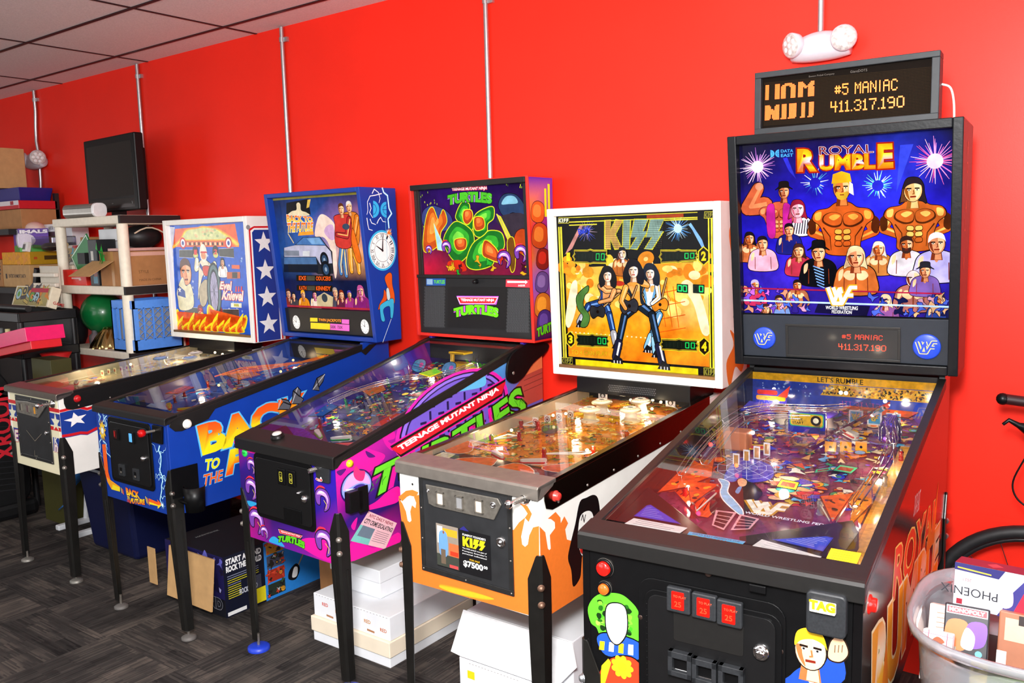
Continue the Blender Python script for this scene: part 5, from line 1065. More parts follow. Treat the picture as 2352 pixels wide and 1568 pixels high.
for q_ in ([(-X + .01, .08), (-.17, .08), (-.19, .18), (-X + .01, .18)], [(.05, .03), (.22, .03), (.22, .075), (.05, .075)]): a.poly(q_, '#e8d4a0')
for k in range(4): a.line([(.06, .038 + .009 * k), (.20, .038 + .009 * k)], .001, '#a08850')
mb.build('apron', p.root)
flipper_mesh(p, -.10, .27, -.5, '#f8f0e0').build('flipper', N); flipper_mesh(p, .10, .27, pi + .5, '#f8f0e0').build('flipper', N)
for u, t, c in ((-.07, .90, '#f0e0b0'), (-.05, .78, '#f0e0b0'), (.06, .97, '#f4e8c0'), (.09, .84, '#f0e0b0')):
    o_ = bumper_mesh(p, u, t, c, r=.034).build('pop_bumper', N); o_.scale = (1, 1, 1)
for pts in ([(-.20, .38), (-.14, .46), (-.19, .46)], [(.06, .33), (.19, .42), (.17, .38)], [(-.22, .58), (-.16, .60), (-.21, .66)], [(.20, .62), (.23, .72), (.21, .7)]):
    rubber(p, pts, .016, .0034, '#f4f0e8').build('rubber_ring', N)
    for u, t in pts[:2]: clearpost(p, u, t, .032, '#e02818', .009).build('post', N)
for k in range(4): sign(p, -.20 + .022 * k, .64 + .045 * k, .0, .026, .032, '#f4f0e8', lambda a, w, h: (a.rect((-w / 2, 0), (w / 2, h), '#f4efe4'), [a.ell((0, h / 2), r_, r_, c_, 16) for r_, c_ in ((.011, '#804040'), (.008, '#f4efe4'), (.005, '#804040'))]), 'standup_target')
for u, t in ((-.14, 1.02), (.16, 1.02)): sign(p, u, t, .02, .04, .03, '#e8e8e8', lambda a, w, h: (a.rect((-w / 2, 0), (w / 2, h), '#ececec'), a.ell((0, h * .55), w * .3, h * .4, '#181818'), a.ell((0, h * .45), w * .16, h * .25, '#e8e8e8')), 'rollover_sign')
for u, t, h in ((.0, 1.0, .035), (.04, 1.02, .036), (.08, 1.03, .036), (.12, 1.02, .034), (.09, .93, .03), (.13, .93, .03), (-.02, 1.08, .035), (-.18, .47, .03), (-.16, .70, .03), (-.13, .74, .03), (.18, .40, .025), (.03, .90, .03)): bulb(p, u, t, h, '#ffe8b0', 3.5, .006)
mb = MB(); mb.tube([p.P(X - .01 - .02 * (1 - cos(k * pi / 20)) * 10 * .9, p.pL - .22 + .16 * sin(k * pi / 20), .02) for k in range(11)], .003, CHROME, 6); mb.build('ball_arch', N)
for sg in (-1, 1):
    mb = MB(); a_ = .08; b_ = p.q['L'] - .01; x = sg * (p.hw - .0185); mb.add([(x, a_, p.ztop(a_) - .044), (x, b_, p.ztop(b_) - .050), (x, b_, p.ztop(b_) - .006), (x, a_, p.ztop(a_) - .006)], [(0, 1, 2, 3)], plain('#c8c0ac', .3)); mb.build('side_liner', p.root)

# ---------------------------------------------------------------- the purple and pink machine
def letters(a, body, q, col, out, bold=.05, ow=.05, mid=None, mw=.02, fn=None, grad=None, slant=0):
    if mid: a.text(body, q, mid, bold + mw + ow, fn=fn, slant=slant)
    a.text(body, q, col, bold, out, ow, grad, fn, slant)
wob = lambda u, t: (u, t * (1 - .22 * sin(pi * u)) + .22 * sin(pi * u) * .4 + .10 * sin(9 * u))
def green_title(a, q, bq, glow=None, arch=None):
    """red banner over arched green lettering"""
    if glow: a.poly(inset([lerp(bq, -.05, -.2), lerp(bq, 1.05, -.2), lerp(bq, 1.06, 1.3), lerp(bq, -.06, 1.3)], .003), glow)
    a.poly([lerp(bq, -.04, -.15), lerp(bq, 1.0, -.15), lerp(bq, 1.05, 1.2), lerp(bq, -.06, 1.2)], '#f0d8e0'); a.poly([lerp(bq, -.025, -.08), lerp(bq, .99, -.08), lerp(bq, 1.03, 1.12), lerp(bq, -.04, 1.12)], '#d8202c'); a.text('TEENAGE MUTANT NINJA', [lerp(bq, .03, .15), lerp(bq, .97, .15), lerp(bq, .97, .9), lerp(bq, .03, .9)], '#f8f4f4', .02)
    f = arch or (lambda u, t: (u, t * .72 + .28 * sin(pi * u)))
    letters(a, 'TURTLES', q, '#5cc81c', '#101c10', .07, .05, glow, .06, f)
p = Pin(3, 'purple and magenta pinball machine with red-sided head and black lockdown bar with a round button')
PURP = plain('#3a1c8c', .3, coat=.3); DK, PK_ = '#160a3c', '#f0149c'
mb = MB(); p.cabinet(mb, PURP); a = p.front(mb); hw = p.hw; z0 = p.q['b0']; z1 = p.q['zl'] - .013
a.grid((-hw, z0), (hw, z1), [['#c0108c', '#5a1490', '#7a1494', '#e0149c'], ['#241060', '#1c0c50', '#28107c', '#8c148c'], ['#301078', '#241070', '#3014a0', '#2c149c'], ['#a0148c', '#3818a4', '#2c14a8', '#2814b0']])
a.blob([(-.303,.848),(-.167,.858),(-.091,.847),(-.163,.815),(-.252,.814),(-.296,.824)], PK_); a.blob([(.052,.509),(.121,.545),(.264,.553),(.275,.493),(.196,.481),(.116,.490)], PK_)
g = random.Random(5)
def claw(a, c, r, an=0.0):
    """a chrome-violet hooked curl"""
    E = lambda x, y: (c[0] + r * (x * cos(an) - y * sin(an)), c[1] + r * (x * sin(an) + y * cos(an)))
    a.blob([E(-.9, .9), E(-.2, 1.35), E(.6, 1.1), E(.2, .7), E(-.5, .6)], '#f03048'); a.blob([E(-1, .6), E(-.3, 1.05), E(.7, .8), E(1.05, 0), E(.7, -.9), E(-.1, -1.2), E(.4, -.4), E(.3, .2), E(-.3, .3), E(-.6, -.5), E(-1.05, -.3)], '#7a40a8', '#140828', r * .1)
    a.blob([E(-.8, .5), E(-.3, .85), E(.5, .6), E(.8, 0), E(.6, -.5), E(.5, .1), E(-.2, .45)], '#d8a8f0'); a.blob([E(-.5, .65), E(0, .8), E(.4, .55), E(0, .6)], '#fff'); a.line([E(.1, -.1), E(.45, -.6), E(.2, -1.0)], r * .06, '#e8d820')
for (c, r, an) in (([(-.204,.761)][0], .026, .2), ([(-.213,.672)][0], .036, .1), ([(-.194,.548)][0], .042, .2), ([(.210,.704)][0], .036, .2), ([(.205,.546)][0], .042, .3), ([(-.148,.512)][0], .022, .4)): claw(a, c, r, an)
for q_ in ([(-.247,.618),(-.182,.618),(-.230,.598)], [(-.124,.483),(-.086,.508),(-.027,.481),(-.088,.479)]): a.blob(q_, '#2ca0d8')
green_title(a, [(-.074,.488),(.092,.496),(.096,.534),(-.058,.525)], [(-.048,.529),(.071,.534),(.076,.543),(-.052,.540)], '#18102c')
c = [(.206,.777)][0]
a = p.side(mb); q = p.q; Ls = 1.2
sq = [(0, q['b0']), (Ls, q['b0'] + q['slope'] * Ls), (Ls, p.ztop(1.02)), (0, q['zl'] - .013)]
a.quadgrid(sq, [['#e8149c', '#b01490', '#401070', '#301c60', '#6a4090'], ['#38107c', '#1c0c50', '#1c0c58', '#2c1470', '#40307c'], ['#c01494', '#301078', '#2c1480', '#3c48b0', '#6868c0'], ['#d0149c', '#a81494', '#381890', '#4890d0', '#9888c8']])
a.clip = ((0, q['b0']), (Ls, 1.2))
for q_ in ([(-.003,.859),(.090,.883),(.179,.849),(.232,.817),(.175,.783),(.109,.773),(.021,.785),(-.009,.777)], [(.223,.906),(.278,.901),(.283,.874),(.248,.870),(.282,.843),(.267,.830),(.234,.863)], [(.307,.921),(.344,.941),(.418,.959),(.471,.956),(.416,.912),(.384,.864),(.346,.850),(.313,.889)], [(.095,.651),(.175,.660),(.238,.685),(.294,.687),(.291,.635),(.221,.632),(.133,.640)], [(.050,.542),(.094,.538),(.164,.491),(.277,.516),(.281,.471),(.156,.463),(.046,.482)], [(.057,.605),(.087,.627),(.072,.586)]): a.blob(q_, PK_)
for q_ in ([(.140,.857),(.185,.827),(.152,.830)], [(.005,.813),(.048,.813),(.022,.794)]): a.blob(q_, '#501070')
c = [(.091,.738)][0]; a.ell(c, .075, .062, '#2c1460', 30); a.ell(c, .068, .056, '#8ca0f0', 30); a.blob([(c[0] + .062 * x, c[1] + .052 * y) for x, y in ((-1, 0), (-.6, .8), (.1, 1), (.8, .6), (1, -.1), (.3, .2), (-.4, .1))], '#d8a8f0'); a.blob([(c[0] + .06 * x, c[1] + .05 * y) for x, y in ((-.2, 1.0), (.0, 1.5), (.3, 1.1), (.7, .9), (.5, .3), (0, .5))], '#f03078'); a.ell((c[0] + .01, c[1] - .014), .036, .02, '#3c2c90', 20); a.line([(c[0] - .05, c[1] + .0), (c[0] + .05, c[1] - .02)], .006, '#f4f0ff')
# street cover behind the lettering
cc = [(.618,.885)][0]; W_ = lambda r, n=36, s_=.55: [(cc[0] + r * cos(2 * pi * k / n), cc[1] + s_ * r * sin(2 * pi * k / n) + .12 * r * cos(2 * pi * k / n)) for k in range(n)]
for r, c_ in ((.335, '#e020a8'), (.315, '#140a30'), (.305, '#8c6ce0'), (.285, '#241450'), (.275, '#7058c8')): a.poly(W_(r), c_)
for k in range(9):
    for j in range(5): x, y = cc[0] - .2 + .05 * k, cc[1] - .08 + .045 * j + .2 * .0; a.rect((x, y + .22 * (x - cc[0])), (x + (.034 if (k + j) % 2 else .012), y + .22 * (x - cc[0]) + (.010 if (k + j) % 2 else .034)), '#1c1048')
for q_ in ([(.599,.995),(.700,1.024),(.787,1.052),(.802,.992),(.665,.990)], [(.700,1.024),(1.020,1.098),(1.050,1.107),(.991,1.084),(.787,1.052)]): a.blob(q_, '#60b8e8')
a.poly([(1.065,.995),(1.220,1.029),(1.238,.944),(1.235,.874),(1.040,.857),(.985,.940)], '#b0483c'); a.poly([(1.087,1.059),(1.222,1.092),(1.230,1.015),(1.045,.991)], '#e87848')
for k in range(3): a.line([lerp([(1.062,.909),(1.227,.927),(1.229,1.009),(1.065,.989)], 0, .2 + .3 * k), lerp([(1.062,.909),(1.227,.927),(1.229,1.009),(1.065,.989)], 1, .2 + .3 * k)], .003, '#703028')
LQ = [(.128,.667),(1.088,.824),(1.043,.949),(.182,.782)]
for m_ in ((1.10, PK_), (0, None)):
    pass
letters(a, 'TURTLES', LQ, '#68d828', '#0c140c', .035, .045, PK_, .05, lambda u, t: (u, t * (.78 + .25 * abs(2 * u - 1)) + .03 * sin(14 * u)))
for k in range(26): u = g.random(); a.line([lerp(LQ, u, .3 + .4 * g.random()), lerp(LQ, u + .015, .3 + .4 * g.random())], .003, '#2c8c18')
BQ = [(.287,.815),(.890,.931),(.865,.988),(.268,.846)]
bn = [(.308,.806),(.909,.940),(.939,.989),(.260,.839)]
a.poly(inset(bn, .016), PK_); a.poly(inset(bn, .010), '#101010'); a.poly(bn, '#d81c2c'); a.text('TEENAGE MUTANT NINJA', [(.312,.816),(.895,.951),(.887,.976),(.292,.841)], '#f8f8f8', .05)
nq = [(.050,.552),(.211,.472),(.275,.553),(.140,.636)]; a.poly(nq, '#e8b8c0'); a.poly([lerp(nq, u, v) for u, v in ((0, 0), (.5, 0), (.45, .5), (0, .55))], '#78c0b8'); a.poly([(.106,.514),(.136,.567),(.243,.541),(.226,.488)], '#d8a8b8') if False else None
a.text('NYC DAILY NEWS', [lerp(nq, u, v) for u, v in ((.1, .84), (.9, .84), (.9, .95), (.1, .95))], '#902838', .02); a.text('CITY CRIME ESCALATING!', [lerp(nq, u, v) for u, v in ((.05, .62), (.97, .62), (.97, .78), (.05, .78))], '#202028', .03)
for k in range(6): a.line([lerp(nq, .52, .52 - .07 * k), lerp(nq, .93, .52 - .07 * k)], .0018, '#806870')
a.poly([lerp(nq, u, v) for u, v in ((.08, .2), (.46, .2), (.46, .55), (.08, .55))], '#687888')
mb.build('cabinet', p.root, .002)
p.rails(SATIN, .036); p.lockbar(SATIN, r=.02, lip=.046, d=.073); p.glass(); p.legs(LEGB, STEEL, plain('#1c3cc0', .4), ribs=True, z0=.045, fr=.043)
for sg in (1,): mb = MB(); mb.lathe([(.014, 0), (.014, .004), (.011, .006), (.011, .010), (0, .011)], (hw, .063, p.ztop(.06) - .055), plain('#f0d81c', .3, coat=.4), (1, 0, 0), 20); mb.build('flipper_button', p.root)
mb = MB(); c = [(-.242,.807)][0]; mb.lathe([(.015, 0), (.015, .004), (.012, .006), (0, .0065)], (c[0], -.001, c[1]), plain('#24c04c', .3, emis=.25), (0, -1, 0), 20); a = p.front(mb); a.h = .0068; a.words('START', (c[0], c[1] - .002), .005, '#0c5020', .02, align='c'); mb.build('start_button', p.root)
mb = MB(); c = (0.0 - .07, .040, p.ztop(.04) + .002); c = (-.085, .038, p.ztop(.038) + .002); mb.lathe([(.026, 0), (.024, .012), (.019, .014)], c, BLACK, (0, -.2, 1), 24); mb.lathe([(.018, .012), (.017, .019), (.010, .022), (0, .0225)], c, plain('#c8c4bc', .15, coat=.5), (0, -.2, 1), 20); mb.build('action_button', p.root)
# coin door
def modern_door(p, fr, dr, name='coin_door'):
    mb = MB(); slab(mb, rrect(fr[0], fr[1], .022), .001, .006, BLACK); d = mb.build(name, p.root, .002); mb = MB(); slab(mb, rrect(dr[0], dr[1], .016), .006, .010, mat('door_black', '#0c0c0d', .28, noise=.12)); mb.build('door_panel', d, .002); return d
q_ = [(-.183,.831),(.160,.810),(.174,.565),(-.144,.571)]; d = modern_door(p, ((q_[0][0], (q_[3][1] + q_[2][1]) / 2 + .004), (q_[1][0] + .006, (q_[0][1] + q_[1][1]) / 2)), ((q_[0][0] + .016, (q_[3][1] + q_[2][1]) / 2 + .02), (q_[1][0] - .008, (q_[0][1] + q_[1][1]) / 2 - .016)))
for c in [(-.006,.754),(.053,.756)]: mb = MB(); mb.box((c[0] - .022, -.016, c[1] - .030), (c[0] + .022, -.010, c[1] + .030), BLACK); a = p.front(mb); a.h = .0152; a.loop(rrect((c[0] - .008, c[1] - .017), (c[0] + .008, c[1] + .017), .002), .002, '#d8d040'); a.words('25', (c[0], c[1] - .01), .010, '#c8c040', .02, align='c'); a.words('¢', (c[0], c[1] + .004), .008, '#c8c040', align='c'); mb.build('coin_entry', d, .003)
mb = MB(); c = [(.045,.617)][0]; mb.box((c[0] - .05, -.014, c[1] - .025), (c[0] + .05, -.010, c[1] + .025), BLACK); mb.build('coin_return', d, .002)
for c, r in (([(.119,.690)][0], .014), ([(.091,.709)][0], .006)): mb = MB(); mb.lathe([(r, 0), (r, .006), (r * .6, .009), (r * .5, .012), (0, .012)], (c[0], -.010, c[1]), CHROME, (0, -1, 0), 18); mb.build('door_lock', d)
mb = MB(); q_ = [(.185,.837),(.268,.841),(.258,.769),(.195,.768)]; slab(mb, [(q_[3][0], q_[3][1]), (q_[2][0], q_[2][1]), (q_[1][0], q_[1][1]), (q_[0][0], q_[0][1])], .001, .012, mat('grey_plastic', '#26282b', .45, noise=.3, nscale=200)); c = [(.210,.776)][0]; a = p.front(mb); a.h = .0125; a.blob([(c[0] + .017 * x, c[1] + .006 * y) for x, y in ((-1, -.3), (-.8, .9), (0, .6), (.9, 1), (1, -.4), (0, -1))], '#f0f0f0'); a.blob([(c[0] + .0155 * x, c[1] + .0048 * y) for x, y in ((-1, -.3), (-.8, .9), (0, .6), (.9, 1), (1, -.4), (0, -1))], '#d81c24'); a.words('Stern', (c[0], c[1] - .003), .006, '#fff', .02, align='c'); a.ell((c[0] + .011, c[1] + .008), .004, .004, '#f0f0f0'); mb.build('plunger_plate', p.root, .002)
c = [(.194,.811)][0]; mb = MB(); mb.cyl((c[0], -.012, c[1]), (c[0], -.045, c[1]), .004, CHROME, n=10); mb.tube([(c[0] + .0075 * cos(k * .9), -.014 - .028 * k / 40, c[1] + .0075 * sin(k * .9)) for k in range(41)], .0013, STEEL, 5); mb.build('plunger', p.root)
mb = MB(); mb.box((hw + .004, .03, .66), (hw + .034, .09, .735), BLACK); mb.box((hw + .028, .07, .65), (hw + .034, .115, .745), BLACK); mb.build('cup_bracket', p.root, .003)
# head
RS = plain('#d8281c', .35, coat=.3)
mb = p.head(RS); a = p.bside(mb); q = p.q; Y0_, Y1_ = q['yb0'] + .004, q['yb0'] + q['d'] - .004
a.quadgrid([(Y0_ - .0, q['zb0'] + .01), (Y1_, q['zb0'] + .01), (Y1_, q['zb1'] - .006), (q['yb1'] + .006, q['zb1'] - .006)], [['#1c0c40', '#1c0c40'], ['#c83820', '#a03068'], ['#8858b8', '#6048a8'], ['#c86828', '#8858a8'], ['#c82818', '#601890'], ['#d87828', '#58309c'], ['#3c189c', '#4820a8']])
for c, r, cs in (((1.10, 1.70), .05, ('#e88838', '#c85c1c')), ((1.11, 1.60), .06, ('#d88030', '#b84818')), ((1.13, 1.50), .05, ('#c83020', '#802018')), ((1.12, 1.40), .05, ('#8870b0', '#5c4888')), ((1.12, 1.30), .06, ('#f0a030', '#c87020')), ((1.13, 1.23), .055, ('#6048a0', '#3c2c78'))): a.blob([(c[0] + r * x, c[1] + r * y) for x, y in ((-.9, -.5), (-.7, .6), (.1, .9), (.9, .5), (.8, -.6), (0, -.9))], cs[1], '#180c20'); a.blob([(c[0] + r * x * .6 - r * .1, c[1] + r * y * .6 + r * .1) for x, y in ((-.9, -.5), (-.7, .6), (.1, .9), (.9, .5), (.8, -.6), (0, -.9))], cs[0])
a.rect((1.15, 1.68), (1.165, 1.80), '#d8e020'); a.rect((1.175, 1.70), (1.19, 1.82), '#d8e020')
letters(a, 'TURTLES', [(1.075, 1.165), (1.24, 1.19), (1.24, 1.235), (1.075, 1.205)], '#5cc81c', '#101c10', .06, .05)
b = mb.build('backbox', p.root, .002)
mb = MB(); HB = q['W'] / 2 - .014; BF = lambda *r_: None
def headbox(p, mb, u0, v0, u1, v1, h0, h1, m):
    P = [p.bp(u, v, h) for h in (h0, h1) for u, v in ((u0, v0), (u1, v0), (u1, v1), (u0, v1))]
    mb.add(P, [(0, 3, 2, 1), (4, 5, 6, 7), (0, 1, 5, 4), (1, 2, 6, 5), (2, 3, 7, 6), (3, 0, 4, 7)], m)
headbox(p, mb, -HB, .012, HB, .275, -.035, -.012, mat('speaker_black', '#161617', .4, noise=.15))
headbox(p, mb, -HB, .275, HB, .29, -.035, -.006, SATIN); headbox(p, mb, -HB, p.bH - .028, HB, p.bH - .004, -.035, .004, SATIN)
for sg in (-1, 1): headbox(p, mb, min(sg * HB, sg * (HB - .03)), .27, max(sg * HB, sg * (HB - .03)), p.bH - .02, -.04, -.02, SATIN)
a = p.bface(mb, .0115)
for q_ in ([(-.292,.233),(-.161,.235),(-.179,.043),(-.313,.040)], [(.214,.233),(.332,.235),(.319,.043),(.192,.039)]):
    for r_, c_ in ((.0046, '#5c5e62'), (.0030, '#060606')):
        a.lift(); a.step = 0
        for i in range(13):
            for j in range(26): a.ell(lerp(q_, (i + .5 * (j % 2)) / 13, (j + .5) / 26), r_, r_ * .8, c_, 6)
        a.step = 6e-6
q_ = [(-.163,.044),(.190,.050),(.204,.238),(-.146,.235)]; a.poly(q_, '#0e0c0c')
a.poly([(-.284,.238),(-.160,.240),(-.156,.273),(-.281,.272)], '#1c50a0'); a.poly([(-.280,.244),(-.242,.243),(-.240,.269),(-.278,.269)], '#88a8c8'); a.text('TURTLES', [(-.234,.249),(-.163,.248),(-.162,.266),(-.233,.264)], '#5cc81c', .04)
a.poly([(.199,.240),(.334,.238),(.335,.271),(.203,.272)], '#e83848'); a.poly([(.209,.257),(.308,.258),(.308,.253),(.322,.262),(.309,.270),(.309,.266),(.209,.266)], '#f8f0f0'); a.text('INSIDER', [(.269,.242),(.307,.243),(.308,.251),(.270,.250)], '#f8e8e8', .02)
sp = mb.build('speaker_panel', b, .002)
mb = MB(); a = p.bface(mb, .0105, mat('screen_art', attr=True, rough=.1, noise=.02, emis=.7)); green_title(a, [(-.117,.090),(.149,.100),(.157,.162),(-.116,.152)], [(-.068,.162),(.133,.167),(.141,.188),(-.077,.184)], '#c050e0'); mb.build('display_screen', b)
mb = MB(); c = [(.032,.261)][0]; mb.lathe([(.011, 0), (.010, .01), (.008, .022), (0, .023)], p.bp(c[0], c[1], -.012), BLACK, p.bN, 16); mb.build('camera_knob', b)
mb = MB(); a = p.bface(mb, .03, ARTDIM); T_ = p.bH - .025; A_, B_ = (-HB + .028, .29), (HB - .002, T_); a.clip = (A_, B_)
a.grid(A_, B_, [['#d81c3c', '#902030', '#601828', '#7c1838', '#401040'], ['#502048', '#38143c', '#30241c', '#501c38', '#501040'], ['#281050', '#301050', '#281048', '#301454', '#1c1030'], ['#200c44', '#2c1060', '#2c1060', '#200c48', '#180830']])
for k in range(60): c = (g.choice([g.uniform(A_[0], -.2), g.uniform(.2, B_[0])]), g.uniform(.5, T_)); a.rect(c, (c[0] + .004, c[1] + .008), g.choice(['#c8d830', '#8ca828', '#485818']))
def lump(a, pts, cols, y='#d8e028', w=.004):
    q_ = smooth(pts, 5); a.poly(inset(q_, w), y); a.poly(q_, cols[0]); cx = sum(k[0] for k in q_) / len(q_); cy = sum(k[1] for k in q_) / len(q_)
    for k, c_ in enumerate(cols[1:]): a.poly([(cx + (x - cx) * (.68 - .3 * k) - .004 * k, cy + (yy - cy) * (.68 - .3 * k) + .006 * (k + 1)) for x, yy in q_], c_)
a.blob([(-.296,.581),(-.230,.608),(-.137,.575),(-.112,.521),(-.172,.491),(-.290,.516)], '#38407c', '#101030'); lump(a, [(-.303,.450),(-.271,.564),(-.231,.600),(-.198,.540),(-.165,.587),(-.147,.533),(-.188,.486),(-.207,.427),(-.293,.395)], ['#c0501c', '#e07828', '#f0a048'])
a.blob([(.165,.594),(.197,.637),(.261,.634),(.303,.592),(.307,.543),(.244,.560),(.192,.547)], '#283c60', '#101018'); a.blob([(.182,.598),(.210,.629),(.255,.627),(.272,.599),(.221,.596)], '#78b0c8'); a.blob([(.152,.539),(.307,.548),(.306,.410),(.248,.400),(.188,.482)], '#342c38')
G3 = ['#1c6c24', '#38a830', '#78d848']; O3 = ['#a8401c', '#d86028', '#f08840']
for pts, cs in (([(-.088,.557),(-.048,.613),(-.006,.606),(-.002,.570),(.016,.533),(-.001,.487),(-.056,.499),(-.075,.531)], G3), ([(-.037,.576),(.005,.577),(.010,.543),(-.020,.518),(-.043,.535)], O3), ([(.032,.558),(.088,.582),(.135,.585),(.132,.539),(.097,.515),(.087,.464),(.025,.465),(.015,.517)], G3), ([(.024,.543),(.072,.541),(.076,.500),(.027,.491)], O3), ([(-.168,.459),(-.104,.526),(-.048,.519),(.006,.481),(.009,.424),(-.037,.372),(-.096,.346),(-.151,.394)], G3), ([(-.103,.447),(-.038,.451),(-.041,.409),(-.092,.404)], O3), ([(-.039,.340),(.002,.424),(.073,.464),(.108,.484),(.174,.472),(.184,.411),(.129,.381),(.112,.335),(.015,.314)], G3), ([(.061,.382),(.079,.443),(.143,.401),(.154,.350),(.101,.361)], O3)): lump(a, pts, cs)
for q_ in ([(-.213,.405),(-.229,.530),(-.184,.443),(-.180,.400)], [(.212,.441),(.153,.559),(.172,.543),(.225,.451)]): a.poly(inset(q_, .004), '#e8e028'); a.poly(q_, '#a8d8e8' if q_[0][0] < 0 else '#c8c050')
a.blob([(.236,.410),(.259,.475),(.310,.479),(.311,.380),(.260,.390)], '#b04018', '#401008'); a.blob([(.217,.314),(.205,.431),(.238,.451),(.247,.380),(.237,.314)], '#6c4418', '#e8e028')
for c, r in (([(-.156,.416)][0], .026), ([(.184,.360)][0], .034), ([(.279,.385)][0], .032), ([(-.269,.406)][0], .018)): claw(a, c, r, .3)
a.blob([(-.154,.346),(-.110,.356),(-.067,.351),(-.042,.308),(-.142,.308)], '#c82c18'); scatter(a, (A_, (B_[0], .36)), 16, ['#c82c18', '#401020', '#d8a020', '#701830', '#28a030'], 5, (.008, .02), '#180808', 'flame')
a.text('TEENAGE MUTANT NINJA', [(-.101,.667),(.103,.661),(.109,.678),(-.103,.682)], '#f8f0f4', .03, '#d81c2c', .12); letters(a, 'TURTLES', [(-.135,.604),(.129,.600),(.134,.658),(-.131,.663)], '#4cb82c', '#0c200c', .07, .04, '#c8a8f0', .03, lambda u, t: (u, t * .8 + .2 * sin(pi * u)))
a.clip = None; mb.build('backglass', b)
for sg in (-1, 1):
    mb = MB(); pl = smooth([(.958,1.094),(1.080,1.134),(1.223,1.121),(1.222,1.086),(1.117,1.043),(1.045,.991),(.976,.974),(.931,1.008)], 4); mb.prism(pl, 'x', sg * (hw + .005), sg * (hw + .016), BLACK); mb.lathe([(.008, 0), (.006, .003), (0, .003)], (sg * (hw + .016), *[(.974,1.020)][0]), STEEL, (sg, 0, 0), 10); mb.build('head_hinge', p.root, .003)
# playfield
mb, a = pf_panel(p, '#3c3450'); X = hw - .018; a.clip = ((-X, .02), (X, p.pL - .01))
P3 = ['#d8481c', '#e8901c', '#2c7cc8', '#58b838', '#7c48b0', '#e8c830', '#c82830', '#38a8a0', '#1c1830', '#d8d0c0']
scatter(a, ((-X, .28), (X, p.pL)), 480, P3, 3, (.005, .018), '#181018'); a.poly([(-X, .05), (X, .05), (X, .30), (.05, .17), (-X, .28)], '#4c2c90'); a.poly([(-.12, .05), (.16, .05), (.2, .26), (.02, .18)], '#e02830')
for k in range(4): a.poly([(-.08 + .06 * k, .09 + .012 * k), (-.03 + .06 * k, .09 + .012 * k), (-.04 + .06 * k, .14 + .012 * k), (-.07 + .06 * k, .14 + .012 * k)], '#f4ece8')
a.clip = None; p.pfo = N = mb.build('playfield', p.root); lamps(p, [(-.18, .4), (.18, .4), (0, .7), (-.15, .95), (.15, .95)], (1, .92, .8), .6)
for u, t, an in ((-.10, .24, -.5), (.09, .24, pi + .5)): flipper_mesh(p, u, t, an, '#f0f0f0', rub='#20a030').build('flipper', N)
g = random.Random(31)
for u, t in ((-.2, .36), (-.15, .3), (.2, .36), (.15, .3), (-.22, .5), (-.18, .6), (.2, .55), (-.1, .6), (.05, .66), (-.22, .75), (.12, .8)): clearpost(p, u, t, .04, g.choice(['#3878e0', '#40c060', '#e8e8f0', '#e05030'])).build('post', N)
for pts, c, sd in (([(-.25, .44), (-.22, .3), (-.15, .32), (-.17, .42)], ('#181018', '#2c68c0'), 1), ([(.14, .42), (.15, .3), (.23, .34), (.23, .48)], ('#181018', '#c83020'), 2), ([(-.24, .6), (-.12, .55), (-.1, .63), (-.2, .70)], ('#181018', '#e87c1c'), 3), ([(.05, .60), (.22, .62), (.22, .72), (.1, .70)], ('#181018', '#d8481c'), 4)): m_, a_ = plastic(p, pts, .042, c, seed=sd, pal=P3); m_.build('plastic_panel', N)
wire_ramp(p, [(-.20, .40, .06), (-.17, .50, .068), (-.12, .60, .072), (-.04, .68, .075), (.06, .73, .078), (.15, .80, .08), (.18, .90, .08), (.12, .98, .08)]); wire_ramp(p, [(.21, .36, .05), (.22, .5, .06), (.2, .64, .066), (.1, .78, .07), (-.05, .82, .07), (-.18, .85, .07)])
m_, a_ = plastic(p, [(.02, .72), (.10, .70), (.12, .76), (.05, .79)], .095, ('#e8d020', '#70c838')); m_.build('plastic_panel', N)
mb = MB(); o_ = p.P(.02, .98, 0); Y_ = plain('#e8b818', .35); mb.box((o_.x - .05, o_.y - .03, o_.z), (o_.x + .05, o_.y + .03, o_.z + .05), Y_); mb.box((o_.x - .045, o_.y - .03, o_.z + .05), (o_.x - .03, o_.y - .015, o_.z + .09), Y_); mb.box((o_.x - .05, o_.y - .035, o_.z + .09), (o_.x + .04, o_.y + .03, o_.z + .10), Y_); mb.box((o_.x + .05, o_.y - .02, o_.z + .005), (o_.x + .10, o_.y + .02, o_.z + .035), Y_)
for dx in (-.03, .04): mb.cyl((o_.x + dx, o_.y - .032, o_.z + .01), (o_.x + dx, o_.y - .042, o_.z + .01), .016, RUBR, n=16)
mb.build('toy_van', N, .003)
for u, t, cs in ((-.12, .86, ('#58a8d8', '#f060b8')), (.06, .86, ('#5890c8', '#e060c0'))): mb = MB(); a_ = Art(mb, p.P(u, t, .07), (1, 0, 0), (0, .5, .86), PFART); a_.blob([(.035 * x, .03 * y) for x, y in ((-1, -.6), (-.9, .6), (0, 1), (.9, .7), (1, -.4), (.2, -1))], cs[0], '#102030'); a_.ell((.012, .004), .012, .011, cs[1]); mb.box((p.P(u, t, 0).x - .003, p.P(u, t).y, p.P(u, t).z), (p.P(u, t).x + .003, p.P(u, t).y + .003, p.P(u, t, .06).z), STEEL); mb.build('playfield_sign', N)
mb = MB(); a = p.pf(mb, ART, .03); a.poly([(-X, .06), (-.12, .06), (-.14, .16), (-X, .22)], '#2c1c40'); a.poly([(.10, .06), (X, .06), (X, .22), (.14, .15)], '#c82028'); a.rect((-.22, .075), (-.14, .12), '#8c68d0'); a.rect((.13, .08), (.23, .13), '#f0e8e4'); mb.build('apron', p.root)

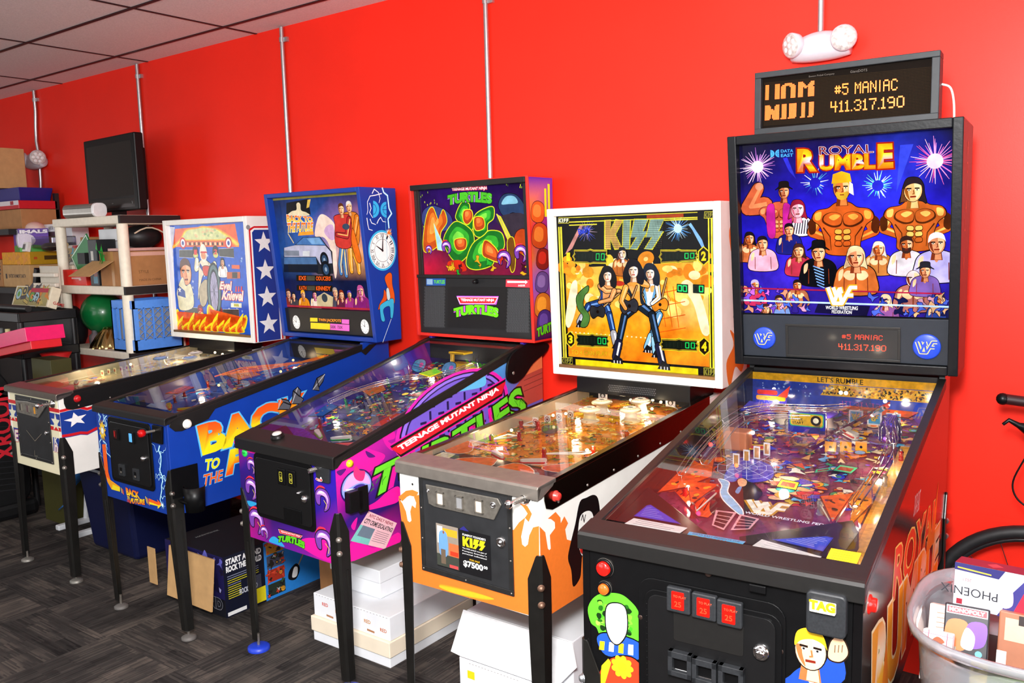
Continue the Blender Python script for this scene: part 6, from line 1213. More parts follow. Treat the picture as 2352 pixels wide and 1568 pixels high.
# ---------------------------------------------------------------- the royal blue machine
p = Pin(2, 'royal blue pinball machine with a clock printed on its head and black lockdown bar')
mb = MB(); p.cabinet(mb, BLUEP); a = p.front(mb); hw = p.hw; q = p.q
a.clip = ((-hw, q['b0']), (hw, q['zl'] - .012)); c = [(-.229,.818)][0]
for k, e in enumerate(((.02, .10), (-.03, .10), (.05, .07), (-.06, -.13), (.06, -.12))): lightning(a, c, (c[0] + e[0], c[1] + e[1]), .003, k, 7, .2, 3)
a.star(c, .052, '#c88c14', .1, .6, 11, .6); a.star(c, .044, '#f0c838', .1, .55, 11, .6); a.ell(c, .014, .017, '#a8a49c'); a.ell(c, .010, .013, '#f0f0e8')
pq = [(-.241,.756),(-.210,.760),(-.208,.637),(-.195,.605),(-.120,.587),(-.123,.565),(-.192,.564),(-.225,.596),(-.240,.643)]
a.poly(pq, '#f0601c'); a.poly([(-.226,.615),(-.195,.605),(-.120,.587),(-.123,.565),(-.192,.564),(-.221,.591)], '#f0a01c'); a.poly([(-.179,.588),(-.121,.583),(-.123,.565),(-.192,.564)], '#f4dc20')
for k in range(4): a.poly([(-.116,.586),(-.109,.585),(-.107,.563),(-.114,.563)][:1] + [] or [(0, 0)], '#f0d020') if False else a.line([(x + .0055 * k, z - .0018 * k) for x, z in [(-.113,.585),(-.109,.562)]], .0028, ('#f0e020', '#f0a020', '#f07020', '#f05018')[k])
letters(a, 'BACK', [(-.069,.559),(.035,.560),(.030,.588),(-.074,.592)], '#f0801c', '#a02010', .05, .03, grad=[(0, '#f4e028'), (1, '#f0501c')]); letters(a, 'TO', [(-.068,.542),(-.048,.542),(-.046,.556),(-.066,.556)], '#f4d820', '#a02010', .04, .03); letters(a, 'THE', [(-.075,.529),(-.046,.529),(-.045,.542),(-.069,.541)], '#f0501c', '#702010', .02, .02); letters(a, 'FUTURE', [(-.047,.527),(.070,.540),(.071,.564),(-.036,.550)], '#f4c020', '#a02010', .05, .03, grad=[(0, '#f0601c'), (1, '#f4e428')])
for k in range(3): a.line([(x + .009 * k, z - .003 * k) for x, z in [(.080,.578),(.089,.550)]], .004, ('#f4e020', '#f0a820', '#f07020')[k])
ar = [(.105,.574),(.171,.569),(.168,.580),(.204,.564),(.168,.541),(.168,.552),(.108,.550)]; a.poly(ar, '#f0601c'); a.poly([(.105,.560),(.173,.557),(.204,.564),(.168,.541),(.168,.552),(.108,.550)], '#f4dc20')
lightning(a, *[(.220,.810),(.206,.561)], .004, 21, 12, .06, 11); a.burst([(.207,.563)][0], .022, '#a8e0ff', 14, .002, '#e8f8ff')
a.clip = None; a = p.side(mb)
C_ = '#58b8e8'
letters(a, 'BACK', [(.145, .742), (.70, .775), (.70, .925), (.128, .872)], '#f07818', C_, .06, .035, grad=[(0, '#f4e418'), (.5, '#f4d81c'), (.62, '#f06818'), (1, '#ee4c14')])
letters(a, 'TO', [(.148,.676),(.215,.677),(.229,.719),(.157,.726)], '#f4e01c', C_, .04, .03); letters(a, 'THE', [(.132,.615),(.227,.619),(.236,.665),(.144,.663)], '#ee5c18', C_, .02, .035)
letters(a, 'FUTURE', [(.245, .632), (.80, .66), (.80, .76), (.275, .74)], '#f4a018', C_, .06, .035, grad=[(0, '#ee4c14'), (.5, '#f07818'), (.7, '#f4d81c'), (1, '#f4e41c')])
g = random.Random(2)
for pts in ([(.531,.869),(.563,.895),(.549,.910),(.586,.897),(.600,.876),(.591,.858)], [(.608,.881),(.620,.936),(.644,.948),(.659,.930),(.653,.905),(.672,.889),(.655,.873)], [(.730,.925),(.758,.972),(.805,.986),(.790,.955),(.764,.932),(.767,.916)]): a.poly(inset(pts, .005), '#08080c'); a.poly(pts, '#5a5c64'); a.line([pts[0], pts[2]], .004, '#b8bcc4'); a.line([pts[1], pts[4]], .006, '#18181c')
for k in range(7): a.line([(.068 + .002 * k, .84 - .006 * k), (.069 + .002 * k, .838 - .006 * k)], .0012, '#2c4ca0')
mb.build('cabinet', p.root, .002)
p.rails(SATIN, .034, [(y, z) for y, z in [(.006,.891),(.031,.867),(.060,.863),(.125,.876),(.182,.890),(.216,.926)]]); p.lockbar(SATIN, lip=.03, d=.045); p.glass(); p.legs(LEGB, mat('dull_bolt', '#77726c', .4, .8), plain('#6a6663', .6, .3), ribs=True, z0=.04)
mb = MB(); c = [(.083,.888)][0]; mb.lathe([(.019, 0), (.019, .004), (.015, .006), (.015, .011), (.012, .014), (0, .014)], (hw + .004, *c), plain('#f0ece0', .3, coat=.4), (1, 0, 0), 22); mb.build('flipper_button', p.root)
q_ = [(-.174,.889),(.185,.878),(.164,.607),(-.151,.607)]; d = modern_door(p, ((q_[0][0], q_[2][1] + .002), (q_[2][0] - .004, q_[0][1])), ((q_[0][0] + .018, q_[2][1] + .018), (q_[2][0] - .02, q_[0][1] - .02)))
for c, m_ in (([(-.095,.820)][0], plain('#401010', .3)), ([(.026,.820)][0], plain('#58a8f0', .3, emis=.4))): mb = MB(); mb.box((c[0] - .02, -.016, c[1] - .024), (c[0] + .02, -.010, c[1] + .024), BLACK); mb.box((c[0] - .014, -.0172, c[1] - .018), (c[0] + .008, -.016, c[1] + .018), m_); mb.build('coin_entry', d, .002)
mb = MB(); a = p.front(mb); a.h = .0176; c = [(-.099,.822)][0]; a.rect((c[0] - .006, c[1] - .012), (c[0] + .004, c[1] + .012), '#a01818'); mb.build('price_window', d)
for c in [(-.071,.670),(.040,.667)]: mb = MB(); mb.box((c[0] - .02, -.018, c[1] - .024), (c[0] + .02, -.010, c[1] + .024), mat('grey_plastic')); mb.box((c[0] - .009, -.0186, c[1] - .014), (c[0] + .009, -.018, c[1] + .012), BLACK); mb.box((c[0] - .006, -.0192, c[1] - .012), (c[0] + .006, -.0184, c[1] - .004), STEEL); mb.build('coin_return', d, .002)
mb = MB(); c = [(.105,.742)][0]; mb.lathe([(.011, 0), (.011, .006), (.007, .012), (0, .012)], (c[0], -.010, c[1]), CHROME, (0, -1, 0), 16); mb.build('door_lock', d)
mb = MB(); q_ = [(.183,.891),(.255,.891),(.245,.818),(.173,.820)]; slab(mb, [q_[3], q_[2], q_[1], q_[0]], .001, .010, BLACK); mb.build('plunger_plate', p.root, .002)
mb = MB(); c = [(.200,.869)][0]; mb.cyl((c[0], -.010, c[1]), (c[0], -.05, c[1]), .0055, STEEL, n=10); mb.lathe([(.008, 0), (.015, .006), (.016, .018), (.013, .026), (0, .027)], (c[0], -.05, c[1]), glassy('red_knob', '#ff2020', .05, .5, '#e01818'), (0, -1, 0), 14); mb.build('plunger', p.root)
# cup holder clipped beside the front leg
mb = MB(); x = hw + .004; mb.box((x, -.002, .60), (x + .003, .115, .72), BLACK); mb.box((x, .02, .585), (x + .06, .07, .592), BLACK)
K = 20; R_ = .043; cx, cy = x + .052, .062; hs = [.54 + (.105 if sin(2 * pi * k / K + 2.2) > -.55 else .06) for k in range(K)]
V = [(cx + R_ * rr * cos(2 * pi * k / K), cy + R_ * rr * sin(2 * pi * k / K), zz) for rr, zs in ((.86, [.545] * K), (1, hs), (.94, hs), (.8, [.55] * K)) for k, zz in zip(range(K), zs)]
mb.add(V, [(r * K + j, r * K + (j + 1) % K, (r + 1) * K + (j + 1) % K, (r + 1) * K + j) for r in range(3) for j in range(K)] + [tuple(range(K - 1, -1, -1)), tuple(range(3 * K, 4 * K))], BLACK, smooth=True); mb.build('cup_holder', p.root)
# head
mb = p.head(BLUEP); a = p.bside(mb); y0 = lambda z: q['yb0'] + (q['yb1'] - q['yb0']) * (z - q['zb0']) / (q['zb1'] - q['zb0'])
cc = [(1.135,1.549),(1.042,1.552),(1.141,1.645),(1.228,1.546),(1.129,1.450)]; ry = (cc[2][1] - cc[4][1]) / 2; rx = (cc[3][0] - cc[1][0]) / 2
clock(a, cc[0], ry, rx / ry); maker_mark(a, [(1.082,1.705),(1.172,1.706),(1.174,1.782),(1.087,1.786)], '#30b0e8', '#0c3796')
for k, (s_, e_) in enumerate((((1185,45), (1250,170)), )): pass
L_ = [(1.150,1.849),(1.159,1.826),(1.183,1.812),(1.190,1.751),(1.206,1.726),(1.180,1.700),(1.184,1.655)]; a.line(L_, .010, '#58b8e8'); a.line(L_, .005, '#e8f8ff')
for q_ in ([(1.145,1.821),(1.103,1.812),(1.068,1.807),(1.049,1.779),(1.050,1.740),(1.042,1.720)], [(1.082,1.819),(1.097,1.840),(1.124,1.825),(1.133,1.796),(1.124,1.776)], [(1.063,1.775),(1.071,1.750),(1.060,1.730),(1.079,1.705)], [(1.041,1.705),(1.046,1.671),(1.051,1.651),(1.075,1.646)], [(1.061,1.700),(1.070,1.681),(1.097,1.673)], [(1.105,1.678),(1.116,1.695),(1.131,1.708),(1.144,1.688),(1.165,1.685)]): a.line(q_, .005, '#e8f0f8', .003)
a.burst([(1.182,1.634)][0], .026, ['#f8f0e0', '#f0a050'], 16, .005, '#f07020', 3); a.line([(1.161,1.706),(1.163,1.487)], .0018, '#70c0d8')
# loose orange and turquoise ribbons below the clock
for q_, c_ in (([(1.141,1.416),(1.171,1.440),(1.189,1.429),(1.189,1.383),(1.201,1.330),(1.198,1.289),(1.177,1.301),(1.159,1.364)], '#e0581c'), ([(1.134,1.360),(1.153,1.323),(1.127,1.294),(1.090,1.266),(1.098,1.291),(1.125,1.325)], '#d8501c'), ([(1.109,1.290),(1.185,1.313),(1.194,1.279),(1.183,1.222),(1.169,1.223),(1.165,1.276),(1.121,1.264),(1.129,1.211),(1.107,1.213),(1.100,1.265)], '#38b0d8'), ([(1.148,1.359),(1.163,1.364),(1.171,1.317),(1.153,1.310)], '#c8dce0')): a.blob(q_, c_, '#101018', .002)
a.line([(1.172,1.213),(1.140,1.159),(1.108,1.105)], .003, '#d8e8f0')
b = mb.build('backbox', p.root, .003); HB = q['W'] / 2 - q['t']
mb = MB(); a = p.bface(mb, .04, ARTDIM); A_, B_ = (-HB, .15), (HB, p.bH - .022); a.clip = (A_, B_)
a.grid(A_, B_, [['#1c1c50', '#203060', '#101c48', '#1c2050'], ['#0c1440', '#102050', '#0c1438', '#101840'], ['#1c4888', '#3868b0', '#c8a0a0', '#f0a868'], ['#183878', '#2c58a8', '#8868a8', '#b87088'], ['#182040', '#1c3c80', '#183070', '#102050']])
a.blob([(-.042,.521),(-.001,.610),(.049,.623),(.117,.570),(.106,.487),(.095,.361),(.070,.308),(.063,.446),(.028,.509)], '#f4d8c8'); a.blob([(.032,.535),(.054,.566),(.101,.570),(.105,.508),(.073,.498)], '#d0a8d0')
a.poly([(-.231,.693),(-.055,.706),(-.054,.627),(-.247,.618)], '#18181c'); a.blob([(-.153,.684),(-.135,.691),(-.123,.680),(-.123,.651),(-.084,.639),(-.071,.623),(-.227,.628),(-.198,.649),(-.159,.655)], '#e8d8b0'); a.poly([(-.080,.660),(-.064,.701),(-.039,.703),(-.059,.664)], '#e0b850')
for t_, q_ in (('BACK TO', [(-.247,.594),(-.041,.589),(-.048,.616),(-.243,.634)]), ('THE FUTURE', [(-.258,.542),(-.054,.545),(-.041,.589),(-.244,.591)])): letters(a, t_, q_, '#f07828', '#f8f0e8', .05, .04, grad=[(0, '#f8d838'), (1, '#f06028')])
a.line([(-.250,.537),(-.214,.487)], .006, '#e8d090'); a.poly([(-.173,.524),(-.049,.527),(-.050,.545),(-.161,.543)], '#f0a030')
CAR = '#8098c0'
a.poly([(-.300,.464),(-.208,.476),(-.137,.515),(-.003,.516),(.037,.472),(.074,.440),(.062,.329),(-.055,.326),(-.070,.334),(-.327,.336)], '#20242c')
for q_, c_ in (([(-.297,.464),(-.203,.476),(-.149,.475),(.028,.470),(.062,.440),(.063,.382),(-.029,.377),(-.054,.415),(-.305,.417)], '#b8b8d0'), ([(-.199,.479),(-.134,.513),(-.008,.513),(.029,.472)], '#4878b8'), ([(-.109,.509),(-.012,.510),(.014,.478),(-.074,.479)], '#78a8d8'), ([(-.308,.414),(-.055,.412),(-.053,.377),(-.315,.378)], '#4a70a0'), ([(-.300,.450),(-.180,.448),(-.185,.421),(-.306,.422)], '#8890a0'), ([(-.151,.445),(-.097,.445),(-.103,.418),(-.156,.421)], '#d8dce0'), ([(-.318,.375),(-.046,.372),(-.053,.334),(-.327,.336)], '#101828')): a.poly(q_, c_)
for k in range(4): a.line([(-.300,.444),(-.182,.443)], .001, '#30343c') if k == 0 else a.line([(x, z - .006 * k) for x, z in [(-.300,.444),(-.182,.443)]], .0012, '#30343c')
for c, r in (([(.007,.399)][0], .040), ([(.010,.351)][0], .044)): a.ell(c, r * .8, r, '#10141c'); a.ell(c, r * .5, r * .62, '#2c4868'); a.ell(c, r * .2, r * .25, '#88a0b8')
for J, top, leg, hair, ck in (([(.233,.652),(.228,.622),(.210,.495),(.250,.377),(.198,.382)], '#e88428', '#e8a030', '#e0d8d0', '#e07820'), ([(.176,.644),(.174,.614),(.160,.491),(.156,.361),(.120,.372)], '#c83830', '#4878b0', '#5c3018', '#b82c30')):
    for f in J[3:]: limb(a, [J[2], f, (f[0], f[1] - .04)], .034, .022, leg, '#f8d088', '#301410')
    a.blob([(J[1][0] - .05, J[1][1]), (J[1][0] + .05, J[1][1]), (J[1][0] + .06, J[2][1] + .06), (J[2][0] + .05, J[2][1] - .03), (J[2][0] - .05, J[2][1] - .02), (J[1][0] - .055, J[2][1] + .08)], top, '#301010'); limb(a, [(J[1][0] + .05, J[1][1] - .02), (J[1][0] + .02, J[1][1] - .10), (J[1][0] - .05, J[1][1] - .09)], .03, .02, ck, '#f8b868'); face(a, J[0], .024, '#f0b080', hair, '#a85830')
a.blob([(.242,.551),(.260,.484),(.275,.397),(.245,.392),(.223,.485)], '#e8701c', '#401808'); a.ell([(.195,.560)][0], .026, .015, '#38485c', 20)
for q_, t_ in (([(-.232,.290),(.049,.289),(.054,.320),(-.226,.321)], 'EXE   ODUCERS'), ([(-.240,.239),(.040,.238),(.045,.270),(-.234,.268)], 'KATH   KENNEDY')): a.poly(q_, '#18140c'); a.poly([lerp(q_, u, v) for u, v in ((.3, .12), (.52, .12), (.52, .88), (.3, .88))], '#4a4838'); u_ = t_.split('   '); a.text(u_[0], [lerp(q_, u, v) for u, v in ((.07, .15), (.28, .15), (.28, .85), (.07, .85))], '#f86018', .03); a.text(u_[1], [lerp(q_, u, v) for u, v in ((.55, .15), (.95, .15), (.95, .85), (.55, .85))], '#f86018', .03)
sk = ['#d8a088', '#e8b090', '#c08060', '#d070a8']
for k, (c, r, h_, s_) in enumerate((([(-.311,.221)][0], .022, '#3c2018', '#883018'), ([(-.270,.210)][0], .016, '#202028', '#404048'), ([(-.192,.218)][0], .020, '#f0b020', '#e8901c'), ([(-.100,.219)][0], .018, '#201c20', '#e8d8c8'), ([(.060,.233)][0], .022, '#a09088', '#484858'), ([(.105,.223)][0], .020, '#802c18', '#602040'), ([(.163,.225)][0], .018, '#4838a0', '#a03080'), ([(.246,.242)][0], .026, '#b85090', '#802070'))): bust(a, c, r, sk[k % 4], h_, s_, k % 2)
a.poly([(-.085,.209),(-.023,.234),(.040,.211),(.027,.160),(-.090,.162)], '#c8b890'); a.ell([(-.025,.205)][0], .022, .022, '#384048', 18); a.line([(-HB, .156), (HB, .156)], .010, '#b02c3c'); a.line([(-HB, p.bH - .03), (HB, p.bH - .03)], .012, '#8c8438')
a.clip = None; mb.build('backglass', b)
mb = MB(); headbox(p, mb, -HB, .024, HB, .148, -.04, -.022, mat('speaker_black', '#161617', .4, noise=.15)); a = p.bface(mb, .0215)
for c in [(-.254,.074),(.266,.072)]: clock(a, c, .040, .80, None, False, mk='#9aa0a4')
for q_, c_ in (([(-.141,.082),(-.082,.083),(-.079,.103),(-.137,.102)], '#f4d41c'), ([(.101,.081),(.155,.080),(.159,.103),(.105,.103)], '#e868c8'), ([(-.144,.044),(.006,.045),(.012,.077),(-.138,.076)], '#f4d41c'), ([(.008,.045),(.151,.044),(.157,.077),(.014,.077)], '#e868c8')): a.poly(q_, c_)
a.text('TWIN JACKPOTS', [(-.075,.082),(.096,.083),(.100,.102),(-.071,.101)], '#f0982c', .03); a.text('500K  750K', [(.012,.052),(.104,.053),(.107,.069),(.015,.069)], '#301030', .02); mb.build('speaker_panel', b, .001)
for sg in (-1, 1): mb = MB(); mb.prism([(1.032,1.065),(1.088,1.093),(1.135,1.091),(1.058,1.045)], 'x', sg * (hw + .005), sg * (hw + .009), SATIN); mb.build('head_hinge', p.root)
# playfield
mb, a = pf_panel(p, '#2c4890'); X = hw - .018; a.clip = ((-X, .02), (X, p.pL - .01))
scatter(a, ((-X, .25), (X, p.pL)), 230, ['#e8901c', '#f0c030', '#2c58c0', '#d84820', '#58a8d8', '#e8d8b0', '#c83028', '#182048'], 13, (.008, .026), '#10142c'); a.poly([(-X, .05), (X, .05), (X, .26), (.03, .17), (-X, .24)], '#18203c')
a.clip = None; p.pfo = N = mb.build('playfield', p.root); lamps(p, [(-.18, .45), (.15, .5), (0, .8), (-.15, .98), (.15, .98)], (1, .7, .4), .5)
for u, t, an in ((-.10, .24, -.5), (.09, .24, pi + .5)): flipper_mesh(p, u, t, an, '#f0c818').build('flipper', N)
for u, t in ((-.2, .38), (-.15, .3), (.2, .38), (.15, .3), (-.22, .52), (.2, .55), (-.12, .62)): clearpost(p, u, t, .034, '#e03020').build('post', N)
for pts, c, sd in (([(-.25, .42), (-.22, .3), (-.15, .32), (-.17, .42)], ('#701810', '#d83820'), 1), ([(.14, .42), (.15, .3), (.23, .34), (.23, .46)], ('#701810', '#d83820'), 2), ([(-.22, .62), (-.05, .58), (-.02, .68), (-.2, .74)], ('#803010', '#f09820'), 3)): m_, a_ = plastic(p, pts, .038, c, seed=sd, pal=['#f0e0c0', '#301010']); m_.build('plastic_panel', N)
for k in range(4): 
    mb = MB(); mb.tube([p.P(-.2 + .02 * k, .55 + .03 * k, .05), p.P(-.15 + .05 * k, .66, .065), p.P(-.05 + .05 * k, .72 + .03 * k, .07), p.P(.1 + .03 * k, .8 + .04 * k, .07), p.P(.14 + .02 * k, .95, .075)], .0035, plain('#f07820', .3, emis=.3), 6); mb.build('orange_rail', N)
for u, t, h in ((.08, .72, .05), (.12, .8, .05), (-.1, .5, .03), (-.05, .9, .05)): bulb(p, u, t, h, '#ffc060', 5)
mb = MB(); a = p.pf(mb, ART, .028); a.poly([(-X, .05), (X, .05), (X, .22), (.12, .15), (.08, .08), (-.08, .08), (-.12, .15), (-X, .22)], '#141828'); a.poly([(-.23, .07), (-.12, .06), (-.13, .10), (-.23, .115)], '#f0e4b8'); mb.build('apron', p.root)

# ---------------------------------------------------------------- the white machine with stars and stripes
p = Pin(1, 'white pinball machine with red stripes and white stars on blue bands')
RD, BL = '#d41c24', '#1c3c94'
mb = MB(); p.cabinet(mb, WHITEP, CREAM); a = p.front(mb); q = p.q; hw = p.hw; a.clip = ((-hw, q['b0']), (hw, q['zl'] - .012))
for z, w_, c_ in ((.842, .018, RD), (.752, .018, RD)): a.line([(-hw, z), (hw, z)], w_, c_)
a.rect((-hw, .768), (hw, .826), BL); c = [(-.228,.783),(.220,.783)]; [a.star(k, .048, '#f0ecd0', pi / 2, .42, 5, .9) for k in c]
for q_ in ([(-.235,.709),(-.173,.709),(-.187,.642),(-.229,.639)], [(.180,.708),(.240,.708),(.227,.638),(.172,.640)]): a.poly(q_, BL)
a.text('E', [(-.229,.637),(-.193,.639),(-.185,.700),(-.222,.698)], '#f4ece0', .04, RD, .03); a.text('K', [(.187,.674),(.222,.674),(.227,.711),(.191,.709)], '#f4ece0', .04); a.text('n', [(.180,.636),(.215,.636),(.222,.674),(.187,.674)], '#f4ece0', .04, RD, .02)
a.clip = None; a = p.side(mb); S1 = 1.2
top = [(-.046,.851),(-.004,.841),(.049,.845),(.098,.843),(.130,.829)] + [(.5, .89), (1.2, .93)]; bot = [(-.043,.740),(-.005,.726),(.039,.724),(.088,.725),(.120,.717)] + [(.5, .83), (1.2, .86)]
top = [(0, top[1][1])] + top[2:]; bot = [(0, bot[1][1])] + bot[2:]
a.poly([(y, z - .014) for y, z in bot] + [(y, z - .008) for y, z in top[::-1]], BL); a.line([(y, z) for y, z in top], .013, RD); a.line([(y, z - .004) for y, z in bot], .013, RD)
for y in (.072, .27, .47, .67): a.star((y, .782 + .09 * y), .036, '#f8f8f8', pi / 2 + .15, .42, 5, 1.6)
mb.build('cabinet', p.root, .003)
p.rails(mat('dark_rail', '#2c2b2a', .35, .6, noise=.1), .09); p.lockbar(mat('worn_steel', '#8d857b', .32, .85), lip=.03, d=.07); p.glass(); p.legs(LEGB, STEEL); p.flippers('#c81c20', .085, p.ztop(.08) - .042, .013)
d = old_door(p, (([(-.174,.728)][0][0], [(.001,.572)][0][1]), ([(.167,.727)][0][0], [(-.006,.883)][0][1])), [(-.165,.854),(-.041,.861),(.151,.854),(.063,.789),(-.155,.795)][::1], [(-.112,.828),(-.033,.826),(.042,.825)], ('#2c2620', '#5a3c44', '#e0981c'), (([(.126,.722)][0], .010), ([(.124,.858)][0], .010)), 1); plunger(p, [(.211,.873)][0], .06)
mb = MB(); a = p.front(mb); a.h = .0052
for q_ in ([(-.081,.712),(-.000,.667),(.076,.712)], [(-.014,.620),(-.017,.591),(.015,.593)]): a.line(q_, .0025, '#8a8070')
mb.build('door_scratches', d)
mb = p.head(WHITEP); a = p.bside(mb); yb, ye = q['yb0'], q['yb0'] + q['d']; SB = [(1.108,1.602),(1.111,1.450),(1.115,1.302),(1.118,1.152)]
y_ = SB[1][0]; w_ = .075
for k_, c_ in ((.020, RD), (.010, '#f8f8f8'), (0, BL)): a.poly(rrect((y_ - w_ - k_, q['zb0'] - .05), (y_ + w_ + k_, q['zb1'] - .075 + k_), .02), c_) if False else a.poly([(y_ - w_ - k_, q['zb0'] + .004), (y_ + w_ + k_, q['zb0'] + .004), (y_ + w_ + k_, q['zb1'] - .09 + k_), (y_ + w_ - .015, q['zb1'] - .075 + k_), (y_ - w_ + .015, q['zb1'] - .075 + k_), (y_ - w_ - k_, q['zb1'] - .09 + k_)], c_)
for c in SB: a.star((y_, c[1]), .062, '#f6f6f6', pi / 2, .42, 5, 1.05)
a.ell([(1.013,1.687)][0], .013, .013, '#909090')
b = mb.build('backbox', p.root, .003); HB = q['W'] / 2 - .030
mb = MB(); a = p.bface(mb, .03, ARTDIM); A_, B_ = (-HB, .03), (HB, p.bH - .03); a.clip = (A_, B_)
a.rect(A_, B_, '#1c58c8'); a.poly([(-.387,.660),(-.324,.653),(-.358,.537),(-.391,.038),(-.418,.037)], '#d8d8e8')
a.poly([(-.321,.643),(.263,.656),(.287,.528),(-.358,.537)], '#f0601c'); a.blob([(-.358,.537),(-.271,.581),(-.212,.630),(-.107,.637),(-.038,.645),(.060,.633),(.116,.622),(.192,.591),(.274,.551),(.265,.537),(.166,.568),(-.219,.575),(-.321,.546)], '#f4e048', '#f8a020', .008)
a.blob([(-.219,.580),(-.204,.625),(-.116,.637),(-.039,.640),(.068,.633),(.130,.607),(.159,.577)], '#d8dc98'); g = random.Random(3)
for k in range(22): c = lerp([(-.208,.595),(.136,.588),(.116,.626),(-.186,.629)], g.random(), g.random()); a.ell(c, .014, .008, g.choice(['#c8d088', '#a8b880', '#e8e4a8', '#e8c890']), 10)
a.poly([(-.220,.570),(.157,.563),(.161,.532),(-.233,.537)], '#d85c20'); [a.rect(lerp([(-.210,.545),(.150,.539),(.152,.556),(-.208,.562)], k / 16, 0), lerp([(-.210,.545),(.150,.539),(.152,.556),(-.208,.562)], k / 16 + .035, 1), '#301008' if k % 2 else '#f8e0b0') for k in range(16)]
for c in [(-.252,.558),(.192,.551)]: a.ell(c, .032, .034, RD, 16); a.ell(c, .022, .024, '#f0f0f0', 16); a.ell(c, .011, .013, BL, 12)
for k in range(46): a.star((g.uniform(-HB + .06, HB), g.uniform(.14, .50)), g.uniform(.006, .013), g.choice(['#c8d8f8', '#88b0e8', '#f0f4ff']), g.uniform(0, 1))
SM = '#48443c'
for q_, n_, t_ in (([(-.294,.515),(-.157,.514),(-.158,.474),(-.299,.480)], [(-.148,.489),(-.118,.488),(-.114,.518),(-.144,.519)], '1'), ([(.099,.516),(.235,.519),(.234,.473),(.099,.482)], [(.047,.489),(.079,.489),(.083,.518),(.050,.519)], '2'), ([(-.290,.175),(-.141,.174),(-.146,.135),(-.287,.133)], [(-.143,.146),(-.114,.147),(-.110,.177),(-.139,.176)], '3'), ([(.095,.173),(.244,.177),(.243,.131),(.095,.138)], [(.044,.144),(.079,.143),(.083,.180),(.048,.179)], '4')):
    a.poly(inset(q_, .005), '#e8e8f0'); a.poly(inset(q_, .003), '#181410'); a.poly(q_, SM); c = lerp(n_, .5, .5); a.ell(c, .030, .036, '#202020' if t_ in '12' else '#801818'); a.ell((c[0], c[1] - .018), .024, .016, '#d8d878', 14); a.text(t_, n_, '#e03020', .04)
# generic portrait and rider
face(a, [(-.245,.383)][0], .068, '#f0a070', '#5c3018', '#d87848', '#ffc898', 0); a.blob([(-.349,.274),(-.284,.357),(-.255,.306),(-.201,.312),(-.192,.185),(-.328,.160),(-.347,.222)], '#e8e0b8', '#283878'); a.poly([(-.335,.311),(-.268,.275),(-.265,.234),(-.344,.248)], BL); a.star([(-.321,.282)][0], .02, '#f4f4f4')
for side in ((590,540, 560,640, 640,600), (770,590, 760,660, 700,600)): pass
limb(a, [(-.122,.456),(-.137,.408),(-.073,.438)], .035, .035, '#f0e4c0', '#fff'); limb(a, [(.048,.433),(.024,.404),(-.023,.433)], .035, .035, '#f0e4c0', '#fff'); a.blob([(-.098,.443),(-.053,.458),(-.013,.443),(-.004,.379),(-.073,.369),(-.119,.278),(-.138,.227),(-.118,.348)], '#f0e4c8', '#301c14'); a.poly([(-.094,.441),(-.029,.384),(-.048,.369),(-.101,.419)], '#3848a0')
a.ell([(-.053,.498)][0], .036, .052, '#f4ecd8', 20); a.ell([(-.054,.483)][0], .024, .022, '#e89868', 16); a.poly([(-.077,.508),(-.022,.507),(-.015,.497),(-.082,.498)], RD)
a.blob([(-.067,.419),(.001,.418),(.012,.379),(-.056,.369)], '#d84028', '#301008'); a.blob([(-.118,.288),(-.068,.339),(-.027,.329),(-.048,.229),(-.087,.188),(-.119,.207)], '#b8a888', '#201814')
wq = [(.025,.275)][0]; a.ell(wq, .070, .17, '#181818', 36, -.06); a.ell(wq, .060, .155, '#607878', 36, -.06); a.ell(wq, .045, .13, '#181818', 36, -.06); a.ell(wq, .036, .115, '#a8a0c0', 36, -.06)
for k in range(12): an = pi * k / 6; a.line([wq, (wq[0] + .036 * cos(an), wq[1] + .112 * sin(an))], .0025, '#484858')
bust(a, [(.123,.443)][0], .020, '#e0a070', '#201410', '#e8e8e8', 1); a.poly([(.156,.351),(.279,.354),(.281,.390),(.159,.389)], '#c86020'); a.poly([(.205,.355),(.252,.355),(.256,.388),(.208,.388)], '#38342c'); a.poly([(.207,.409),(.280,.406),(.282,.428),(.209,.429)], '#e8682c')
a.text('Evel', [(.084,.291),(.192,.283),(.195,.336),(.090,.335)], '#f8e0d0', .04, '#c83038', .05, slant=.1); a.text('Knievel', [(.102,.232),(.296,.227),(.291,.285),(.108,.284)], '#f8e0d0', .04, '#c83038', .05, slant=.1)
for k in range(3): a.poly([(x + .024 * k, z) for x, z in [(.224,.279),(.240,.279),(.243,.310),(.231,.310)]], RD if k < 3 else BL)
a.poly([(.174,.190),(.273,.190),(.276,.215),(.177,.215)], '#e8e8d0'); a.poly([(.202,.196),(.250,.196),(.248,.211),(.204,.211)], '#b8b020')
flames(a, [(-.366,.154),(-.334,.119),(-.281,.110),(-.243,.127),(-.175,.114),(-.102,.137),(-.076,.077),(-.042,.073),(-.052,.128),(-.036,.189),(.018,.151),(.030,.116),(.069,.098),(.193,.117),(.109,.089),(.229,.085),(.306,.141),(.275,.072),(.169,.048),(.024,.066),(-.062,.052),(-.218,.051),(-.343,.056)], ['#f8e81c', '#f8901c', '#f0641c'], .012)
FQ = [(-.377,.039),(.293,.051),(.305,.165),(-.361,.154)]
for k in range(11):
    for s_, c_ in ((1, '#f8e428'), (.7, '#f08420'), (.42, '#e04c18')): u, h_ = .04 + .088 * k, (.75, .45, .95, .6)[k % 4] * s_; a.blob([lerp(FQ, u - .05 * s_, .02), lerp(FQ, u - .035 * s_, h_ * .5), lerp(FQ, u + .05, h_), lerp(FQ, u + .03 * s_, h_ * .45), lerp(FQ, u + .07 * s_, .02)], c_)
a.clip = None; mb.build('backglass', b)
